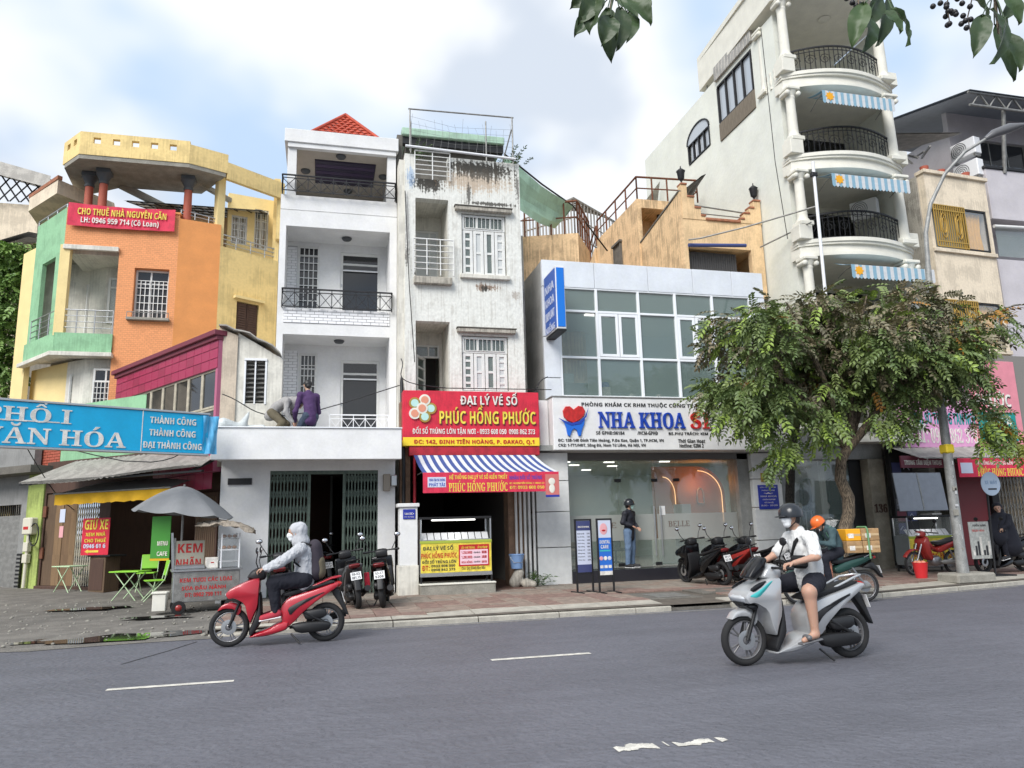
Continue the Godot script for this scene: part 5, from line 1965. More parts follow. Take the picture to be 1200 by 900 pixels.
	for k in 3:
		var s := [["top", 13.75, 16.2, 13.66], ["middle", 13.75, 16.35, 11.08], ["lowest", 14.05, 16.8, 8.4]][k] as Array
		var a := stripes_awning("balcony_awning", "blue and white striped awning, %s of three on the bowed balconies" % s[0], "balcony awnings", s[1] + 0.3, s[2] + 0.3, s[3] + 0.42, -17.9, s[1], s[2], s[3], -16.85, 24, blue, white, 0.36, 0.03, 0.05)
		var e := MB.new()
		var pt := []
		for i in 16:
			var an := TAU * i / 16
			var r := 0.15 if i % 2 == 0 else 0.1
			pt.append(Vector2(s[1] + 0.24 + cos(an) * r, s[3] - 0.17 + sin(an) * r))
		e.prism(pt, -16.842, -16.836)
		put(a, "sun_emblem", e, M.box_yellow)
	# upright pipe with the tie of the awning arms
	var pl := thing("awning_pole", "slim upright steel pole in front of the bowed balconies", "pole", Vector3(13.25, 6.5, -17.0))
	b = MB.new()
	b.tube([Vector3(13.22, 6.0, -17.0), Vector3(13.3, 11.45, -17.0)], 0.045, 8)
	put(pl, "shaft", b, M.white_metal)
	put(pl, "clamp", bxm(13.2, 11.0, -17.06, 13.38, 11.12, -16.94, 0.01), M.dark_metal)
	# ground floor shop: glass front with arched mirrors, stone pier with the street number
	t = thing("corner_shop_front", "dark glass shop front with three arched mirrors under the cream apartment house", "shop", Vector3(13.6, 0, -18.2))
	b = MB.new()
	b.box(12.02, 3.12, -18.0, 15.3, 3.95, -18.28)
	b.box(12.02, 0.12, -18.05, 12.2, 3.12, -18.28)
	put(t, "lintel", b, M.grey_stone)
	put(t, "pier", bxm(14.72, 0.12, -17.9, 15.22, 3.12, -18.28, 0.01), mat("pier_tan", 0.36, 0.335, 0.28, 0.8, 0, T.concrete, 1.2))
	txt(t, "136", 14.77, 1.64, 15.17, 1.88, -17.9, M.brown_panel, true, true, 0.02)
	put(t, "back_wall", bxm(12.0, 0.12, -18.8, 15.4, 3.9, -18.9), mat("pale_panel", 0.62, 0.62, 0.60, 0.7))
	put(t, "shop_floor", bxm(12.0, 0.02, -18.0, 15.4, 0.2, -19.6), M.floor_tile)
	put(t, "glass_panel", bxm(12.2, 0.22, -18.22, 13.4, 3.1, -18.21), M.glass)
	put(t, "glass_panel", bxm(13.41, 0.22, -18.22, 14.3, 3.1, -18.21), M.glass)
	put(t, "shutter_edge", bxm(14.32, 0.2, -18.2, 14.7, 3.1, -18.3), M.black)
	for i in 3:
		b = MB.new()
		var x := [12.33, 13.05, 13.85][i] as float
		var poly := [Vector2(x, 0.7), Vector2(x + 0.52, 0.7)]
		for s in 11:
			var a := PI * s / 10
			poly.append(Vector2(x + 0.26 + 0.26 * cos(a), 2.35 + 0.3 * sin(a)))
		b.prism(poly, -18.75, -18.7, 0.012)
		put(t, "arched_mirror", b, M.gloss_black)
	b = MB.new()
	for i in 5:
		b.tube([Vector3(12.9 + i * 0.18, 0.2, -18.6), Vector3(12.9 + i * 0.18, 1.75, -18.6)], 0.02, 6)
	b.tube([Vector3(12.8, 1.75, -18.6), Vector3(13.75, 1.75, -18.6)], 0.03, 6)
	put(t, "display_rack", b, M.steel)
	for i in 5:
		b = MB.new()
		b.ell(Vector3(12.85 + i * 0.22, 1.86, -18.55), Vector3(0.1, 0.12, 0.1), 8, 6)
		put(t, "display_item", b, [M.text_white, M.black, M.steel, M.black, M.text_white][i])

func MB_side_window(x: float, y0: float, y1: float, z0: float, z1: float, n: int) -> MB:
	var b := MB.new()
	b.box(x - 0.06, y0, z0, x + 0.03, y0 + 0.05, z1)
	b.box(x - 0.06, y1 - 0.05, z0, x + 0.03, y1, z1)
	for i in n + 1:
		var z := lerpf(z0, z1, float(i) / n)
		b.box(x - 0.06, y0 + 0.05, z - 0.03, x + 0.03, y1 - 0.05, z + 0.03)
	return b

func gold_window(t: Node, x0: float, x1: float, y0: float, y1: float):
	var xm := lerpf(x0, x1, 0.56)
	var z := -18.5
	var w := window(t, xm + 0.04, y0, x1, y1, z - 0.03, [], [], 0.05, M.dark_metal, M.glass_clear)
	w.name = "picture_window"
	var b := MB.new()
	var g := []
	for i in 3:
		var row := PackedVector3Array()
		for j in 19:
			var f := j / 18.0
			row.append(Vector3(lerpf(xm + 0.1, x1 - 0.1, lerpf(f, f * 0.8 + 0.1, float(i == 1))), lerpf(y1 - 0.05, y0 + 0.05, i / 2.0), z - 0.16 + 0.03 * sin(j * 1.9)))
		g.append(row)
	b.sheet(g)
	put(w, "curtain", b, M.curtain_yellow)
	put(t, "window_room", bxm(x0, y0, z - 0.35, x1, y1, z - 0.38), M.room)
	# gilded grille: bars with oval scrolls
	b = MB.new()
	for i in 15:
		var x := lerpf(x0, xm, i / 14.0)
		b.box(x - 0.014, y0, z + 0.05, x + 0.014, y1, z + 0.075)
	for f in [0.0, 0.12, 0.88, 1.0]:
		b.box(x0, lerpf(y0, y1, f) - 0.016, z + 0.05, xm, lerpf(y0, y1, f) + 0.016, z + 0.08)
	for c in [0.26, 0.74]:
		for r in [0.13, 0.08]:
			var pts := []
			for i in 17:
				var a := TAU * i / 16
				pts.append(Vector3(lerpf(x0, xm, c) + cos(a) * r, (y0 + y1) / 2 + sin(a) * r * 3.2, z + 0.085))
			b.tube(pts, 0.016, 5)
	put(t, "gilded_grille", b, M.gold_grille)

func terrace_right():
	var t := thing("gilded_window_house", "narrow cream house with gilded window grilles and stained side wall", "house", Vector3(19.7, 0, -18.5), "", 4.0)
	var b := MB.new()
	b.wall(18.45, 21.05, 3.0, 12.3, -18.5, -18.75, [[18.58, 9.82, 20.9, 11.25], [18.58, 6.6, 20.9, 8.1], [18.58, 4.0, 20.9, 5.2]])
	b.box(18.4, 12.3, -18.42, 21.1, 12.42, -18.8, 0.01)
	b.box(18.45, 9.66, -18.42, 21.05, 9.78, -18.5, 0.008)
	b.box(18.45, 6.44, -18.42, 21.05, 6.56, -18.5, 0.008)
	put(t, "street_wall", b, M.cream_old)
	put(t, "side_wall", bxm(18.4, 0.1, -18.75, 18.6, 12.3, -27), M.weathered)
	put(t, "side_wall", bxm(20.9, 0.1, -18.75, 21.05, 12.3, -27), M.cream_old)
	put(t, "roof", bxm(18.6, 12.1, -18.8, 20.9, 12.25, -27), M.dark_concrete)
	gold_window(t, 18.6, 20.88, 9.84, 11.23)
	gold_window(t, 18.6, 20.88, 6.62, 8.08)
	# roof room and tin lean-to above, between the tower and the lavender block
	b = MB.new()
	b.box(18.7, 12.3, -21.5, 20.8, 14.0, -21.6)
	put(t, "roof_room", b, M.dark_concrete)
	b = MB.new()
	b.q(Vector3(17.4, 13.9, -19.2), Vector3(20.9, 14.3, -18.9), Vector3(20.9, 15.2, -22.5), Vector3(17.4, 14.9, -22.5))
	b.q(Vector3(17.4, 13.86, -19.2), Vector3(17.4, 14.86, -22.5), Vector3(20.9, 15.16, -22.5), Vector3(20.9, 14.26, -18.9))
	put(t, "tin_lean_to", b, M.tin)
	for i in 4:
		b = MB.new()
		b.bar(Vector3(18.6 + i * 0.3, 12.9 + i * 0.25, -19.0), Vector3(20.0 + i * 0.3, 14.2, -20.6), 0.06, 0.06)
		put(t, "roof_strut", b, M.galv)
	for p in [Vector3(18.75, 12.42, -18.7), Vector3(19.5, 12.42, -18.75), Vector3(20.5, 12.42, -18.7)]:
		b = MB.new()
		b.lathe([[0.1, 0.0], [0.14, 0.22], [0.12, 0.22]], 10, p)
		put(t, "flower_pot", b, M.terracotta)
	# lavender block with a steel roof truss
	t = thing("lavender_block", "pale lavender block with balcony, outdoor units and a blue grey truss roof", "building", Vector3(23.5, 0, -19.5))
	b = MB.new()
	b.wall(21.6, 28.0, 0.0, 16.2, -20.2, -20.4, [[22.6, 13.8, 25.0, 14.9], [22.0, 6.5, 24.0, 8.0]])
	b.box(21.6, 0, -20.4, 21.75, 15.2, -28)
	put(t, "wall", b, M.lavender)
	window(t, 22.6, 13.8, 25.0, 14.9, -20.3, [0.33, 0.66], [], 0.05, M.galv, M.glass_dark)
	window(t, 22.0, 6.5, 24.0, 8.0, -20.3, [0.5], [], 0.05, M.galv, M.glass_dark)
	put(t, "balcony", bxm(21.5, 11.2, -18.9, 28, 13.0, -20.2, 0.01), M.lavender)
	put(t, "balcony", bxm(21.5, 3.4, -18.95, 28, 9.8, -20.2, 0.01), M.lavender)
	put(t, "balcony_coping", bxm(21.45, 13.0, -18.85, 28, 13.1, -20.2, 0.01), M.dark_metal)
	b = MB.new()
	b.tube([Vector3(21.45, 10.9, -18.85), Vector3(28, 11.1, -18.85)], 0.06, 8)
	put(t, "gutter_pipe", b, M.window_white)
	put(t, "balcony_glass", bxm(21.6, 9.9, -18.95, 23.6, 10.9, -18.97), M.glass)
	air_conditioner(t, Vector3(21.35, 13.9, -19.4), -80, 1.1)
	air_conditioner(t, Vector3(21.35, 13.1, -19.4), -80, 1.1)
	b = MB.new()
	b.q(Vector3(20.6, 15.4, -18.2), Vector3(29, 15.4, -18.2), Vector3(29, 17.2, -25), Vector3(20.6, 17.2, -25))
	b.q(Vector3(20.6, 15.3, -18.2), Vector3(20.6, 17.1, -25), Vector3(29, 17.1, -25), Vector3(29, 15.3, -18.2))
	put(t, "roof", b, mat("roof_bluegrey", 0.34, 0.37, 0.42, 0.6, 0.2, T.plaster, 1.5))
	b = MB.new()
	for i in 12:
		var x := 20.7 + i * 0.7
		b.tube([Vector3(x, 14.9, -18.3), Vector3(x + 0.35, 15.35, -18.3), Vector3(x + 0.7, 14.9, -18.3)], 0.035, 5)
	b.tube([Vector3(20.6, 14.9, -18.3), Vector3(29, 14.9, -18.3)], 0.045, 6)
	b.tube([Vector3(20.6, 15.36, -18.3), Vector3(29, 15.36, -18.3)], 0.045, 6)
	b.tube([Vector3(22.3, 12.9, -18.9), Vector3(22.1, 15.0, -18.4)], 0.07, 6)
	put(t, "roof_truss", b, M.galv)
	# shop unit on the ground floor behind the lottery stall
	t = thing("shop_unit", "dark shop unit with red panelled door and grey folding gate under the pink sign", "shop", Vector3(17.5, 0, -18))
	b = MB.new()
	b.box(15.3, 0.1, -26, 21, 3.6, -26.1)
	b.box(15.26, 0.1, -18.2, 15.36, 3.4, -26)
	b.box(20.95, 0.1, -18.2, 21.05, 3.4, -26)
	b.box(15.3, 3.4, -18.4, 21, 3.5, -26)
	b.box(15.3, 3.4, -17.8, 21, 6.2, -18.4)
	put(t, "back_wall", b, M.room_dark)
	put(t, "red_door", bxm(17.05, 0.15, -17.5, 18.25, 2.95, -17.6, 0.01), mat("door_red", 0.16, 0.012, 0.016, 0.5))
	put(t, "door_post", bxm(18.27, 0.15, -17.4, 18.5, 2.95, -17.6, 0.01), M.dark_metal)
	folding_gate(t, 18.55, 19.6, 0.15, 2.95, -17.55, 9, M.gate_grey)
	folding_gate(t, 19.75, 20.9, 0.15, 2.95, -17.55, 9, M.gate_grey)
	put(t, "pier", bxm(20.9, 0.12, -17.4, 21.2, 3.6, -17.8), M.cream_old)
	put(t, "shop_floor", bxm(15.3, 0.0, -17.5, 21, 0.14, -26), M.dark_concrete)

# wall panel along a..b (plan points), from y0 to y1, with holes [s0, y0, s1, y1] measured along the wall
func wall_line(b: MB, a: Vector2, e: Vector2, y0: float, y1: float, thick: float, holes := []):
	var d := (e - a).normalized()
	b.t = Transform3D(Basis(Vector3(d.x, 0, d.y), UPV, Vector3(-d.y, 0, d.x)), Vector3(a.x, 0, a.y))
	b.wall(0, a.distance_to(e), y0, y1, 0, -thick, holes)
	b.t = Transform3D.IDENTITY

func yellow_house():
	var t := thing("orange_corner_house", "yellow and orange corner house with green balcony, red columns and pierced roof beam", "house", Vector3(-5, 0, -24))
	var A := Vector2(-7.42, -23.2)
	var B := Vector2(-4.35, -23.2)
	var C := Vector2(-3.2, -23.5)
	var D := Vector2(-1.55, -24.6)
	var F := Vector2(-8.75, -24.95)
	var b := MB.new()
	wall_line(b, Vector2(-5.95, -23.2), B, 4.4, 11.1, 0.25, [[0.45, 7.82, 1.4, 9.34]])
	b.wall(-7.42, -5.95, 9.92, 11.1, -23.2, -23.45)
	put(t, "tiled_wall", b, M.orange_tile)
	b = MB.new()
	wall_line(b, B, C, 4.4, 10.98, 0.25)
	put(t, "orange_wall", b, M.orange_clean)
	put(t, "parapet_cap", bxm(-5.97, 11.1, -23.17, -4.33, 11.16, -23.45), M.orange_clean)
	# the yellow flank with its shuttered window
	b = MB.new()
	var len := C.distance_to(D)
	wall_line(b, C, D, 4.0, 10.3, 0.25, [[0.62, 7.62, 1.36, 8.66]])
	put(t, "flank_wall", b, M.yellow_wall)
	b = MB.new()
	wall_line(b, D, Vector2(-1.55, -31), 4.0, 13.2, 0.2)
	put(t, "flank_wall", b, M.yellow_wall)
	var d := (D - C).normalized()
	var tf := Transform3D(Basis(Vector3(d.x, 0, d.y), UPV, Vector3(-d.y, 0, d.x)), Vector3(C.x, 0, C.y))
	for i in 2:
		b = MB.new()
		b.t = tf
		b.box(0.63 + i * 0.365, 7.64, -0.12, 0.985 + i * 0.365, 8.64, -0.06, 0.01)
		var sh := put(t, "shutter", b, M.brown_panel)
		for j in 12:
			b = MB.new()
			b.t = tf
			b.box(0.67 + i * 0.365, 7.7 + j * 0.075, -0.065, 0.95 + i * 0.365, 7.75 + j * 0.075, -0.04)
			put(sh, "slat", b, M.brown_panel)
	b = MB.new()
	b.t = tf
	b.box(0.5, 8.72, 0.0, 1.5, 8.8, 0.14)
	put(t, "window_hood", b, M.yellow_clean)
	# pillar, roof terrace railing and upper room on the flank
	b = MB.new()
	b.t = tf
	b.box(-0.12, 10.3, -0.3, 0.12, 12.62, -0.06, 0.01)
	put(t, "pillar", b, M.yellow_clean)
	railing_bars(t, [Vector3(C.x, 10.3, C.y - 0.1), Vector3(D.x, 10.3, D.y - 0.1)], 0.42, 3, 4, M.steel, 0.018)
	railing_bars(t, [Vector3(B.x, 11.1, B.y - 0.15), Vector3(C.x, 10.98, C.y - 0.15)], 0.22, 2, 3, M.steel, 0.018)
	b = MB.new()
	wall_line(b, Vector2(-3.2, -24.9), Vector2(-1.7, -25.3), 10.0, 12.7, 0.2, [[0.12, 10.95, 0.62, 11.95], [0.85, 10.9, 1.3, 12.3]])
	put(t, "penthouse_wall", b, M.yellow_clean)
	var pd := (Vector2(-1.7, -25.3) - Vector2(-3.2, -24.9)).normalized()
	for s in [[0.12, 10.95, 0.62, 11.95], [0.85, 10.9, 1.3, 12.3]]:
		var w := window(t, s[0], s[1], s[2], s[3], -0.08, [0.5], [0.72], 0.05, M.window_white, M.glass)
		grille(w, s[0], s[1], s[2], s[3], -0.02, 5, 4, 0.008, M.window_white)
		w.transform = Transform3D(Basis(Vector3(pd.x, 0, pd.y), UPV, Vector3(-pd.y, 0, pd.x)), Vector3(-3.2, 0, -24.9) - t.position)
	# window in the orange front, deep set with bars
	var w := window(t, -5.5, 7.82, -4.55, 9.34, -23.42, [0.45], [0.72], 0.06, M.window_white, M.glass_dark)
	grille(w, -5.46, 7.86, -4.6, 9.0, -23.36, 7, 5, 0.01, M.window_white)
	put(t, "window_sill", bxm(-5.62, 7.72, -23.06, -4.46, 7.8, -23.25, 0.01), M.concrete)
	b = MB.new()
	b.tube([Vector3(-5.6, 7.95, -23.08), Vector3(-4.48, 7.95, -23.08)], 0.014, 5)
	for i in 8:
		b.tube([Vector3(-5.6 + i * 0.16, 7.8, -23.08), Vector3(-5.6 + i * 0.16, 7.95, -23.08)], 0.01, 4)
	put(t, "sill_rail", b, M.galv)
	# balcony: green apron, steel railing, recessed white wall with door and window
	b = MB.new()
	slab(b, [Vector2(-7.42, -23.15), Vector2(-5.95, -23.15), Vector2(-5.95, -24.7), Vector2(-8.7, -24.9)], 6.7, 6.9)
	put(t, "balcony_slab", b, M.white_old)
	b = MB.new()
	wall_line(b, A + Vector2(-0.02, 0.06), Vector2(-5.95, -23.14), 6.74, 7.28, 0.12)
	wall_line(b, F + Vector2(-0.05, 0.05), A + Vector2(-0.03, 0.06), 6.74, 7.28, 0.12)
	put(t, "balcony_apron", b, M.green_wall)
	b = MB.new()
	slab(b, [Vector2(-7.5, -22.98), Vector2(-5.9, -22.98), Vector2(-5.9, -23.3), Vector2(-7.4, -23.4), Vector2(-8.8, -25), Vector2(-8.95, -24.9)], 6.58, 6.7, 0.01)
	put(t, "balcony_moulding", b, M.white_old)
	railing_bars(t, [Vector3(-8.6, 7.28, -24.75), Vector3(-7.4, 7.28, -23.2), Vector3(-5.98, 7.28, -23.2)], 0.7, 4, 3, M.steel, 0.018)
	b = MB.new()
	wall_line(b, Vector2(-7.2, -25.0), Vector2(-6.6, -24.5), 6.9, 9.95, 0.1)
	wall_line(b, Vector2(-6.6, -24.5), Vector2(-5.9, -24.5), 6.9, 9.95, 0.1)
	wall_line(b, Vector2(-8.7, -25.0), Vector2(-7.2, -25.0), 6.9, 9.95, 0.1)
	b.box(-5.96, 6.9, -24.5, -5.9, 9.95, -23.4)
	b.box(-7.4, 9.75, -23.45, -5.95, 9.92, -25)
	put(t, "balcony_wall", b, M.white_old)
	w = window(t, 0, 0, 0.62, 2.3, 0, [0.5], [0.3, 0.75], 0.07, M.window_white, M.glass, "door")
	w.transform = Transform3D(Basis(UPV, deg_to_rad(40)), Vector3(-7.22, 7.0, -24.93) - t.position)
	w = window(t, -6.5, 7.95, -6.0, 9.4, -24.46, [], [0.78], 0.07, M.window_white, M.glass)
	put(t, "lintel", bxm(-7.42, 9.78, -23.1, -5.95, 9.92, -23.2, 0.01), M.white_old)
	b = MB.new()
	b.box(-7.5, 7.2, -23.16, -7.24, 9.92, -23.4)
	put(t, "balcony_post", b, M.yellow_clean)
	b = MB.new()
	wall_line(b, Vector2(-8.75, -24.95), Vector2(-8.35, -24.43), 6.9, 11.1, 0.12)
	wall_line(b, Vector2(-7.75, -23.64), A, 6.9, 11.1, 0.12)
	wall_line(b, Vector2(-8.4, -24.5), Vector2(-7.7, -23.58), 9.7, 11.1, 0.12)
	put(t, "green_wall", b, M.green_wall)
	b = MB.new()
	wall_line(b, Vector2(-9.3, -25.6), F, 2.0, 10.4, 0.15)
	put(t, "corner_strip", b, M.yellow_clean)
	railing_bars(t, [Vector3(-8.7, 11.1, -24.9), Vector3(-7.45, 11.1, -23.3)], 0.12, 1, 3, M.steel, 0.025)
	# white bowed storey under the balcony
	b = MB.new()
	wall_line(b, Vector2(-7.3, -24.0), Vector2(-6.7, -23.5), 3.0, 6.6, 0.12)
	wall_line(b, Vector2(-6.7, -23.5), Vector2(-5.4, -23.4), 3.0, 6.6, 0.12)
	put(t, "lower_wall", b, M.white_old)
	b = MB.new()
	wall_line(b, Vector2(-8.7, -25.4), Vector2(-7.3, -24.0), 3.0, 6.6, 0.12)
	put(t, "lower_wall", b, M.yellow_clean)
	w = window(t, 0, 0, 0.5, 2.2, 0, [0.5], [0.75], 0.06, M.window_white, M.glass_dark, "door")
	w.transform = Transform3D(Basis(UPV, deg_to_rad(40)), Vector3(-7.15, 4.0, -23.78) - t.position)
	w = window(t, -6.42, 4.6, -5.75, 6.3, -23.36, [0.5], [0.78], 0.06, M.window_white, M.glass_dark)
	grille(w, -6.38, 4.6, -5.8, 5.9, -23.31, 6, 8, 0.009, M.window_white)
	# terrace slab, red columns, roof plate with its pierced beam
	b = MB.new()
	slab(b, [Vector2(-7.3, -23.5), Vector2(-4.4, -23.5), Vector2(-3.3, -23.8), Vector2(-1.7, -24.8), Vector2(-1.7, -30), Vector2(-8.8, -30), Vector2(-8.6, -25)], 9.95, 10.25)
	put(t, "terrace_slab", b, M.concrete)
	for p in [Vector3(-7.05, 10.25, -23.75), Vector3(-6.58, 10.25, -23.45), Vector3(-4.2, 10.25, -23.45)]:
		b = MB.new()
		b.lathe([[0.15, 0.0], [0.13, 0.3], [0.115, 1.75], [0.13, 1.78]], 16, p)
		var c := put(t, "column", b, M.terracotta)
		b = MB.new()
		b.lathe([[0.13, 1.75], [0.15, 1.8], [0.12, 1.85], [0.2, 2.02], [0.24, 2.06]], 12, p)
		b.box(p.x - 0.2, p.y + 2.06, p.z - 0.2, p.x + 0.2, p.y + 2.2, p.z + 0.2, 0.02)
		put(c, "capital", b, M.dark_capital)
	b = MB.new()
	slab(b, [Vector2(-7.7, -23.5), Vector2(-7.1, -22.75), Vector2(-4.1, -22.75), Vector2(-3.1, -23.2), Vector2(-4.0, -24.6), Vector2(-6.4, -24.6), Vector2(-7.9, -25.6)], 12.45, 12.6)
	put(t, "roof_plate", b, M.concrete)
	b = MB.new()
	var hole := func(n, x0, st):
		var o := []
		for i in n:
			o.append([x0 + i * st, 12.95, x0 + 0.2 + i * st, 13.14])
		return o
	wall_line(b, Vector2(-7.1, -22.73), Vector2(-4.1, -22.73), 12.58, 13.3, 0.14, hole.call(5, 0.35, 0.52))
	wall_line(b, Vector2(-7.78, -23.58), Vector2(-7.1, -22.73), 12.58, 13.3, 0.14, hole.call(2, 0.25, 0.42))
	wall_line(b, Vector2(-4.1, -22.73), Vector2(-3.05, -23.2), 12.58, 13.2, 0.14)
	wall_line(b, Vector2(-3.05, -23.2), Vector2(-1.4, -24.4), 12.4, 12.95, 0.14)
	wall_line(b, Vector2(-1.5, -24.4), Vector2(-1.5, -30), 11.0, 12.95, 0.14)
	put(t, "roof_beam", b, M.yellow_wall)
	# pergola beams towards the back, glazed skylight grid, beige eaves of the rear wing
	b = MB.new()
	b.bar(Vector3(-6.4, 12.5, -24.5), Vector3(-3.2, 11.6, -26.5), 0.2, 0.2)
	b.bar(Vector3(-4.2, 12.5, -23.6), Vector3(-2.0, 12.4, -26.5), 0.14, 0.14)
	put(t, "pergola_beam", b, M.concrete)
	b = MB.new()
	for i in 11:
		b.bar(Vector3(-6.2 + i * 0.4, 12.0, -24.6), Vector3(-5.4 + i * 0.4, 12.9, -28), 0.025, 0.025)
	for i in 7:
		b.bar(Vector3(-6.2 + i * 0.13, 12.02 + i * 0.15, -24.6 - i * 0.57), Vector3(-2.1 + i * 0.13, 12.02 + i * 0.15, -24.6 - i * 0.57), 0.025, 0.025)
	put(t, "skylight_frame", b, M.dark_metal)
	b = MB.new()
	b.q(Vector3(-6.3, 12.03, -24.6), Vector3(-2.1, 12.03, -24.6), Vector3(-1.4, 12.93, -28), Vector3(-5.5, 12.93, -28))
	put(t, "skylight_pane", b, M.frosted_pane)
	b = MB.new()
	slab(b, [Vector2(-9.3, -25.6), Vector2(-8.0, -24.0), Vector2(-6.8, -25.5), Vector2(-7.2, -28), Vector2(-9.5, -28)], 11.85, 12.3)
	put(t, "rear_eaves", b, M.cream_old)
	b = MB.new()
	slab(b, [Vector2(-9.35, -25.65), Vector2(-8.0, -23.95), Vector2(-7.9, -24.05), Vector2(-9.2, -25.7)], 12.3, 12.42)
	put(t, "eaves_tile", b, M.coping)
	put(t, "rear_wing", bxm(-8.2, 4, -25.4, -6.0, 11.85, -29), M.cream_old)
	put(t, "rear_wing", bxm(-6.0, 4, -25.4, -1.7, 12.0, -29), M.peach_clean)
	# far beige block and metal roof up the alley
	t = thing("beige_block", "beige block with a dark steel canopy up the alley behind the creeper", "building", Vector3(-13, 0, -32))
	b = MB.new()
	b.box(-22, 0, -31, -10.9, 14.3, -36)
	put(t, "wall", b, M.cream_old)
	b = MB.new()
	b.q(Vector3(-20, 17.6, -30.5), Vector3(-10.4, 15.2, -30.5), Vector3(-10.4, 15.8, -33), Vector3(-20, 18.2, -33))
	b.q(Vector3(-20, 17.4, -30.5), Vector3(-20, 18.0, -33), Vector3(-10.4, 15.6, -33), Vector3(-10.4, 15.0, -30.5))
	b.q(Vector3(-20, 16.9, -30.4), Vector3(-10.4, 14.8, -30.4), Vector3(-10.4, 15.3, -30.4), Vector3(-20, 17.6, -30.4))
	put(t, "steel_roof", b, M.tin)
	b = MB.new()
	for i in 26:
		var x := -20 + i * 0.37
		b.tube([Vector3(x, 14.3, -30.8), Vector3(x + 0.7, 16.3 - i * 0.05, -30.8)], 0.03, 4)
		b.tube([Vector3(x + 0.7, 14.3, -30.8), Vector3(x, 16.4 - i * 0.05, -30.8)], 0.03, 4)
	put(t, "roof_lattice", b, M.dark_metal)
	b = MB.new()
	b.q(Vector3(-20, 8.5, -29.4), Vector3(-10.6, 12.6, -29.4), Vector3(-10.6, 13.1, -31), Vector3(-20, 9.4, -31))
	b.q(Vector3(-20, 8.3, -29.4), Vector3(-20, 9.2, -31), Vector3(-10.6, 12.9, -31), Vector3(-10.6, 12.4, -29.4))
	put(t, "lean_to_roof", b, M.tin)
	put(t, "lower_wall", bxm(-22, 0, -28.5, -9.6, 6.2, -31), M.weathered)

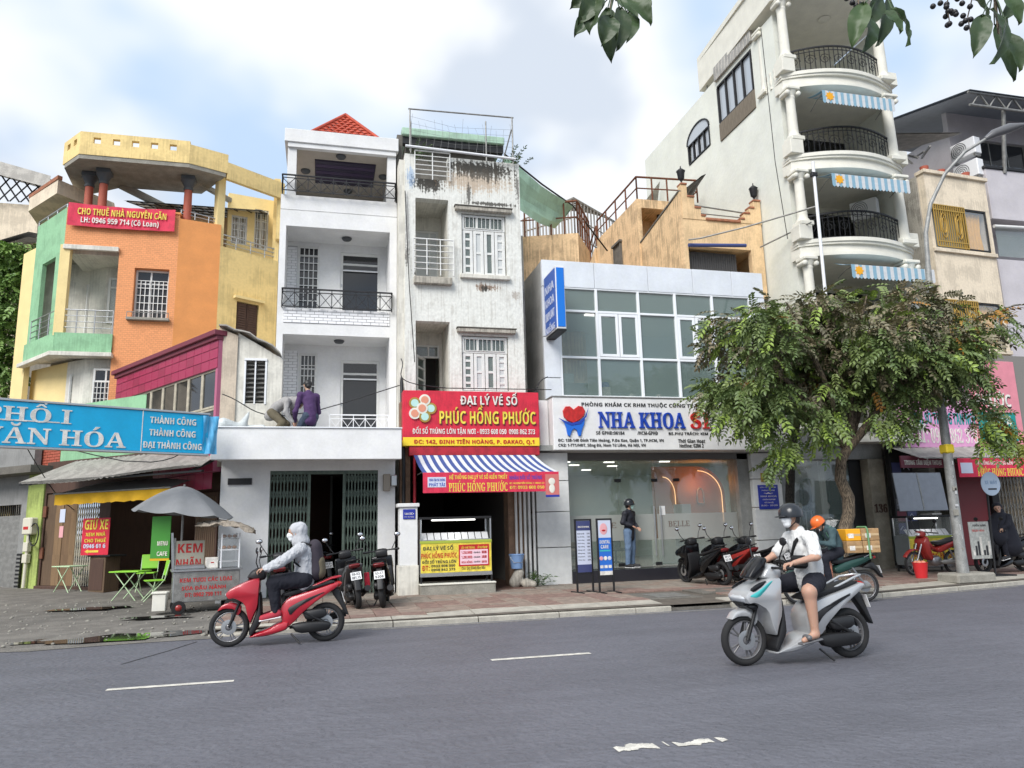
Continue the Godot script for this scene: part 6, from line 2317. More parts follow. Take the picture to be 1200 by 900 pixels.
func cafe_row():
	var O := Vector3(-3.3, 0, -19.7)
	var th := -41.7
	# magenta tiled upper storey along the alley, with a stucco end wall to the street
	var t := thing("magenta_house", "low house with magenta tiled parapet and a long band of dark windows", "house", Vector3(-2.35, 0, -17.8), "", -56.6, false)
	var b := MB.new()
	b.wall(-6.0, 0.0, 2.9, 6.0, 0, -0.2, [[-5.85, 3.6, -0.1, 5.25]])
	put(t, "tile_bed", b, M.magenta_gap)
	var tm := bxm(-0.2, -0.19, 0, 0.2, 0.19, 0.016, 0.004).done()
	for r in 3:
		for c in 15:
			var o := put(t, "tile", tm, M.magenta_tile if (r * 7 + c * 3) % 4 else M.magenta_tile_b)
			o.position = Vector3(-5.8 + c * 0.4, 5.36 + r * 0.235, 0.002)
			o.scale = Vector3(0.965, 0.58, 1)
	for r in 3:
		for c in 15:
			var o := put(t, "tile", tm, M.magenta_tile if (r * 5 + c * 3) % 4 else M.magenta_tile_b)
			o.position = Vector3(-5.8 + c * 0.4, 3.2 + r * 0.39 - 0.5, 0.002)
			o.scale = Vector3(0.97, 0.97, 1)
	put(t, "cornice", bxm(-6.1, 6.0, -0.2, 0.05, 6.12, 0.14, 0.01), M.maroon)
	put(t, "cornice", bxm(-6.05, 5.9, -0.1, 0.02, 6.0, 0.07, 0.01), M.maroon)
	for i in 8:
		var x := -5.85 + i * 0.72
		window(t, x, 4.35, x + 0.71, 5.25, -0.06, [], [], 0.05, M.gate_cream, M.glass_dark)
		window(t, x, 3.6, x + 0.71, 4.34, -0.06, [], [], 0.05, M.gate_cream, M.glass_dark)
	put(t, "room", bxm(-5.9, 3.0, -1.05, -0.1, 5.8, -1.1), M.room_dark)
	put(t, "roof", bxm(-6, 5.8, -1.15, 0, 6, -0.2), M.dark_concrete)
	t = thing("stucco_lean_to", "patched white and tan stucco end wall with a louvred window beside the white townhouse", "house", Vector3(-1.8, 3.6, -17.9))
	b = MB.new()
	b.prism([Vector2(-2.36, 3.0), Vector2(-1.95, 3.0), Vector2(-1.95, 6.02), Vector2(-2.36, 6.2)], -18.2, -17.85)
	put(t, "tan_wall", b, M.stucco_tan)
	b = MB.new()
	b.t = Transform3D.IDENTITY
	b.prism([Vector2(-1.95, 3.0), Vector2(-1.78, 3.0), Vector2(-1.78, 6.0), Vector2(-1.95, 6.1)], -18.2, -17.9)
	b.prism([Vector2(-1.78, 5.45), Vector2(-1.3, 5.45), Vector2(-1.3, 5.72), Vector2(-1.78, 6.0)], -18.2, -17.9)
	b.prism([Vector2(-1.78, 3.0), Vector2(-1.3, 3.0), Vector2(-1.3, 4.45), Vector2(-1.78, 4.45)], -18.2, -17.9)
	b.prism([Vector2(-1.3, 3.0), Vector2(-0.95, 3.0), Vector2(-0.95, 5.5), Vector2(-1.3, 5.72)], -18.2, -17.9)
	put(t, "white_wall", b, M.white_old)
	put(t, "window_back", bxm(-1.78, 4.45, -18.2, -1.3, 5.45, -18.15), M.room_dark)
	for i in 9:
		b = MB.new()
		b.t = Transform3D(Basis(Vector3.RIGHT, 0.6), Vector3(-1.54, 4.52 + i * 0.107, -17.98))
		b.bx(Vector3.ZERO, Vector3(0.46, 0.012, 0.1))
		put(t, "louvre", b, M.galv)
	b = MB.new()
	b.box(-1.79, 4.43, -17.97, -1.75, 5.47, -17.88)
	b.box(-1.33, 4.43, -17.97, -1.29, 5.47, -17.88)
	b.box(-1.56, 4.43, -17.96, -1.53, 5.47, -17.89)
	b.box(-1.79, 5.45, -17.97, -1.29, 5.5, -17.86)
	put(t, "window_frame", b, M.white_metal)
	b = MB.new()
	var g := []
	for i in 9:
		var f := i / 8.0
		var row := PackedVector3Array()
		for j in 5:
			row.append(Vector3(lerpf(-2.36, -1.0, f), 6.24 - 0.16 * f - 0.42 * f * f + 0.03 * sin(i * 2.1 + j), -17.7 - j * 0.19))
		g.append(row)
	b.sheet(g, 0.03)
	put(t, "sagging_roof", b, M.tin)
	t = thing("plastic_bundle", "white and blue plastic sheeting bundled on the canopy below the louvred window", "bundle", Vector3(-1.7, 3.73, -17.3))
	b = MB.new()
	blob(b, [[Vector3(-2.1, 3.85, -17.2), Vector3(-1.8, 3.8, -17.3), 0.16, 0.1], [Vector3(-1.75, 3.8, -17.3), Vector3(-1.6, 4.2, -17.5), 0.12, 0.02], [Vector3(-1.55, 3.78, -17.4), Vector3(-1.3, 3.8, -17.3), 0.1, 0.08]], 0.035, 0.06)
	put(t, "sheeting", b, mat("plastic_white", 0.62, 0.68, 0.72, 0.4, 0, T.old, 0.6, T.rough, 0.8))
	# cafe front
	t = thing("alley_cafe", "open cafe front with old plank doors and a white folding shutter in the alley", "shop", O, "", th, false)
	b = MB.new()
	b.wall(-5.45, 1.6, 0.0, 3.6, 0, -0.2, [[-5.38, 0.3, -3.05, 2.75], [-2.6, 0.1, 0.6, 2.6]])
	b.box(-2.75, 0.1, -0.2, -2.6, 3.5, -3.5)
	b.box(1.5, 0.1, -0.2, 1.6, 3.5, -3.5)
	put(t, "wall", b, M.brown_panel)
	put(t, "inner_wall", bxm(-2.6, 0.1, -3.5, 1.6, 3.5, -3.6), M.room)
	put(t, "inner_green_panel", bxm(-2.0, 1.7, -3.48, 1.0, 2.6, -3.4), mat("panel_green", 0.04, 0.11, 0.08, 0.7))
	put(t, "inner_white_panel", bxm(-2.2, 0.3, -2.48, -0.2, 1.7, -2.4), mat("panel_white", 0.42, 0.43, 0.42, 0.6, 0, T.dirt, 1.0))
	put(t, "inner_floor", bxm(-2.6, 0.0, -3.5, 1.5, 0.24, 0.0), M.dark_concrete)
	var xp := [-5.38, -4.95, -4.6, -4.28, -4.02]
	for i in 4:
		put(t, "plank", bxm(xp[i] + 0.005, 0.3, -0.08, xp[i + 1] - 0.005, 2.72, -0.04 + 0.01 * (i % 2), 0.006), [M.plank_a, M.plank_b, M.plank_c, M.plank_b][i])
	put(t, "paper_notice", bxm(-4.75, 1.95, -0.03, -4.52, 2.3, -0.025), M.poster_pale)
	put(t, "paper_notice", bxm(-4.72, 1.55, -0.03, -4.55, 1.85, -0.025), M.poster_pink)
	put(t, "sill", bxm(-5.45, 0.14, -0.1, -3.0, 0.3, 0.1, 0.01), M.brown_panel)
	for i in 2:
		put(t, "hinge", bxm(-5.44, 1.0 + i * 1.1, -0.02, -5.3, 1.3 + i * 1.1, 0.03, 0.005), M.rust)
	folding_gate(t, -4.0, -3.08, 0.3, 2.7, -0.05, 10, M.gate_cream)
	put(t, "door_leaf", bxm(0.62, 0.3, 0.02, 1.35, 2.5, 0.06, 0.006), M.brown_panel)
	b = MB.new()
	for i in 10:
		b.box(0.66 + i * 0.066, 0.4, 0.06, 0.7 + i * 0.066, 2.4, 0.066)
	put(t, "door_ribs", b, M.plank_a)
	put(t, "upper_green_wall", bxm(-5.4, 3.6, -0.5, -1.9, 5.2, -0.3), M.green_wall)
	put(t, "brick_bed", bxm(-7.0, 3.5, -0.5, -5.42, 5.2, -0.32), M.coping)
	stuff(put(t, "brick_facing", bricks(-7.0, -5.42, 3.55, 5.2, -0.32, 0.22, 0.08), M.terracotta))
	# grey garage and lime green pier beyond
	t = thing("alley_garage", "grey garage front with steel doors at the far end of the alley", "garage", O, "", th, false)
	b = MB.new()
	b.wall(-10, -6.2, 0.0, 4.6, -0.05, -0.25, [[-9.6, 0.1, -6.6, 2.5]])
	put(t, "wall", b, mat("garage_grey", 0.27, 0.28, 0.29, 0.85, 0, T.old, 2.0))
	put(t, "steel_door", bxm(-9.6, 0.1, -0.2, -8.1, 2.2, -0.14, 0.01), M.galv)
	put(t, "steel_door", bxm(-8.09, 0.1, -0.2, -6.6, 2.2, -0.14, 0.01), M.galv)
	b = MB.new()
	for i in 30:
		b.box(-9.6 + i * 0.1, 2.2, -0.18, -9.57 + i * 0.1, 2.5, -0.15)
	put(t, "vent_grille", b, M.dark_metal)
	put(t, "roof", bxm(-10, 3.3, -2, -5.2, 3.5, 0.6), M.dark_concrete)
	t = thing("lime_pier", "lime green painted pier with moss between garage and plank doors", "wall", O, "", th, false)
	put(t, "pier", bxm(-6.2, 0.05, -0.3, -5.47, 3.3, 0.04, 0.01), M.lime_wall)
	put(t, "pallet", bxm(-6.32, 0.15, 0.04, -6.12, 1.15, 0.12, 0.01), M.dark_metal)
	for i in 9:
		put(t, "slat", bxm(-6.33, 0.2 + i * 0.105, 0.12, -6.11, 0.25 + i * 0.105, 0.135), M.galv)
	t = thing("meter_box", "cream electricity meter box with coiled cables on the lime green pier", "meter", O + Basis(UPV, deg_to_rad(th)) * Vector3(-5.8, 1.85, 0.1), "", th, false)
	put(t, "case", bxm(-0.22, -0.2, -0.08, 0.2, 0.26, 0.12, 0.03), mat("meter_cream", 0.60, 0.57, 0.46, 0.5))
	put(t, "label_plate", bxm(-0.14, -0.06, 0.12, 0.08, 0.02, 0.125), M.text_red)
	b = MB.new()
	b.tube([Vector3(-0.03, -0.2, 0.02), Vector3(-0.04, -1.6, 0.03)], 0.05, 8)
	put(t, "conduit", b, M.meter_cream)
	put(t, "junction_box", bxm(-0.13, -0.95, -0.02, 0.08, -0.72, 0.1, 0.01), M.meter_cream)
	put(t, "junction_box", bxm(-0.13, -0.65, -0.02, 0.08, -0.4, 0.1, 0.01), M.meter_cream)
	b = MB.new()
	for k in 3:
		var pts := []
		for i in 17:
			var a := TAU * i / 16 + k
			pts.append(Vector3(0.26 + 0.03 * k + 0.2 * cos(a), -0.2 + 0.3 * sin(a), 0.05 + 0.02 * k))
		b.tube(pts, 0.016, 5)
	put(t, "cable_coil", b, M.cable)
	# corrugated roof and yellow roller awning over the cafe
	t = thing("corrugated_roof", "grey corrugated tin roof sagging over the cafe front", "roof", O + Vector3(0, 3, 0), "", th, false)
	b = MB.new()
	g = []
	for i in 7:
		var f := i / 6.0
		var row := PackedVector3Array()
		for j in 121:
			var s := j / 120.0
			row.append(Vector3(lerpf(lerpf(-4.2, -3.9, f), lerpf(1.6, 2.6, f), s), lerpf(0.55, -0.1, f) + 0.022 * sin(j * PI / 2.0) - 0.06 * sin(s * 5.0) * f, lerpf(0.0, 1.6, f)))
		g.append(row)
	b.sheet(g, 0.008)
	put(t, "tin_sheet", b, M.tin)
	for i in 4:
		b = MB.new()
		b.bar(Vector3(-3.6 + i * 1.8, 0.45, 0.0), Vector3(-3.6 + i * 1.9, -0.15, 1.5), 0.05, 0.05)
		put(t, "rafter", b, M.dark_metal)
	b = MB.new()
	b.bar(Vector3(-4.0, -0.14, 1.5), Vector3(2.5, -0.16, 1.5), 0.04, 0.06)
	put(t, "purlin", b, M.dark_metal)
	t = thing("cafe_awning", "yellow valance of the roller awning hanging in front of the cafe", "awning", O + Vector3(0, 2.6, 0), "", th, false)
	b = MB.new()
	g = []
	for i in 4:
		var row := PackedVector3Array()
		for j in 41:
			var s := j / 40.0
			row.append(Vector3(lerpf(-3.2, 1.0, s), -0.27 * i / 3.0 + 0.012 * sin(j * 1.7), 1.1 + 0.015 * sin(j * 0.9) * i))
		g.append(row)
	b.sheet(g)
	put(t, "valance", b, M.awning_yellow)
	b = MB.new()
	b.q(Vector3(-3.2, 0.005, 1.1), Vector3(1.0, -0.03, 1.1), Vector3(1.0, 0.35, 0.0), Vector3(-3.2, 0.32, 0.0))
	put(t, "canopy_cloth", b, M.canvas_grey)
	b = MB.new()
	b.tube([Vector3(-3.25, 0.01, 1.1), Vector3(1.05, -0.02, 1.1)], 0.025, 6)
	put(t, "front_bar", b, M.galv)
	# red parking board, green menu board, folding tables, chair, stand
	t = thing("parking_board", "red hand painted parking board with yellow letters and arrow", "sign", O + Basis(UPV, deg_to_rad(th)) * Vector3(-2.35, 1.1, 0.5), "", th + 14, false)
	put(t, "board", bxm(-0.42, 0.0, -0.01, 0.38, 0.9, 0.01, 0.004), M.sign_red)
	txt(t, "GIỮ XE", -0.34, 0.62, 0.34, 0.86, 0.01, M.bright_yellow)
	txt(t, "XEM NHÀ", -0.3, 0.46, 0.28, 0.57, 0.01, M.bright_yellow)
	txt(t, "CHO THUÊ", -0.32, 0.31, 0.3, 0.42, 0.01, M.bright_yellow)
	txt(t, "0946 61 6", -0.34, 0.17, 0.3, 0.27, 0.01, M.poster_pale)
	b = MB.new()
	b.prism([Vector2(-0.3, 0.09), Vector2(-0.2, 0.14), Vector2(-0.2, 0.115), Vector2(0.1, 0.115), Vector2(0.1, 0.065), Vector2(-0.2, 0.065), Vector2(-0.2, 0.04)], 0.01, 0.016)
	put(t, "arrow", b, M.bright_yellow)
	t = thing("display_cupboard", "brown wooden cupboard below the red parking board", "cupboard", O + Basis(UPV, deg_to_rad(th)) * Vector3(-2.3, 0.2, 0.35), "", th, false)
	put(t, "carcass", bxm(-0.3, 0.0, -0.3, 0.3, 0.86, 0.1, 0.01), M.plank_a)
	put(t, "counter_top", bxm(-0.36, 0.86, -0.32, 0.5, 0.9, 0.14, 0.006), M.dark_metal)
	put(t, "door_panel", bxm(-0.26, 0.06, 0.1, 0.24, 0.8, 0.112, 0.004), M.brown_panel)
	t = thing("menu_board", "green menu banner hanging at the cafe entrance", "sign", O + Basis(UPV, deg_to_rad(th)) * Vector3(-0.2, 1.0, 0.3), "", th + 10, false)
	put(t, "board", bxm(-0.3, 0.0, -0.01, 0.25, 0.98, 0.01, 0.004), M.green_board)
	txt(t, "MENU", -0.1, 0.3, 0.2, 0.4, 0.01, M.text_white)
	txt(t, "CAFE", -0.1, 0.06, 0.2, 0.16, 0.01, M.text_white)
	put(t, "hem", bxm(-0.3, -0.05, -0.01, 0.25, 0.0, 0.012), M.awning_yellow)
	for k in 2:
		var at := O + Basis(UPV, deg_to_rad(th)) * ([Vector3(-3.3, 0.2, 0.5), Vector3(-0.15, 0.12, 1.1)][k] as Vector3)
		t = thing("folding_table", ["pale green folding table standing before the folding shutter", "lime green folding table beside the plastic chair"][k], "table", at, "cafe tables", th + 20 * k, false)
		put(t, "table_top", bxm(-0.36, 0.62, -0.25, 0.36, 0.65, 0.25, 0.008), M.pale_green if k == 0 else M.lime_plastic)
		for s in [-1, 1]:
			b = MB.new()
			b.tube([Vector3(-0.28, 0.0, 0.2 * s), Vector3(0.26, 0.62, 0.2 * s)], 0.013, 6)
			put(t, "leg", b, M.pale_green)
			b = MB.new()
			b.tube([Vector3(0.28, 0.0, 0.17 * s), Vector3(-0.26, 0.62, 0.17 * s)], 0.013, 6)
			put(t, "leg", b, M.pale_green)
	for k in 2:
		var at := O + Basis(UPV, deg_to_rad(th)) * ([Vector3(0.55, 0.12, 1.0), Vector3(-0.9, 0.22, 0.1)][k] as Vector3)
		t = thing("folding_chair", ["lime green folding chair beside the lime table near the ice cream cart", "lime green chair just inside the cafe doorway"][k], "chair", at, "cafe chairs", th - 30 + 70 * k, false)
		b = MB.new()
		b.box(-0.2, 0.42, -0.2, 0.2, 0.45, 0.2, 0.012)
		put(t, "seat", b, M.lime_plastic)
		b = MB.new()
		b.t = Transform3D(Basis(Vector3.RIGHT, -0.15), Vector3(0, 0.45, -0.2))
		b.box(-0.2, 0.08, -0.015, 0.2, 0.42, 0.015, 0.02)
		put(t, "backrest", b, M.lime_plastic)
		for s in [-1, 1]:
			b = MB.new()
			b.tube([Vector3(0.19 * s, 0.0, 0.22), Vector3(0.19 * s, 0.45, -0.18), Vector3(0.19 * s, 0.86, -0.27)], 0.012, 6)
			put(t, "leg", b, M.pale_green)
			b = MB.new()
			b.tube([Vector3(0.17 * s, 0.0, -0.24), Vector3(0.17 * s, 0.43, 0.16)], 0.012, 6)
			put(t, "leg", b, M.pale_green)

func frame_stand(t: Node, y0: float, y1: float, w: float, m: Material):
	for s in [-1, 1]:
		put(t, "upright", bxm(s * w / 2 - 0.018, 0.0, -0.018, s * w / 2 + 0.018, y1, 0.018, 0.004), m)
		put(t, "foot", bxm(s * w / 2 - 0.022, 0.0, -0.3, s * w / 2 + 0.022, 0.03, 0.3, 0.004), m)
	put(t, "top_bar", bxm(-w / 2 - 0.018, y1 - 0.035, -0.02, w / 2 + 0.018, y1, 0.02, 0.004), m)
	put(t, "bottom_bar", bxm(-w / 2, y0 - 0.03, -0.015, w / 2, y0, 0.015), m)
	put(t, "base_bar", bxm(-w / 2, 0.0, -0.018, w / 2, 0.03, 0.018), m)

func lottery_stall(at: Vector3, w: float, label: String, words: bool, turn := 0.0):
	var t := thing("lottery_stall", label, "stall", at, "lottery ticket stalls", turn, false)
	put(t, "cabinet", bxm(0, 0.18, -0.55, w, 0.92, 0, 0.01), M.steel)
	put(t, "front_poster", bxm(0.01, 0.22, 0.0, w - 0.01, 0.84, 0.006), M.bright_yellow)
	put(t, "trim", bxm(-0.005, 0.84, -0.01, w + 0.005, 0.9, 0.014, 0.004), mat("lime_trim", 0.35, 0.42, 0.05, 0.5))
	put(t, "trim", bxm(-0.005, 0.14, -0.01, w + 0.005, 0.21, 0.014, 0.004), M.steel)
	for x in [0.0, w - 0.03]:
		for z in [-0.55, -0.03]:
			put(t, "post", bxm(x, 0.9, z, x + 0.03, 1.38, z + 0.03, 0.004), M.steel)
			put(t, "leg", bxm(x, 0.0, z, x + 0.04, 0.16, z + 0.04, 0.004), M.dark_metal)
	put(t, "roof_frame", bxm(-0.01, 1.36, -0.56, w + 0.01, 1.41, 0.01, 0.006), M.dark_metal)
	put(t, "lamp_tube", bxm(0.25, 1.325, -0.06, w - 0.35, 1.355, -0.03, 0.01), M.led)
	put(t, "side_pane", bxm(w - 0.012, 0.92, -0.52, w - 0.006, 1.36, -0.03), M.glass_clear)
	put(t, "side_pane", bxm(0.006, 0.92, -0.52, 0.012, 1.36, -0.03), M.glass_clear)
	var lt := OmniLight3D.new()
	lt.name = "tube_light"
	lt.light_energy = 0.04
	lt.light_size = 0.15
	lt.shadow_enabled = true
	lt.position = Vector3(w / 2, 1.28, -0.05)
	t.add_child(lt)
	var n := int(w / 0.15)
	for i in n:
		var b := MB.new()
		b.t = Transform3D(Basis(Vector3.RIGHT, 0.85), Vector3(0.09 + i * (w - 0.06) / n, 0.99, -0.12))
		b.bx(Vector3.ZERO, Vector3(0.135, 0.012, 0.2), 0.003)
		put(t, "ticket_tray", b, mat("tray_grey", 0.50, 0.50, 0.50, 0.5))
	if words:
		txt(t, "ĐẠI LÝ VÉ SỐ", 0.06, 0.70, 0.72, 0.80, 0.007, M.text_black, true, false, 0.004)
		txt(t, "PHÚC HỒNG PHƯỚC", 0.02, 0.53, 0.8, 0.67, 0.007, M.text_red, true, false, 0.004)
		txt(t, "ĐỔI SỐ TRÚNG LỚN", 0.04, 0.42, 0.78, 0.50, 0.007, M.text_black, true, false, 0.004)
		txt(t, "ĐT:", 0.04, 0.27, 0.2, 0.38, 0.007, M.text_red, true, false, 0.004)
		txt(t, "0933 608 050", 0.24, 0.34, 0.76, 0.39, 0.007, M.text_black, true, false, 0.004)
		txt(t, "0908 862 373", 0.24, 0.26, 0.76, 0.31, 0.007, M.text_black, true, false, 0.004)
		put(t, "price_panel", bxm(0.84, 0.34, 0.007, w - 0.06, 0.8, 0.012), M.text_red)
		put(t, "price_panel", bxm(0.87, 0.37, 0.012, w - 0.09, 0.69, 0.015), mat("price_pink", 0.80, 0.55, 0.62, 0.5))
		txt(t, "LẤY 1 VÉ TRÚNG", 0.9, 0.71, 1.2, 0.77, 0.013, M.bright_yellow, true, false, 0.004)
		txt(t, "LẤY NGUYÊN CẶP", 1.26, 0.71, w - 0.1, 0.77, 0.013, M.bright_yellow, true, false, 0.004)
		for i in 3:
			txt(t, ["1.250.000Đ", "1.200.000Đ", "HOA HỒNG"][i], 0.9, 0.6 - i * 0.1, 1.14, 0.66 - i * 0.1, 0.016, M.text_red, true, false, 0.003)
			txt(t, "- CÒN MỖI VÉ -", 1.16, 0.61 - i * 0.1, 1.33, 0.65 - i * 0.1, 0.016, M.text_black, true, false, 0.003)
			txt(t, ["100.000.000Đ", "24.000.000Đ", "KHÔNG TÍNH"][i], 1.35, 0.6 - i * 0.1, w - 0.12, 0.66 - i * 0.1, 0.016, M.text_red, true, false, 0.003)
		txt(t, "Chúc Quý Khách May Mắn", 0.9, 0.25, w - 0.15, 0.33, 0.007, M.text_black, false, true, 0.004)
	else:
		txt(t, "ĐẠI LÝ VÉ SỐ KIẾN THIẾT", 0.1, 0.58, w - 0.12, 0.74, 0.007, M.text_black, true, false, 0.004)
		txt(t, "PHÚC HỒNG PHƯỚC", 0.1, 0.34, w - 0.06, 0.52, 0.007, M.text_red, true, false, 0.004)
	return t

func street_things():
	# white gate pillar with a blue number plate
	var t := thing("gate_pillar", "white painted gate pillar with cap and blue street plate beside parked motorbikes", "pillar", Vector3(1.86, 0.12, -16.9))
	put(t, "shaft", bxm(1.66, 0.75, -16.72, 2.05, 2.0, -17.1, 0.008), M.white_wall)
	put(t, "base_block", bxm(1.63, 0.11, -16.69, 2.07, 0.75, -17.12, 0.008), M.white_old)
	put(t, "cap", bxm(1.61, 2.0, -16.67, 2.09, 2.08, -17.14, 0.01), M.white_wall)
	put(t, "street_plate", bxm(1.73, 1.74, -16.715, 2.0, 1.95, -16.7, 0.004), M.plaque_blue)
	txt(t, "144 DC+", 1.76, 1.83, 1.97, 1.88, -16.7, M.text_white, true, false, 0.003)
	txt(t, "Đinh Tiên Hoàng", 1.76, 1.77, 1.97, 1.8, -16.7, M.text_white, false, false, 0.003)
	# lottery counter on its tiled platform
	t = thing("counter_platform", "pale tiled platform step under the yellow lottery counter", "platform", Vector3(2.9, 0.12, -16.9))
	put(t, "block", bxm(2.08, 0.11, -16.48, 3.72, 0.33, -17.3, 0.008), M.concrete)
	put(t, "top_tile", bxm(2.07, 0.33, -16.46, 3.73, 0.36, -17.31, 0.006), M.cream_trim)
	lottery_stall(Vector3(2.09, 0.36, -16.6), 1.58, "yellow fronted lottery counter with price table at the lottery shop entrance", true)
	lottery_stall(Vector3(14.35, 0.12, -16.3), 1.3, "yellow fronted lottery counter with a grey lid beside the lamp post", false, -3)
	t = thing("metal_lid", "large grey sheet metal lid propped up over the far lottery counter", "panel", Vector3(15.1, 1.7, -16.5))
	var b := MB.new()
	b.t = Transform3D(Basis(Vector3.RIGHT, -0.12), Vector3(15.1, 2.14, -16.55))
	b.bx(Vector3.ZERO, Vector3(1.5, 1.0, 0.03), 0.01)
	put(t, "sheet", b, mat("lid_grey", 0.30, 0.31, 0.34, 0.4, 0.5, T.plaster, 1.0))
	b = MB.new()
	b.t = Transform3D(Basis(Vector3.RIGHT, -0.12), Vector3(15.1, 2.14, -16.55))
	b.box(-0.02, -0.5, 0.015, 0.02, 0.5, 0.022)
	put(t, "seam", b, M.galv)
	# buckets and plants at the shop pier
	t = thing("blue_bucket", "light blue bucket on the ledge of the lottery shop pier", "bucket", Vector3(4.45, 0.55, -17.45))
	b = MB.new()
	b.lathe([[0.13, 0.0], [0.17, 0.3], [0.185, 0.31], [0.185, 0.33], [0.165, 0.33], [0.12, 0.02]], 18, Vector3(4.45, 0.56, -17.45), false)
	put(t, "pail", b, M.bucket_blue)
	b = MB.new()
	b.tube([Vector3(4.27, 0.86, -17.45), Vector3(4.35, 0.7, -17.3), Vector3(4.55, 0.7, -17.3), Vector3(4.63, 0.86, -17.45)], 0.008, 5)
	put(t, "handle", b, M.steel)
	t = thing("rubble_block", "broken concrete block under the blue bucket", "block", Vector3(4.55, 0.12, -17.4))
	b = MB.new()
	blob(b, [[Vector3(4.4, 0.25, -17.45), Vector3(4.5, 0.45, -17.45), 0.14, 0.12], [Vector3(4.65, 0.22, -17.35), Vector3(4.8, 0.2, -17.3), 0.12, 0.08]], 0.03, 0.04)
	put(t, "block", b, M.weathered)
	t = thing("red_bucket", "red plastic bucket standing by the foot of the lamp post", "bucket", Vector3(13.2, 0.12, -14.7))
	b = MB.new()
	b.lathe([[0.12, 0.0], [0.16, 0.34], [0.175, 0.35], [0.155, 0.35], [0.11, 0.02]], 16, Vector3(13.25, 0.13, -14.8), false)
	put(t, "pail", b, M.bucket_red)
	b = MB.new()
	for i in 5:
		b.ell(Vector3(13.25 + 0.08 * cos(i * 1.3), 0.47, -14.8 + 0.08 * sin(i * 1.3)), Vector3(0.06, 0.05, 0.06), 6, 5)
	put(t, "contents", b, M.salmon)
	# two framed poster stands before the clinic
	t = thing("price_stand", "black framed stand with a pale price list before the clinic", "sign", Vector3(5.38, 0.12, -15.35), "clinic poster stands", 6, false)
	frame_stand(t, 0.42, 1.52, 0.36, M.black)
	put(t, "poster", bxm(-0.165, 0.42, -0.008, 0.165, 1.48, 0.008), M.poster_pale)
	put(t, "poster_header", bxm(-0.165, 1.28, 0.008, 0.165, 1.48, 0.011), M.poster_navy)
	put(t, "poster_footer", bxm(-0.165, 0.42, 0.008, 0.165, 0.58, 0.011), M.poster_navy)
	txt(t, "BẢNG GIÁ NHA KHOA", -0.12, 1.34, 0.14, 1.38, 0.011, M.text_white, true, false, 0.003)
	for i in 9:
		txt(t, ["Khám tư vấn", "Cạo vôi răng", "Trám răng", "Nhổ răng", "Tẩy trắng", "Răng sứ", "Niềng răng", "Implant", "Chữa tủy"][i], -0.14, 1.2 - i * 0.068, 0.02, 1.23 - i * 0.068, 0.008, M.text_black, false, false, 0.003)
		txt(t, ["50K", "150K", "200K", "300K", "900K", "1.5TR", "25TR", "12TR", "500K"][i], 0.08, 1.2 - i * 0.068, 0.15, 1.23 - i * 0.068, 0.008, M.text_black, false, false, 0.003)
	t = thing("dental_stand", "black framed stand with a blue dental care poster before the clinic", "sign", Vector3(5.78, 0.12, -15.15), "clinic poster stands", 6, false)
	frame_stand(t, 0.36, 1.52, 0.33, M.black)
	put(t, "poster", bxm(-0.15, 0.36, -0.008, 0.15, 1.48, 0.008), M.poster_blue)
	put(t, "poster_picture", bxm(-0.15, 1.12, 0.008, 0.15, 1.48, 0.011), M.poster_pale)
	b = MB.new()
	b.ell(Vector3(-0.02, 1.3, 0.012), Vector3(0.09, 0.12, 0.004), 14, 8)
	put(t, "portrait", b, M.poster_pink)
	b = MB.new()
	b.ell(Vector3(-0.02, 1.27, 0.017), Vector3(0.045, 0.02, 0.004), 10, 6)
	put(t, "smile", b, M.text_red)
	txt(t, "DENTAL", -0.12, 1.0, 0.12, 1.07, 0.008, M.text_white, true, false, 0.003)
	txt(t, "CARE", -0.1, 0.9, 0.08, 0.97, 0.008, M.text_white, true, false, 0.003)
	put(t, "poster_strip", bxm(-0.13, 0.84, 0.008, 0.12, 0.87, 0.011), M.teal_paint)
	for i in 3:
		b = MB.new()
		b.t = Transform3D(Basis(Vector3.RIGHT, PI / 2), Vector3(-0.1 + i * 0.095, 0.7, 0.01))
		b.lathe([[0.0, 0.003], [0.042, 0.003], [0.042, -0.003], [0.0, -0.003]], 14)
		put(t, "round_picture", b, [M.poster_pink, M.text_white, M.poster_pale][i])
		put(t, "poster_tile", bxm(-0.13 + i * 0.095, 0.5, 0.008, -0.06 + i * 0.095, 0.56, 0.011), M.text_white)
	put(t, "poster_footer", bxm(-0.15, 0.36, 0.008, 0.15, 0.44, 0.011), M.text_white)
	# round sign on a thin post, poster board
	t = thing("round_sign", "round pale blue sign on a slim black post in front of the folding gate", "sign", Vector3(15.1, 0.12, -14.6), "", 0, false)
	b = MB.new()
	b.tube([Vector3(0, 0, 0), Vector3(0.1, 2.0, 0)], 0.025, 6)
	put(t, "post", b, M.iron)
	put(t, "base_plate", bxm(-0.5, 0, -0.25, 0.35, 0.03, 0.25, 0.008), M.iron)
	b = MB.new()
	b.t = Transform3D(Basis(Vector3.RIGHT, PI / 2), Vector3(0.2, 2.1, 0.03))
	b.lathe([[0.0, 0.012], [0.27, 0.012], [0.28, 0.0], [0.27, -0.012], [0.0, -0.012]], 28)
	put(t, "disc", b, mat("disc_blue", 0.52, 0.62, 0.74, 0.4))
	txt(t, "XE MÁY", 0.02, 2.09, 0.38, 2.2, 0.043, mat("disc_ink", 0.30, 0.42, 0.58, 0.5), true, false, 0.004)
	put(t, "disc_bar", bxm(0.1, 1.96, 0.043, 0.34, 1.995, 0.048), M.text_black)
	t = thing("poster_board", "pale poster board leaning behind the raincoat rider", "sign", Vector3(15.0, 0.5, -14.75), "", -4, false)
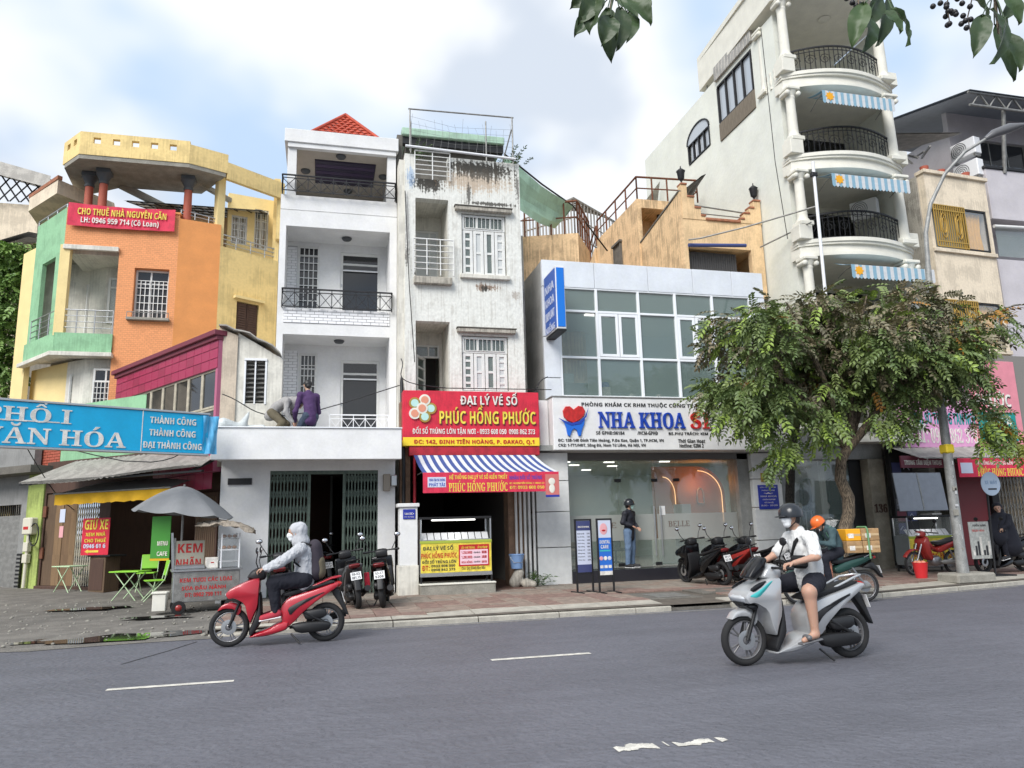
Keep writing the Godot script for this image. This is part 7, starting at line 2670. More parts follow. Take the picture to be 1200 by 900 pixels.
	put(t, "board", bxm(-0.3, 0, -0.02, 0.24, 0.85, 0.0, 0.004), mat("board_pale", 0.52, 0.55, 0.56, 0.5, 0, T.dirt, 0.4))
	txt(t, "TUYỂN DỤNG", -0.2, 0.74, 0.16, 0.8, 0.0, M.text_black, true, false, 0.004)
	txt(t, "Nhân viên", -0.22, 0.62, 0.1, 0.68, 0.0, M.text_red, false, false, 0.004)
	for i in 7:
		put(t, "printed_bar", bxm(-0.26 + i * 0.07, 0.08, 0.0, -0.21 + i * 0.07, 0.2 + 0.1 * ((i * 5) % 4), 0.004), M.ink if i % 3 else M.text_white)
	# street lamp: leaning post on a concrete footing, long curved arm, flat head
	t = thing("street_lamp", "tall grey street lamp with curved arm rising beside the far lottery counter", "street lamp", Vector3(13.35, 0.12, -13.7))
	b = MB.new()
	b.box(12.95, 0.08, -13.45, 13.95, 0.3, -14.05, 0.04)
	put(t, "footing", b, M.concrete)
	b = MB.new()
	b.tube([Vector3(13.33, 0.25, -13.7), Vector3(13.33, 0.8, -13.7), Vector3(13.35, 4.0, -13.7), Vector3(13.5, 7.2, -13.7)], [0.125, 0.11, 0.09, 0.065], 14)
	put(t, "post", b, M.pole_grey)
	b = MB.new()
	b.tube([Vector3(13.5, 7.1, -13.7), Vector3(13.55, 8.0, -13.68), Vector3(13.72, 8.7, -13.6), Vector3(14.05, 9.4, -13.4), Vector3(14.5, 9.9, -13.2), Vector3(15.0, 10.2, -13.0)], [0.055, 0.05, 0.045, 0.04, 0.038, 0.035], 10)
	put(t, "arm", b, M.pole_grey)
	b = MB.new()
	b.tube([Vector3(14.95, 10.18, -13.02), Vector3(15.15, 10.3, -12.95), Vector3(15.5, 10.42, -12.85), Vector3(15.85, 10.5, -12.75)], [0.045, 0.1, 0.115, 0.04], 12)
	put(t, "lamp_head", b, M.grey_paint)
	put(t, "band", bxm(13.23, 2.85, -13.82, 13.45, 3.05, -13.58, 0.03), M.sign_yellow)
	for i in 9:
		var y := 0.7 + i * 0.24 + rng.randf_range(-0.12, 0.12)
		var o := put(t, "sticker", bxm(13.26 + rng.randf_range(-0.07, 0.07), y, -13.6, 13.31 + rng.randf_range(-0.02, 0.06), y + rng.randf_range(0.03, 0.14), -13.585), M.tray_grey if i % 3 else M.concrete)
		o.rotation.y = 0
	# ice cream cart under a grey canvas umbrella
	t = thing("ice_cream_cart", "battered steel snack cart with glass case and red lettering", "cart", Vector3(-2.2, 0.02, -16.5), "", 12, false)
	put(t, "body", bxm(-0.62, 0.22, -0.35, 0.6, 0.8, 0.3, 0.012), M.steel)
	put(t, "front_panel", bxm(-0.6, 0.24, 0.3, 0.58, 0.78, 0.308), M.galv)
	txt(t, "KEM TƯƠI CÁC LOẠI", -0.5, 0.6, 0.45, 0.7, 0.308, M.text_red, true, false, 0.005)
	txt(t, "SỮA ĐẬU NÀNH", -0.46, 0.45, 0.34, 0.54, 0.308, M.text_red, true, false, 0.005)
	txt(t, "ĐT: 0902 799 111", -0.4, 0.32, 0.26, 0.4, 0.308, M.text_red, true, false, 0.005)
	put(t, "counter_top", bxm(-0.66, 0.8, -0.38, 0.64, 0.84, 0.34, 0.006), M.steel)
	put(t, "lid", bxm(-0.6, 0.84, -0.3, -0.05, 0.92, 0.2, 0.015), M.steel)
	put(t, "cold_box", bxm(-0.03, 0.84, -0.2, 0.2, 1.05, 0.1, 0.01), M.text_white)
	put(t, "red_cross", bxm(0.06, 0.94, 0.1, 0.12, 0.96, 0.104), M.text_red)
	for x in [0.22, 0.56]:
		for z in [-0.3, 0.24]:
			put(t, "case_post", bxm(x, 0.84, z, x + 0.025, 1.52, z + 0.025), M.white_metal)
	for y in [0.95, 1.18, 1.4]:
		put(t, "shelf", bxm(0.22, y, -0.3, 0.58, y + 0.02, 0.26), M.white_metal)
	put(t, "case_glass", bxm(0.24, 0.86, 0.255, 0.57, 1.5, 0.26), M.glass_clear)
	for i in 6:
		b = MB.new()
		b.ell(Vector3(0.3 + (i % 3) * 0.1, 1.24 + (i / 3) * 0.22, 0.05), Vector3(0.05, 0.035, 0.06), 8, 5)
		put(t, "bun", b, M.wood_light)
	b = MB.new()
	for s in [Vector3(-0.62, 0.8, -0.3), Vector3(-0.62, 0.8, 0.28)]:
		b.tube([s, s + Vector3(-0.05, 0.75, 0)], 0.015, 6)
	put(t, "push_frame", b, M.steel)
	for s in [[-0.5, 0.33], [0.45, 0.33], [-0.5, -0.33], [0.45, -0.33]]:
		b = MB.new()
		b.t = Transform3D(Basis(Vector3.RIGHT, PI / 2), Vector3(s[0], 0.13, s[1]))
		b.lathe([[0.05, -0.025], [0.12, -0.025], [0.13, -0.015], [0.13, 0.015], [0.12, 0.025], [0.05, 0.025]], 16)
		var w := put(t, "wheel", b, M.rubber)
		b = MB.new()
		b.t = Transform3D(Basis(Vector3.RIGHT, PI / 2), Vector3(s[0], 0.13, s[1]))
		b.lathe([[0.0, -0.03], [0.06, -0.03], [0.06, 0.03], [0.0, 0.03]], 12)
		put(w, "hub", b, M.maroon_paint)
	t = thing("ice_cream_board", "glass fronted board with the word KEM standing behind the snack cart", "sign", Vector3(-2.68, 0.85, -16.75), "", 8, false)
	put(t, "board", bxm(-0.16, -0.0, -0.01, 0.38, 0.56, 0.01, 0.004), mat("kem_pale", 0.42, 0.40, 0.32, 0.5))
	txt(t, "KEM", -0.12, 0.32, 0.34, 0.5, 0.01, M.text_red, true, false, 0.006)
	txt(t, "NHÃN", -0.14, 0.04, 0.32, 0.24, 0.01, M.text_red, true, false, 0.006)
	put(t, "post", bxm(-0.2, -0.82, -0.02, -0.16, 0.62, 0.02, 0.005), M.galv)
	t = thing("white_box", "small white foam box on the ground by the snack cart", "box", Vector3(-2.98, 0.05, -16.2))
	put(t, "body", bxm(-3.1, 0.1, -16.35, -2.86, 0.42, -16.1, 0.01), M.cream_trim)
	put(t, "lid", bxm(-3.12, 0.42, -16.37, -2.84, 0.46, -16.08, 0.01), M.cream_trim)
	t = thing("canvas_umbrella", "faded grey canvas umbrella sheltering the snack cart", "umbrella", Vector3(-2.75, 0, -16.8))
	b = MB.new()
	var rr := []
	for i in 9:
		var f := i / 8.0
		var row := PackedVector3Array()
		for j in 48:
			var a := TAU * j / 48
			var r := 0.98 * f
			var sc := 1.0 - 0.07 * absf(sin(a * 4.0)) * f
			row.append(Vector3(-2.75 + cos(a) * r * sc, 2.52 - 0.56 * pow(f, 1.5) - 0.05 * absf(sin(a * 4.0)) * f * f - cos(a) * 0.10 * f, -16.8 + sin(a) * r * sc))
		rr.append(row)
	b.rings(rr, true, false)
	put(t, "canopy", b, M.canvas_grey)
	b = MB.new()
	b.tube([Vector3(-2.75, 0.05, -16.8), Vector3(-2.75, 2.55, -16.8)], 0.022, 8)
	put(t, "pole", b, M.galv)
	for k in 8:
		b = MB.new()
		var a := TAU * k / 8
		b.tube([Vector3(-2.75, 2.48, -16.8), Vector3(-2.75 + cos(a) * 0.55, 2.24 - cos(a) * 0.05, -16.8 + sin(a) * 0.55), Vector3(-2.75 + cos(a) * 0.92, 1.96 - cos(a) * 0.09, -16.8 + sin(a) * 0.92)], 0.008, 5)
		put(t, "rib", b, M.galv)
	t = thing("cart_cover", "crumpled printed sheet draped on the roof of the snack cart case", "sheet", Vector3(-1.75, 1.7, -16.5))
	b = MB.new()
	var g := []
	for i in 9:
		var row := PackedVector3Array()
		for j in 9:
			var x := -0.55 + i * 0.135
			var z := -0.4 + j * 0.1
			row.append(Vector3(-1.85 + x, 1.78 - 0.35 * x * x - 0.5 * z * z - 0.14 * x + 0.035 * sin(i * 2.3 + j * 1.7), -16.45 + z))
		g.append(row)
	b.sheet(g, 0.01)
	put(t, "cloth", b, mat("cover_cloth", 0.48, 0.42, 0.36, 0.8, 0, T.stain, 0.5))
	# overhead cables
	for s in [[Vector3(-6, 3.6, -18), Vector3(-3.5, 3.05, -17.2), Vector3(-2.2, 3.75, -16.9)], [Vector3(-2.2, 4.6, -17.6), Vector3(-0.8, 4.1, -17.4), Vector3(1.75, 4.9, -17.7)], [Vector3(1.8, 5.6, -17.9), Vector3(2.2, 4.9, -17.6), Vector3(5.5, 4.85, -17.6)], [Vector3(4.9, 4.3, -17.5), Vector3(5.2, 5.0, -17.7), Vector3(5.6, 5.3, -18.2)], [Vector3(12.9, 16.5, -18.2), Vector3(12.9, 12, -18.15), Vector3(13.1, 9.6, -18.2)], [Vector3(1.9, 10, -17.95), Vector3(2.0, 7.5, -17.9), Vector3(2.12, 5.5, -17.8)], [Vector3(-7.6, 5.5, -19), Vector3(-6.6, 2.9, -21), Vector3(-6.4, 2.2, -22.8)]]:
		var o := thing("overhead_cable", ["black cable drooping under the blue archway sign", "thin cable strung across the white townhouse loggia", "thin cable crossing above the red lottery shop sign", "cable climbing from the lottery sign to the clinic", "loose cable hanging down the cream apartment house", "cable running down the weathered townhouse front", "cable running down to the cream meter box"][Array(PackedFloat32Array([-6.0, -2.2, 1.8, 4.9, 12.9, 1.9, -7.6])).find(s[0].x)], "cable", s[0], "overhead cables")
		b = MB.new()
		var c := Curve3D.new()
		c.add_point(s[0], Vector3.ZERO, (s[1] - s[0]) * 0.4)
		c.add_point(s[1], (s[0] - s[2]) * 0.2, (s[2] - s[0]) * 0.2)
		c.add_point(s[2], (s[1] - s[2]) * 0.4)
		b.tube(Array(c.tessellate(3, 6)), 0.012, 5)
		put(o, "strand", b, M.cable)

func pill(b: MB, c: Vector2, r: float, z0: float, z1: float, n := 18):
	var p := []
	for i in n:
		var a := TAU * i / n
		p.append(c + Vector2(cos(a), sin(a)) * r)
	b.prism(p, z0, z1)

func signs():
	# blue archway sign across the alley mouth
	var t := thing("archway_sign", "long sky blue archway sign with white letters across the alley mouth", "sign", Vector3(-2.23, 3.48, -16.0), "", 26.0, false)
	put(t, "board", bxm(-8.0, -0.38, -0.08, 0.0, 0.4, 0.0, 0.01), M.sign_blue)
	put(t, "frame_bar", bxm(-8.0, -0.42, -0.1, 0.02, -0.38, 0.02, 0.006), M.steel)
	put(t, "frame_bar", bxm(-8.0, 0.4, -0.1, 0.02, 0.44, 0.02, 0.006), M.steel)
	put(t, "divider", bxm(-1.24, -0.38, 0.0, -1.225, 0.4, 0.004), M.text_white)
	txt(t, "KHU PHỐ I", -4.95, 0.05, -2.42, 0.38, 0.0, M.text_white, true, true)
	put(t, "underline", bxm(-4.6, 0.06, 0.0, -2.6, 0.08, 0.008), M.text_white)
	txt(t, "KHU PHỐ VĂN HÓA", -6.1, -0.34, -1.5, 0.03, 0.0, M.text_white, true, true)
	txt(t, "THÀNH CÔNG", -1.1, 0.17, -0.25, 0.33, 0.0, M.text_white)
	txt(t, "THÀNH CÔNG", -1.1, -0.07, -0.25, 0.09, 0.0, M.text_white)
	txt(t, "ĐẠI THÀNH CÔNG", -1.2, -0.31, -0.12, -0.15, 0.0, M.text_white)
	put(t, "post", bxm(-8.1, -3.45, -0.1, -7.95, 0.5, 0.05, 0.01), M.steel)
	put(t, "cable_box", bxm(-3.75, -0.62, -0.14, -3.5, -0.4, 0.0, 0.01), M.dark_metal)
	# torn poster end flapping at the sign's end
	var b := MB.new()
	var g := []
	for i in 6:
		var row := PackedVector3Array()
		for j in 5:
			row.append(Vector3(-0.12 + i * 0.06, 0.38 - j * 0.19, 0.02 + 0.05 * sin(i * 1.7 + j)))
		g.append(row)
	b.sheet(g)
	put(t, "torn_film", b, mat("film_blue", 0.10, 0.42, 0.70, 0.35))
	# letting banner on the orange corner house
	t = thing("letting_banner", "red cloth banner with yellow and white lettering hung on the orange corner house", "banner", Vector3(-5.9, 10.5, -23.1))
	b = MB.new()
	g = []
	for i in 4:
		var row := PackedVector3Array()
		for j in 25:
			var s := j / 24.0
			row.append(Vector3(lerpf(-7.36, -4.46, s), lerpf(11.2, 10.5, i / 3.0) - 0.05 * sin(PI * s) * (1.0 - i / 6.0), -23.08 + 0.012 * sin(j * 1.3 + i)))
		g.append(row)
	b.sheet(g)
	put(t, "cloth", b, M.banner_red)
	txt(t, "CHO THUÊ NHÀ NGUYÊN CĂN", -7.1, 10.84, -4.7, 11.1, -23.06, M.bright_yellow)
	txt(t, "LH: 0946 959 714 (Cô Loan)", -7.0, 10.56, -4.9, 10.77, -23.06, M.text_white)
	# lottery shop fascia sign
	t = thing("lottery_sign", "large red lottery shop sign with yellow letters and a coin emblem", "sign", Vector3(3.45, 3.3, -17.4))
	put(t, "board", bxm(1.8, 3.55, -17.75, 5.1, 4.73, -17.4, 0.01), M.sign_red)
	put(t, "yellow_band", bxm(1.8, 3.42, -17.75, 5.09, 3.62, -17.395, 0.006), M.sign_yellow)
	put(t, "lower_board", bxm(1.95, 3.2, -17.75, 5.09, 3.42, -17.42, 0.008), M.sign_red_b)
	var dark := mat("letter_shade", 0.16, 0.02, 0.03, 0.6)  # dark offset copy of the letters, a drop shadow printed behind them
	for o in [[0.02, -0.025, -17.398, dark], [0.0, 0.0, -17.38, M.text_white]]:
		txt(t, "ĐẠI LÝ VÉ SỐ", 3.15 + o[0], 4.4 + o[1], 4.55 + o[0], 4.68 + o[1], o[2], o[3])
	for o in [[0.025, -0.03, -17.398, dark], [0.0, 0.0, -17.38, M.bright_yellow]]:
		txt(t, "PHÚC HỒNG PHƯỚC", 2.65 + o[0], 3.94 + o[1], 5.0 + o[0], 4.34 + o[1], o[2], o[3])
	txt(t, "ĐỔI SỐ TRÚNG LỚN TẬN NƠI - 0933 608 050  0908 862 373", 2.02, 3.7, 4.98, 3.86, -17.4, M.text_white)
	txt(t, "ĐC: 142, ĐINH TIÊN HOÀNG, P. ĐAKAO, Q.1", 2.05, 3.45, 4.95, 3.59, -17.395, M.text_red)
	for k in 6:
		b = MB.new()
		var a := k * TAU / 5
		var c := Vector2(2.24, 4.3) + (Vector2.ZERO if k == 5 else Vector2(cos(a), sin(a)) * 0.21)
		pill(b, c, 0.135, -17.4, -17.37 + 0.004 * k)
		var e := put(t, "coin", b, M.cream_trim if k % 2 else M.brass)
		b = MB.new()
		pill(b, c, 0.09, -17.37 + 0.004 * k, -17.364 + 0.004 * k)
		put(e, "coin_face", b, M.salmon if k % 2 else M.mask_mint)
	# striped awning with its printed valance
	t = stripes_awning("shop_awning", "blue and white striped awning over the lottery shop entrance", "", 2.05, 4.95, 3.2, -17.4, 2.12, 5.2, 2.72, -16.35, 32, Color(0.05, 0.09, 0.28), Color(0.64, 0.66, 0.68), 0.0, 0.04)
	put(t, "valance", bxm(2.12, 2.28, -16.34, 5.2, 2.72, -16.325), M.banner_red)
	put(t, "valance_label", bxm(2.22, 2.4, -16.325, 2.62, 2.62, -16.32), M.poster_pale)
	txt(t, "TRÚNG TÂM TRẢ THƯỞNG", 2.25, 2.53, 2.6, 2.6, -16.32, M.text_blue, true, false, 0.003)
	txt(t, "PHÁT TÀI", 2.25, 2.42, 2.6, 2.51, -16.32, M.text_blue, true, false, 0.003)
	txt(t, "HỆ THỐNG ĐẠI LÝ VÉ SỐ KIẾN THIẾT", 2.7, 2.57, 4.0, 2.68, -16.325, M.bright_yellow, true, false, 0.004)
	txt(t, "PHÚC HỒNG PHƯỚC", 2.68, 2.3, 4.0, 2.54, -16.325, M.bright_yellow, true, true, 0.004)
	txt(t, "NHẬN ĐỔI SỐ TRÚNG", 4.05, 2.55, 4.8, 2.66, -16.325, M.text_blue, true, false, 0.004)
	txt(t, "ĐC: 142 ĐINH TIÊN HOÀNG, P. ĐAKAO, Q.1", 4.05, 2.44, 4.85, 2.5, -16.325, M.bright_yellow, true, false, 0.003)
	txt(t, "ĐT: 0933 608 050", 4.05, 2.34, 4.85, 2.41, -16.325, M.bright_yellow, true, false, 0.003)
	put(t, "valance_end", bxm(4.88, 2.2, -16.325, 5.2, 2.66, -16.318), mat("cartoon_red", 0.55, 0.16, 0.14, 0.6))
	b = MB.new()
	b.ell(Vector3(5.03, 2.5, -16.318), Vector3(0.08, 0.08, 0.006), 12, 6)
	b.ell(Vector3(5.03, 2.34, -16.318), Vector3(0.07, 0.1, 0.006), 12, 6)
	put(t, "printed_figure", b, M.cream_trim)
	put(t, "valance_hem", bxm(4.88, 2.15, -16.33, 5.2, 2.2, -16.318), M.plaque_blue)
	# clinic sign box
	t = thing("clinic_sign", "long white clinic sign box with blue and red lettering and tooth emblem", "sign", Vector3(8.7, 3.3, -17.6))
	put(t, "box", bxm(5.45, 3.32, -18.2, 12.0, 4.63, -17.4, 0.012), M.sign_white)
	put(t, "side_board", bxm(5.2, 3.36, -18.25, 5.44, 4.6, -17.75, 0.01), M.sign_white)
	put(t, "edge_trim", bxm(5.43, 4.63, -18.2, 12.02, 4.66, -17.38, 0.005), M.galv)
	txt(t, "PHÒNG KHÁM CK RHM THUỘC CÔNG TY TNHH NHA KHOA", 6.2, 4.41, 10.6, 4.53, -17.4, M.text_black)
	txt(t, "NHA KHOA", 6.62, 3.86, 8.97, 4.27, -17.4, M.text_blue, true, true, 0.05)
	txt(t, "SI", 9.12, 3.86, 9.66, 4.27, -17.4, M.text_red, true, true, 0.05)
	txt(t, "Số GPHĐ:06184", 6.55, 3.7, 7.3, 3.79, -17.4, M.text_black)
	txt(t, "/HCM-GPHĐ", 7.65, 3.7, 8.2, 3.79, -17.4, M.text_black)
	txt(t, "BS.PHỤ TRÁCH: KIM", 8.5, 3.7, 9.6, 3.79, -17.4, M.text_black)
	txt(t, "ĐC: 138-140 Đinh Tiên Hoàng, P.Đa Kao, Quận 1, TP.HCM, VN", 5.56, 3.5, 8.35, 3.6, -17.4, M.text_black)
	txt(t, "CN2: 1-TT1/HĐT, Sông Đà, Nam Từ Liêm, Hà Nội, VN", 5.56, 3.38, 7.85, 3.48, -17.4, M.text_black)
	txt(t, "Thời Gian Hoạt", 8.75, 3.5, 9.5, 3.6, -17.4, M.text_black)
	txt(t, "Hotline: 0286 2", 8.78, 3.38, 9.45, 3.48, -17.4, M.text_black)
	# tooth emblem: red heart over a blue crown with a sweeping band
	b = MB.new()
	b.prism([Vector2(5.72, 4.13), Vector2(5.7, 4.28), Vector2(5.77, 4.39), Vector2(5.88, 4.4), Vector2(5.98, 4.32), Vector2(6.1, 4.41), Vector2(6.22, 4.39), Vector2(6.28, 4.28), Vector2(6.24, 4.16), Vector2(6.1, 4.04), Vector2(5.96, 3.98), Vector2(5.82, 4.03)], -17.4, -17.35, 0.012)
	put(t, "emblem_heart", b, M.text_red)
	b = MB.new()
	b.prism([Vector2(5.7, 4.06), Vector2(5.84, 3.97), Vector2(5.98, 3.93), Vector2(6.14, 3.99), Vector2(6.26, 4.1), Vector2(6.24, 3.95), Vector2(6.18, 3.82), Vector2(6.14, 3.66), Vector2(6.08, 3.66), Vector2(6.04, 3.8), Vector2(5.97, 3.84), Vector2(5.91, 3.78), Vector2(5.86, 3.64), Vector2(5.8, 3.68), Vector2(5.77, 3.86)], -17.4, -17.35, 0.012)
	put(t, "emblem_tooth", b, mat("tooth_blue", 0.01, 0.13, 0.58, 0.4))
	b = MB.new()
	b.prism([Vector2(5.58, 4.1), Vector2(5.7, 4.0), Vector2(5.9, 3.92), Vector2(6.14, 3.96), Vector2(6.3, 4.14), Vector2(6.36, 4.36), Vector2(6.26, 4.14), Vector2(6.1, 4.02), Vector2(5.9, 3.98), Vector2(5.72, 4.04)], -17.35, -17.34)
	put(t, "emblem_band", b, M.text_blue)
	# blue projecting box sign at the corner of the clinic
	t = thing("projecting_sign", "narrow blue projecting box sign on the corner of the clinic", "sign", Vector3(5.6, 6.5, -17.9))
	b = MB.new()
	b.box(5.62, 6.35, -18.28, 5.86, 8.0, -17.3, 0.01)
	put(t, "box", b, M.sign_white)
	put(t, "face", bxm(5.6, 6.4, -18.25, 5.62, 7.95, -17.33, 0.004), mat("face_blue", 0.05, 0.12, 0.42, 0.4))
	put(t, "front_edge", bxm(5.64, 6.4, -17.3, 5.84, 7.95, -17.285, 0.004), mat("edge_blue", 0.0, 0.16, 0.62, 0.4))
	put(t, "bottom_edge", bxm(5.62, 6.3, -18.28, 5.86, 6.35, -17.3), M.dark_metal)
	for i in 4:
		var o := txt(t, ["NHA", "KHOA", "IMPLANT", "NIỀNG"][i], -0.38, 0, 0.38, 0.22, 0, M.poster_pale, true, false, 0.004)
		o.rotation_degrees.y = -90
		var s := o.scale
		o.position = Vector3(5.595, 7.55 - i * 0.36, -17.8) - t.position + Vector3(0, 0, 0)
		o.scale = s
		o.position.z += 0.0
	# pink lottery sign and red awning valance at the far shops
	t = thing("pink_sign", "large pink lottery sign partly hidden by the tree and lamp post", "sign", Vector3(17.6, 3.4, -17.6), "", 3.0)
	put(t, "board", bxm(15.65, 3.4, -17.75, 18.2, 6.0, -17.6, 0.01), M.pink_sign)
	put(t, "board", bxm(18.2, 3.4, -17.75, 20.1, 6.0, -17.6, 0.01), M.pink_sign_b)
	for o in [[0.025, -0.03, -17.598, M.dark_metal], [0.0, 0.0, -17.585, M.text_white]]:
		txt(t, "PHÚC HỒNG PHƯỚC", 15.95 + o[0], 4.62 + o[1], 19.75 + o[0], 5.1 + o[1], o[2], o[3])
	txt(t, "ĐỔI SỐ TRÚNG TẬN NƠI", 16.05, 4.06, 18.3, 4.5, -17.6, M.text_teal)
	put(t, "number_patch", bxm(18.4, 3.6, -17.6, 19.85, 4.45, -17.59, 0.03), M.teal_sign)
	txt(t, "0933.634", 18.75, 4.05, 19.65, 4.35, -17.59, M.text_white)
	txt(t, "ĐT: 0908 862 373", 16.05, 3.52, 18.3, 3.95, -17.6, M.text_white, true, true)
	t = thing("valance_awning", "red valance awning of the far lottery shop behind the lamp post", "awning", Vector3(17.8, 2.9, -17))
	b = MB.new()
	g = []
	for i in 5:
		var f := i / 4.0
		var row := PackedVector3Array()
		for j in 61:
			row.append(Vector3(lerpf(15.2, 19.8, j / 60.0), lerpf(3.42, 3.02, f) + 0.018 * sin(j * PI / 1.5), lerpf(-17.6, -16.52, f)))
		g.append(row)
	b.sheet(g, 0.006)
	put(t, "tin_sheet", b, M.tin)
	put(t, "valance", bxm(16.35, 2.5, -16.5, 19.5, 3.0, -16.485), M.banner_red)
	put(t, "valance_label", bxm(16.42, 2.6, -16.485, 16.8, 2.88, -16.48), M.poster_pale)
	txt(t, "HỆ THỐNG ĐẠI LÝ VÉ SỐ KIẾN THIẾT", 16.95, 2.82, 18.4, 2.94, -16.485, M.text_white, true, false, 0.004)
	txt(t, "PHÚC HỒNG PHƯỚC", 16.95, 2.52, 18.45, 2.78, -16.485, M.bright_yellow, true, true, 0.004)
	txt(t, "ĐT: 0908 862 373", 18.5, 2.6, 19.3, 2.72, -16.485, M.bright_yellow, true, false, 0.004)
	t = thing("phone_shop_sign", "dark sign strip with pale lettering above the grey metal lid", "sign", Vector3(15.6, 2.9, -16.85), "", 3.0)
	put(t, "board", bxm(14.85, 2.78, -16.9, 16.5, 3.1, -16.85, 0.005), M.maroon)
	txt(t, "TRUNG TÂM ĐIỆN THOẠI", 14.95, 2.86, 16.2, 3.02, -16.85, M.text_white)
	t = thing("phone_poster_column", "dark narrow display column plastered with small posters beside the numbered pier", "display", Vector3(15.4, 0.2, -17.6))
	put(t, "panel", bxm(15.22, 0.15, -17.8, 15.95, 3.9, -17.65, 0.006), M.black)
	for r in 8:
		for c in 2:
			put(t, "poster", bxm(15.27 + c * 0.33, 0.4 + r * 0.33, -17.65, 15.56 + c * 0.33, 0.68 + r * 0.33, -17.644), [M.dark_metal, M.poster_navy, mat("poster_dim", 0.12, 0.12, 0.13, 0.5), M.black, M.maroon][(r * 3 + c * 2) % 5])
			if (r + c) % 2 == 0:
				b = MB.new()
				b.tube([Vector3(15.31 + c * 0.33, 0.5 + r * 0.33, -17.642), Vector3(15.4 + c * 0.33, 0.6 + r * 0.33, -17.642), Vector3(15.5 + c * 0.33, 0.47 + r * 0.33, -17.642)], 0.012, 4)
				put(t, "printed_mark", b, M.poster_pale)
	for i in 5:
		put(t, "notice_line", bxm(15.3, 3.1 + i * 0.14, -17.645, 15.9, 3.14 + i * 0.14, -17.64), M.dark_metal)
	for y in [1.55, 1.95]:
		put(t, "shelf", bxm(15.98, y, -17.6, 16.3, y + 0.03, -17.2), M.text_white)

func leaf_shape(b: MB, a: Vector3, e: Vector3, w: float, side: Vector3, bend := 0.02):
	# pointed oval folded along its midrib
	var n := side.cross(e - a).normalized()
	var m1 := a.lerp(e, 0.3) + n * bend
	var m2 := a.lerp(e, 0.65) + n * bend
	for s in [-1.0, 1.0]:
		var o1: Vector3 = m1 + side * w * 0.5 * s + n * w * 0.12
		var o2: Vector3 = m2 + side * w * 0.42 * s + n * w * 0.1
		b.tri(a, m1, o1)
		b.q(m1, m2, o2, o1)
		b.tri(m2, e, o2)

func spray(k: int, pairs: int, ll: float, lw: float) -> ArrayMesh:
	# compound leaf: drooping rachis with leaflets in pairs
	var b := MB.new()
	var r := RandomNumberGenerator.new()
	r.seed = k
	for i in pairs:
		var f := (i + 0.6) / pairs
		var p := Vector3(f * 0.36, -0.16 * f * f, 0)
		for s in [-1.0, 1.0]:
			var d := Vector3(0.55 + r.randf() * 0.3, -0.35 - r.randf() * 0.3, s).normalized()
			leaf_shape(b, p, p + d * ll * r.randf_range(0.8, 1.15), lw, d.cross(Vector3(r.randf_range(-0.3, 0.3), 1, 0)).normalized(), 0.012)
	leaf_shape(b, Vector3(0.36, -0.16, 0), Vector3(0.36 + ll * 0.8, -0.16 - ll * 0.6, 0), lw, Vector3(0, 0, 1), 0.012)
	b.tube([Vector3.ZERO, Vector3(0.2, -0.05, 0), Vector3(0.37, -0.16, 0)], 0.004, 3)
	return b.done()

func scatter(parent: Node, called: String, mesh: Mesh, tf: Array, col: Array) -> MultiMeshInstance3D:
	var mm := MultiMesh.new()
	mm.transform_format = MultiMesh.TRANSFORM_3D
	mm.use_colors = true
	mm.mesh = mesh
	mm.instance_count = tf.size()
	for i in tf.size():
		mm.set_instance_transform(i, tf[i])
		mm.set_instance_color(i, col[i])
	var o := MultiMeshInstance3D.new()
	o.name = called
	o.multimesh = mm
	o.material_override = M.leaf
	parent.add_child(o, true)
	if WM.has(parent):
		o.position = -parent.position
	stuff(o)
	return o

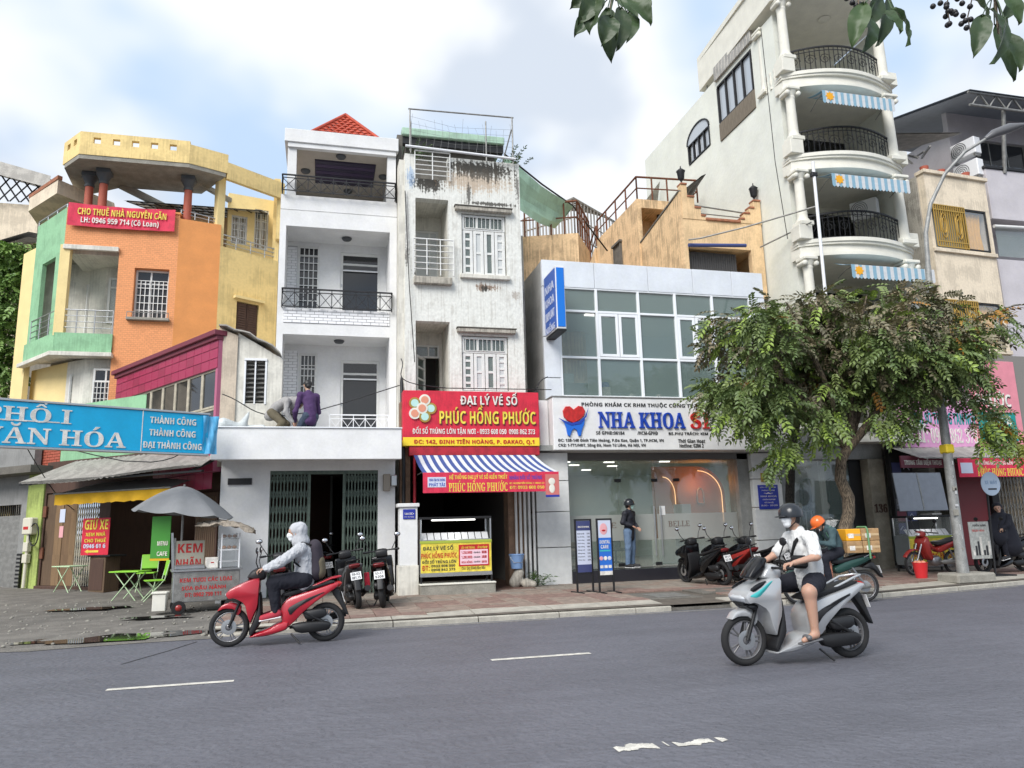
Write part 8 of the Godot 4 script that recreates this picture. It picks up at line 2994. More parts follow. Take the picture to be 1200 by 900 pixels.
func trees():
	var t := thing("street_tree", "broad leafy street tree hiding the end of the clinic sign", "tree", Vector3(10.72, 0.12, -14.2))
	var b := MB.new()
	b.tube([Vector3(10.66, 0.05, -14.2), Vector3(10.72, 0.5, -14.2), Vector3(10.8, 1.05, -14.2), Vector3(11.05, 1.6, -14.2), Vector3(11.08, 1.95, -14.2), Vector3(10.93, 2.35, -14.2), Vector3(11.0, 2.75, -14.2), Vector3(11.3, 3.1, -14.25), Vector3(11.6, 4.2, -14.3)], [0.19, 0.15, 0.14, 0.13, 0.13, 0.12, 0.11, 0.1, 0.085], 14)
	put(t, "trunk", b, M.bark)
	for e in [Vector3(8.6, 5.4, -14.4), Vector3(9.6, 6.1, -13.6), Vector3(10.6, 6.3, -15.4), Vector3(12.0, 6.5, -14.0), Vector3(13.4, 6.1, -14.8), Vector3(14.9, 5.5, -14.2), Vector3(13.2, 5.0, -13.0), Vector3(9.0, 4.5, -15.4)]:
		b = MB.new()
		var p := Vector3(11.25, 3.0, -14.24)
		b.tube([p, p.lerp(e, 0.4) + Vector3(0, 0.35, 0), p.lerp(e, 0.75) + Vector3(0, 0.3, 0), e], [0.085, 0.06, 0.04, 0.015], 7)
		put(t, "limb", b, M.bark)
	var fz := FastNoiseLite.new()
	fz.seed = 21
	fz.frequency = 0.5
	var tf := [[], [], []]
	var cl := [[], [], []]
	var clumps := []
	for i in 112:
		var s := rng.randf()
		var x := lerpf(8.6, 14.75, s)
		var hx := pow(maxf(0.0, 1.0 - pow((x - 11.7) / 3.4, 4.0)), 0.25)
		var a := rng.randf() * TAU
		var q := pow(rng.randf(), 0.4)
		var y := lerpf(4.7, 5.0, hx) + sin(a) * q * lerpf(0.9, 1.45, hx) * (0.85 if sin(a) < 0 or x > 13.2 else 1.0)
		if x > 12.9:
			y = maxf(y, 4.5 + 0.5 * rng.randf())
		var z := -14.2 + cos(a) * q * lerpf(0.6, 1.6, hx)
		clumps.append([Vector3(x, y, z), rng.randf_range(0.42, 0.75)])
	# boughs hanging low
	for p in [Vector3(8.3, 3.7, -14.0), Vector3(8.7, 3.5, -13.8), Vector3(9.3, 3.15, -13.9), Vector3(9.35, 2.75, -13.9), Vector3(10.2, 3.5, -13.5), Vector3(11.6, 3.55, -13.4), Vector3(10.4, 3.3, -13.9), Vector3(12.2, 3.6, -13.6), Vector3(13.75, 3.9, -13.2), Vector3(13.95, 3.45, -13.2), Vector3(14.1, 3.1, -13.3), Vector3(14.7, 3.7, -13.6), Vector3(15.1, 3.4, -13.9), Vector3(15.6, 3.1, -14), Vector3(8.4, 4.2, -13.9)]:
		clumps.append([p, 0.34 if p.x < 13.0 else 0.25])
	for c in clumps:
		var n := int(c[1] * 96)
		for i in n:
			var d := Vector3(rng.randfn(), rng.randfn() * 0.8 + 0.15, rng.randfn()).normalized()
			var p: Vector3 = c[0] + d * c[1] * rng.randf_range(0.4, 0.95)
			var out := (p - Vector3(11.7, 4.3, -14.25)) * Vector3(0.12, 0.2, 0.4) + d * 0.8 + Vector3(rng.randfn(), 0, rng.randfn()) * 0.75
			out.y *= 0.4
			out = out.normalized()
			var x := (out + Vector3(0, rng.randf_range(-1.1, 0.25), 0)).normalized()
			var z := x.cross(UPV).normalized()
			z = (z + Vector3(rng.randfn(), rng.randfn(), rng.randfn()) * 0.45).normalized()
			var y := z.cross(x).normalized()
			z = x.cross(y)
			var s := rng.randf_range(0.65, 1.15)
			var k := rng.randi() % 3
			tf[k].append(Transform3D(Basis(x * s, y * s, z * s), p))
			var g := Color(0.085, 0.135, 0.04).lerp(Color(0.16, 0.21, 0.06), rng.randf())
			var br := fz.get_noise_3dv(p * Vector3(1, 1.4, 1)) + 0.26 * (p.y - 4.9)
			if br > 0.02 and rng.randf() < 0.72:
				g = Color(0.24, 0.19, 0.115).lerp(Color(0.14, 0.14, 0.085), rng.randf())
			if rng.randf() < 0.075 or p.y < 3.5 and rng.randf() < 0.4:
				g = Color(0.24, 0.34, 0.06)
			if rng.randf() < 0.012:
				g = Color(0.32, 0.15, 0.02)
			if p.x > 14.9 and p.y < 3.4:
				g = Color(0.24, 0.26, 0.04)
			cl[k].append(g)
	for k in 3:
		scatter(t, "crown", spray(k + 1, 5, 0.125, 0.058), tf[k], cl[k])
	# dark trunk of a second tree against the clinic pier
	t = thing("pier_tree_trunk", "dark mossy tree trunk standing against the stone pier of the clinic", "tree", Vector3(11.9, 0.12, -17.4))
	b = MB.new()
	b.tube([Vector3(11.86, 0.05, -17.4), Vector3(11.9, 1.0, -17.4), Vector3(11.82, 2.0, -17.42), Vector3(11.9, 3.2, -17.3), Vector3(11.9, 4.6, -16.6)], [0.17, 0.13, 0.12, 0.12, 0.08], 10)
	put(t, "trunk", b, mat("dark_bark", 0.05, 0.045, 0.04, 0.95, 0, T.bark, 0.5, T.rough, 0.8))
	tf = []
	cl = []
	for i in 120:
		tf.append(Transform3D(Basis.from_euler(Vector3(rng.randf_range(-0.6, 0.6), rng.randf() * TAU, rng.randf_range(-0.5, 0.5))), Vector3(12.0 + rng.randfn() * 0.7, 4.9 + rng.randfn() * 0.5, -16.3 + rng.randfn() * 0.6)))
		cl.append(Color(0.05, 0.085, 0.03))
	scatter(t, "crown", spray(5, 5, 0.15, 0.07), tf, cl)
	# creeper on the far block
	t = thing("creeper", "bright green creeper hanging down between beige block and corner house", "plant", Vector3(-10, 6, -27))
	b = MB.new()
	for i in 7:
		b.tube([Vector3(-11.8 + i * 0.38, 10.8, -27.2), Vector3(-11.7 + i * 0.38, 9.0, -27.0), Vector3(-11.9 + i * 0.4, 6.0 + 0.4 * (i % 3), -27.1)], 0.02, 4)
	put(t, "stem", b, M.bark)
	tf = []
	cl = []
	for i in 1500:
		var y := lerpf(5.6, 11.2, pow(rng.randf(), 0.75))
		var x := -10.5 + rng.randfn() * 0.75 + 0.15 * (y - 8.0) * 0.3
		if x > -9.25 - 0.12 * absf(y - 9.5):
			x = -9.7 - rng.randf() * 0.8
		tf.append(Transform3D(Basis.from_euler(Vector3(rng.randf_range(-1, 0.4), rng.randf() * TAU, rng.randf_range(-0.9, 0.2))).scaled(Vector3.ONE * rng.randf_range(0.7, 1.1)), Vector3(x, y, -27.0 + 0.3 * rng.randfn())))
		cl.append(Color(0.24, 0.38, 0.09).lerp(Color(0.10, 0.19, 0.045), rng.randf()))
	scatter(t, "foliage", spray(9, 4, 0.16, 0.09), tf, cl)
	# weeds
	for s in [[Vector3(5.0, 0.12, -17.5), "leafy weed growing at the foot of the clinic pier", 26], [Vector3(4.75, 11.05, -18.1), "tuft of weeds on the mouldy parapet of the weathered townhouse", 22], [Vector3(2.3, 11.1, -18.3), "straggly plant on the roof edge behind the wire netting", 26]]:
		t = thing("weed", s[1], "plant", s[0], "weeds")
		tf = []
		cl = []
		for i in s[2]:
			tf.append(Transform3D(Basis.from_euler(Vector3(0, rng.randf() * TAU, rng.randf_range(0.2, 1.3))).scaled(Vector3.ONE * rng.randf_range(0.4, 0.9)), s[0] + Vector3(rng.randfn() * 0.14, rng.randf() * 0.25, rng.randfn() * 0.1)))
			cl.append(Color(0.07, 0.12, 0.035))
		scatter(t, "foliage", spray(12, 4, 0.12, 0.045), tf, cl)
	# branch ends of a nearer tree hanging into the view
	var near := [["leafy branch end hanging alone over the sky above the clinic", [Vector3(1.62, 5.2, -3.3), Vector3(1.55, 4.66, -3.39), Vector3(1.53, 4.43, -3.45), Vector3(1.49, 4.24, -3.49)],
		[[Vector3(1.35, 4.23, -3.26), Vector3(1.30, 4.00, -3.27)], [Vector3(1.60, 4.40, -3.43), Vector3(1.71, 4.20, -3.39)], [Vector3(1.63, 4.55, -3.66), Vector3(1.73, 4.39, -3.61)], [Vector3(1.45, 4.25, -3.37), Vector3(1.46, 3.93, -3.38)], [Vector3(1.48, 4.37, -3.60), Vector3(1.34, 4.23, -3.61)], [Vector3(1.42, 4.12, -3.27), Vector3(1.36, 3.94, -3.27)], [Vector3(1.60, 4.31, -3.45), Vector3(1.58, 4.11, -3.44)], [Vector3(1.47, 4.58, -3.69), Vector3(1.35, 4.47, -3.69)], [Vector3(1.51, 4.25, -3.35), Vector3(1.48, 3.99, -3.36)], [Vector3(1.70, 4.44, -3.53), Vector3(1.75, 4.33, -3.49)], [Vector3(1.37, 4.23, -3.26), Vector3(1.24, 4.05, -3.28)]], []],
		["long leaved branch end with berries beside the bowed balconies", [Vector3(3.45, 5.2, -3.0), Vector3(3.25, 4.77, -3.15), Vector3(3.13, 4.53, -3.23), Vector3(3.06, 4.41, -3.27)],
		[[Vector3(2.84, 4.28, -3.07), Vector3(2.75, 4.01, -3.10)], [Vector3(3.11, 4.50, -3.24), Vector3(2.97, 4.28, -3.27)], [Vector3(3.34, 4.66, -3.42), Vector3(3.24, 4.34, -3.46)], [Vector3(2.96, 4.30, -3.18), Vector3(2.89, 4.07, -3.19)], [Vector3(3.20, 4.49, -3.35), Vector3(3.29, 4.33, -3.31)], [Vector3(2.99, 4.25, -3.04), Vector3(3.03, 4.01, -3.02)]], [Vector3(3.05, 4.56, -3.34)]],
		["branch end with dark round leaves and berry clusters over the lamp post", [Vector3(4.3, 5.2, -3.0), Vector3(4.05, 4.9, -3.13), Vector3(3.93, 4.62, -3.21), Vector3(3.96, 4.39, -3.25)],
		[[Vector3(3.63, 4.32, -3.06), Vector3(3.54, 4.05, -3.08)], [Vector3(3.96, 4.65, -3.20), Vector3(4.04, 4.41, -3.18)], [Vector3(4.17, 4.62, -3.44), Vector3(4.26, 4.23, -3.45)], [Vector3(3.79, 4.45, -3.14), Vector3(3.81, 4.17, -3.14)], [Vector3(4.13, 4.48, -3.34), Vector3(4.17, 4.21, -3.33)], [Vector3(3.75, 4.31, -3.03), Vector3(3.64, 4.02, -3.07)], [Vector3(3.81, 4.60, -3.25), Vector3(3.84, 4.39, -3.23)], [Vector3(4.28, 4.81, -3.38), Vector3(4.16, 4.61, -3.40)]], [Vector3(3.58, 4.52, -3.23), Vector3(3.7, 4.44, -3.21)]]]
	for s in near:
		t = thing("overhanging_branch", s[0], "branch", s[1][0], "overhanging branches")
		b = MB.new()
		b.tube(s[1], [0.02, 0.014, 0.01, 0.006], 6)
		put(t, "twig", b, M.bark)
		for l in s[2]:
			b = MB.new()
			b.col = Color(0.03, 0.055, 0.018).lerp(Color(0.05, 0.09, 0.025), rng.randf())
			var sd: Vector3 = (l[1] - l[0]).cross(Vector3(rng.randf_range(-0.9, 0.9), 0.1, 1)).normalized()
			var nn: Vector3 = sd.cross(l[1] - l[0]).normalized()
			var g := []
			for i in 11:
				var f := i / 10.0
				var row := PackedVector3Array()
				for j in 7:
					var u := j / 3.0 - 1.0
					var w := 0.056 * pow(sin(PI * pow(f, 0.8) * 0.98 + 0.02), 0.85) + 0.001
					row.append(l[0].lerp(l[1], f) + sd * u * w + nn * (0.03 * sin(PI * f) + 0.02 * absf(u) + 0.005 * sin(f * 17.0 + u * 3.0)))
				g.append(row)
			b.rings(g, false, false)
			b.tube([l[0], (l[0] + s[1][2]) / 2 + Vector3(0, 0.02, 0), s[1][2]], 0.004, 4)
			put(t, "leaf", b, M.leaf)
		for c in s[3]:
			b = MB.new()
			b.tube([s[1][1], c + Vector3(0.05, 0.12, 0), c, c - Vector3(0, 0.12, 0)], 0.004, 4)
			put(t, "fruit_stalk", b, M.bark)
			for i in 11:
				b = MB.new()
				b.ell(c + Vector3(rng.randfn() * 0.05, rng.randfn() * 0.07, rng.randfn() * 0.03), Vector3.ONE * 0.017, 8, 6)
				put(t, "berry", b, M.hair)

func disc(b: MB, c: Vector3, prof: Array, n := 24):
	# turned shape about an axle along z; profile pairs are radius and offset
	b.t = Transform3D(Basis(Vector3.RIGHT, PI / 2), c)
	b.lathe(prof, n, Vector3.ZERO, false)
	b.t = Transform3D.IDENTITY

func wheel(t: Node, x: float, r: float, w: float, spokes: int, rim: Material):
	var b := MB.new()
	var c := Vector3(x, r, 0)
	var pr := []
	for i in 13:
		var a := TAU * i / 12
		pr.append([r - w * 0.85 + cos(a) * w * 0.85, sin(a) * w])
	disc(b, c, pr, 28)
	var o := put(t, "wheel", b, M.rubber)
	b = MB.new()
	var q := r - w * 1.5
	disc(b, c, [[q, -w * 0.7], [q - 0.012, -w * 0.6], [q - 0.016, 0], [q - 0.012, w * 0.6], [q, w * 0.7], [q + 0.008, 0], [q, -w * 0.7]], 28)
	disc(b, c, [[0.0, -0.05], [0.04, -0.05], [0.05, -0.02], [0.05, 0.02], [0.04, 0.05], [0.0, 0.05]], 14)
	for i in spokes:
		var a := TAU * i / spokes
		var d := Vector3(cos(a), sin(a), 0)
		if spokes > 8:
			b.tube([c + d * 0.04 + Vector3(0, 0, 0.025 * (1 if i % 2 else -1)), c + d.rotated(Vector3(0, 0, 1), 0.25) * q], 0.0025, 3)
		else:
			for s in [-0.16, 0.16]:
				b.bar(c + d * 0.04, c + d.rotated(Vector3(0, 0, 1), s) * (q - 0.005), 0.018, 0.022, 0.004)
	put(o, "rim", b, rim)
	b = MB.new()
	disc(b, c, [[0.045, 0.055], [0.1, 0.055], [0.1, 0.06], [0.045, 0.06]], 22)
	put(o, "brake_disc", b, M.steel)
	return o

func P2(a: Array) -> Array:
	var o := []
	for i in range(0, a.size(), 2):
		o.append(Vector2(a[i] - 0.64, a[i + 1]))
	return o

func mirrors(t: Node, x: float, y: float, m: Material):
	for s in [-1.0, 1.0]:
		var b := MB.new()
		b.tube([Vector3(x, y, 0.2 * s), Vector3(x - 0.04, y + 0.12, 0.27 * s), Vector3(x - 0.02, y + 0.24, 0.33 * s)], 0.008, 6)
		b.ell(Vector3(x - 0.03, y + 0.28, 0.34 * s), Vector3(0.018, 0.045, 0.062), 12, 8)
		var o := put(t, "mirror", b, m)
		b = MB.new()
		b.ell(Vector3(x - 0.015, y + 0.28, 0.34 * s), Vector3(0.01, 0.036, 0.05), 12, 8)
		put(o, "mirror_glass", b, M.chrome)

func plate(t: Node, x: float, y: float, s: String):
	var o := Node3D.new()
	o.name = "number_plate"
	t.add_child(o, true)
	o.position = Vector3(x, y, 0)
	o.rotation_degrees = Vector3(0, 90, 0)
	o.rotate_object_local(Vector3.RIGHT, -0.3)
	put(o, "sheet", bxm(-0.095, -0.07, -0.003, 0.095, 0.07, 0.003), M.plate)
	txt(o, s.get_slice(" ", 0), -0.07, 0.01, 0.07, 0.055, 0.003, M.ink, true, false, 0.002)
	txt(o, s.get_slice(" ", 1), -0.075, -0.055, 0.075, -0.008, 0.003, M.ink, true, false, 0.002)

# step-through scooter, front towards -x
func scooter(label: String, at: Vector3, turn: float, body: Material, side: Material, pl: String, group: String, extra := "", lean := 0.0) -> Node3D:
	var t := thing("scooter", label, "motorbike", at, group, turn, false)
	t.rotation_degrees.x = lean
	var mb := func(poly: Array, hw: float, m: Material, called: String, dz := 0.0, rim := 0.35, ins := 0.012) -> Node3D:
		var b := MB.new()
		b.puff(P2(poly), hw, dz, rim, ins)
		return put(t, called, b, m)
	var rm: Material = M.dark_metal if extra == "dark" else M.grey_paint if extra == "white" else M.alloy
	wheel(t, -0.64, 0.265, 0.045, 5, rm)
	wheel(t, 0.64, 0.265, 0.052, 5, rm)
	mb.call([-0.175, 0.47, -0.1, 0.565, 0.03, 0.595, 0.15, 0.55, 0.15, 0.45, 0.1, 0.40, 0.06, 0.50, -0.07, 0.51], 0.065, body, "front_fender")
	mb.call([-0.06, 0.71, 0.0, 0.775, 0.14, 0.84, 0.29, 0.90, 0.40, 0.905, 0.385, 0.72, 0.378, 0.53, 0.32, 0.40, 0.285, 0.29, 0.24, 0.40, 0.2, 0.57, 0.06, 0.65, -0.015, 0.635], 0.19, body, "front_apron", 0.0, 0.2, 0.03)
	mb.call([0.36, 0.72, 0.41, 0.7, 0.43, 0.45, 0.43, 0.32, 0.3, 0.12, 0.25, 0.18, 0.31, 0.33, 0.37, 0.52], 0.17, M.dark_plastic, "leg_shield")
	mb.call([0.2, 0.9, 0.26, 1.0, 0.36, 1.05, 0.47, 1.01, 0.46, 0.88, 0.36, 0.86], 0.11, M.dark_plastic if extra != "white" else body, "handlebar_cowl")
	var hl := mb.call([-0.075, 0.70, -0.01, 0.755, 0.1, 0.75, 0.07, 0.67, -0.02, 0.64], 0.155, M.lamp_clear, "headlight", 0.0, 0.5, 0.008) as Node3D
	put(hl, "lamp_trim", bxm(-0.68, 0.63, -0.1, -0.64, 0.66, 0.1, 0.006), M.black)
	mb.call([0.66, 0.66, 0.76, 0.71, 0.98, 0.755, 1.16, 0.79, 1.38, 0.83, 1.40, 0.80, 1.16, 0.735, 0.98, 0.69, 0.78, 0.63], 0.125, M.seat_vinyl, "seat", 0.0, 0.5, 0.012)
	mb.call([0.66, 0.5, 0.77, 0.63, 0.98, 0.69, 1.16, 0.735, 1.4, 0.81, 1.47, 0.80, 1.43, 0.73, 1.26, 0.62, 1.12, 0.53, 0.964, 0.40, 0.86, 0.29, 0.74, 0.20, 0.68, 0.32], 0.145, side, "body_panel", 0.0, 0.25, 0.02)
	mb.call([0.26, 0.11, 0.3, 0.165, 0.5, 0.22, 0.67, 0.31, 0.8, 0.32, 0.78, 0.22, 0.74, 0.185, 0.51, 0.125], 0.165, side, "floorboard", 0.0, 0.5, 0.01)
	for s in [-1.0, 1.0]:
		mb.call([0.76, 0.48, 0.9, 0.56, 1.06, 0.62, 1.3, 0.70, 1.06, 0.58, 0.9, 0.49, 0.8, 0.38], 0.012, M.dark_plastic, "side_vent", 0.143 * s, 0.5, 0.004)
	mb.call([1.36, 0.79, 1.46, 0.82, 1.51, 0.79, 1.46, 0.73, 1.4, 0.74], 0.1, M.tail_red if extra != "dark" else M.tail_dark, "tail_light", 0.0, 0.5, 0.008)
	var b := MB.new()
	for s in [-1.0, 1.0]:
		b.tube([Vector3(0.45, 0.76, 0.11 * s), Vector3(0.7, 0.86, 0.12 * s), Vector3(0.83, 0.88, 0.06 * s), Vector3(0.84, 0.88, 0.0)], 0.014, 6)
	put(t, "grab_rail", b, M.dark_metal if extra == "dark" else side)
	mb.call([1.36, 0.73, 1.46, 0.72, 1.56, 0.45, 1.6, 0.34, 1.55, 0.36, 1.47, 0.5, 1.36, 0.65], 0.05, M.dark_plastic, "rear_fender", 0.0, 0.5, 0.008)
	plate(t, 0.875, 0.6, pl)
	mb.call([0.95, 0.44, 1.28, 0.47, 1.3, 0.34, 1.02, 0.3], 0.05, M.dark_plastic, "air_box", 0.09, 0.5, 0.012)
	mb.call([0.80, 0.26, 0.95, 0.29, 1.28, 0.29, 1.36, 0.25, 1.33, 0.17, 1.2, 0.15, 0.9, 0.14], 0.05, M.dark_metal, "engine_case", 0.1, 0.5, 0.015)
	b = MB.new()
	b.tube([Vector3(0.15, 0.2, -0.1), Vector3(0.4, 0.2, -0.14), Vector3(0.55, 0.28, -0.16), Vector3(0.92, 0.36, -0.17)], [0.02, 0.025, 0.05, 0.055], 10)
	put(t, "exhaust", b, M.dark_metal)
	b = MB.new()
	for s in [-1.0, 1.0]:
		b.tube([Vector3(-0.64, 0.265, 0.075 * s), Vector3(-0.5, 0.62, 0.075 * s)], 0.02, 8)
	b.tube([Vector3(-0.52, 0.6, 0), Vector3(-0.36, 0.95, 0)], 0.03, 8)
	put(t, "fork", b, M.dark_metal)
	b = MB.new()
	b.tube([Vector3(-0.2, 1.0, -0.34), Vector3(-0.29, 1.0, -0.16), Vector3(-0.3, 1.0, 0.16), Vector3(-0.2, 1.0, 0.34)], 0.014, 8)
	for s in [-1.0, 1.0]:
		b.tube([Vector3(-0.245, 1.0, 0.24 * s), Vector3(-0.2, 1.0, 0.35 * s)], 0.02, 8)
		b.tube([Vector3(-0.3, 1.0, 0.2 * s), Vector3(-0.3, 0.98, 0.34 * s)], 0.006, 5)
	put(t, "handlebar", b, M.black)
	mirrors(t, -0.26, 1.0, M.black)
	b = MB.new()
	for s in [-1.0, 1.0]:
		b.tube([Vector3(0.35, 0.42, 0.13 * s), Vector3(0.62, 0.27, 0.11 * s)], 0.022, 8)
	put(t, "shock_absorber", b, M.dark_metal)
	b = MB.new()
	b.tube([Vector3(0.18, 0.14, 0.12), Vector3(0.3, 0.02, 0.2)], 0.012, 6)
	put(t, "side_stand", b, M.dark_metal)
	if extra == "white":
		mb.call([-0.03, 0.63, 0.1, 0.66, 0.14, 0.6, 0.1, 0.55, 0.02, 0.58], 0.135, M.gloss_black, "front_grille", 0.0, 0.5, 0.01)
		mb.call([0.03, 0.9, 0.12, 1.02, 0.24, 1.13, 0.32, 1.1, 0.26, 0.97, 0.16, 0.87], 0.1, M.gloss_black, "windscreen", 0.0, 0.3, 0.02)
		for s in [-1.0, 1.0]:
			mb.call([-0.02, 0.72, 0.12, 0.78, 0.24, 0.86, 0.3, 0.88, 0.2, 0.78, 0.1, 0.70], 0.006, M.teal_paint, "teal_stripe", 0.186 * s, 0.5, 0.003)
			mb.call([0.0, 0.79, 0.1, 0.85, 0.22, 0.88, 0.16, 0.82, 0.05, 0.76], 0.008, M.gloss_black, "dark_inlay", 0.188 * s, 0.5, 0.003)
			mb.call([0.9, 0.55, 1.06, 0.63, 1.3, 0.715, 1.06, 0.60], 0.006, M.gloss_black, "side_emblem", 0.152 * s, 0.5, 0.002)
	return t

# light motorbike with spoked wheels and an open frame, front towards -x
func cub(label: String, at: Vector3, turn: float, body: Material, pl: String, lean := 0.0) -> Node3D:
	var t := thing("underbone_motorbike", label, "motorbike", at, "parked motorbikes", turn, false)
	t.rotation_degrees.x = lean
	var mb := func(poly: Array, hw: float, m: Material, called: String, dz := 0.0, rim := 0.35, ins := 0.012) -> Node3D:
		var b := MB.new()
		b.puff(P2(poly), hw, dz, rim, ins)
		return put(t, called, b, m)
	wheel(t, -0.64, 0.285, 0.035, 18, M.alloy)
	wheel(t, 0.6, 0.285, 0.04, 18, M.alloy)
	var arc := []
	for i in 9:
		var a := PI * (0.15 + 0.75 * i / 8.0)
		arc.append_array([cos(a) * -0.31, 0.285 + sin(a) * 0.31])
	for i in 9:
		var a := PI * (0.9 - 0.75 * i / 8.0)
		arc.append_array([cos(a) * -0.345, 0.285 + sin(a) * 0.345])
	mb.call(arc, 0.05, body, "front_fender", 0, 0.5, 0.004)
	mb.call([0.14, 0.8, 0.26, 0.95, 0.36, 0.9, 0.42, 0.62, 0.5, 0.42, 0.42, 0.33, 0.3, 0.42, 0.2, 0.6], 0.15, body, "leg_shield", 0, 0.2, 0.025)
	mb.call([0.1, 0.93, 0.14, 1.02, 0.28, 1.05, 0.34, 0.96, 0.24, 0.88], 0.1, body, "handlebar_cowl")
	mb.call([0.07, 0.94, 0.1, 1.01, 0.15, 1.0, 0.14, 0.92], 0.075, M.lamp_clear, "headlight", 0, 0.5, 0.006)
	mb.call([0.36, 0.8, 0.5, 0.62, 0.66, 0.56, 0.7, 0.62, 0.55, 0.72, 0.42, 0.86], 0.05, body, "frame_cover")
	mb.call([0.62, 0.62, 0.9, 0.76, 1.2, 0.82, 1.42, 0.84, 1.46, 0.79, 1.25, 0.68, 0.98, 0.58, 0.72, 0.5], 0.115, body, "body_panel", 0, 0.3, 0.018)
	mb.call([0.58, 0.72, 0.68, 0.79, 0.95, 0.80, 1.2, 0.86, 1.34, 0.87, 1.33, 0.83, 1.0, 0.74, 0.75, 0.68], 0.115, M.seat_vinyl, "seat", 0, 0.5, 0.012)
	mb.call([1.4, 0.84, 1.49, 0.83, 1.5, 0.77, 1.42, 0.76], 0.075, M.tail_red, "tail_light", 0, 0.5, 0.008)
	mb.call([1.2, 0.62, 1.42, 0.74, 1.56, 0.56, 1.62, 0.42, 1.56, 0.44, 1.45, 0.58], 0.055, M.dark_plastic, "rear_fender", 0, 0.5, 0.008)
	plate(t, 0.9, 0.58, pl)
	mb.call([0.5, 0.42, 0.7, 0.46, 0.82, 0.38, 0.78, 0.24, 0.6, 0.2, 0.48, 0.28], 0.1, M.alloy, "engine", 0, 0.4, 0.02)
	mb.call([0.76, 0.36, 1.3, 0.34, 1.34, 0.28, 1.24, 0.24, 0.76, 0.25], 0.025, M.galv, "chain_case", 0.1, 0.5, 0.008)
	var b := MB.new()
	b.tube([Vector3(-0.1, 0.22, -0.1), Vector3(0.2, 0.2, -0.13), Vector3(0.75, 0.3, -0.15)], [0.018, 0.03, 0.042], 10)
	put(t, "exhaust", b, M.chrome)
	b = MB.new()
	for s in [-1.0, 1.0]:
		b.tube([Vector3(-0.64, 0.285, 0.07 * s), Vector3(-0.44, 0.8, 0.07 * s)], 0.02, 8)
	put(t, "fork", b, M.alloy)
	b = MB.new()
	for s in [-1.0, 1.0]:
		b.tube([Vector3(0.36, 0.62, 0.11 * s), Vector3(0.58, 0.3, 0.11 * s)], 0.02, 8)
	put(t, "shock_absorber", b, M.alloy)
	b = MB.new()
	b.tube([Vector3(-0.22, 1.02, -0.34), Vector3(-0.36, 1.02, -0.14), Vector3(-0.36, 1.02, 0.14), Vector3(-0.22, 1.02, 0.34)], 0.014, 8)
	put(t, "handlebar", b, M.black)
	b = MB.new()
	b.tube([Vector3(0.6, 0.8, -0.12), Vector3(0.82, 0.9, -0.11), Vector3(0.82, 0.9, 0.11), Vector3(0.6, 0.8, 0.12)], 0.012, 6)
	put(t, "grab_rail", b, M.chrome)
	mirrors(t, -0.3, 1.02, M.black)
	return t

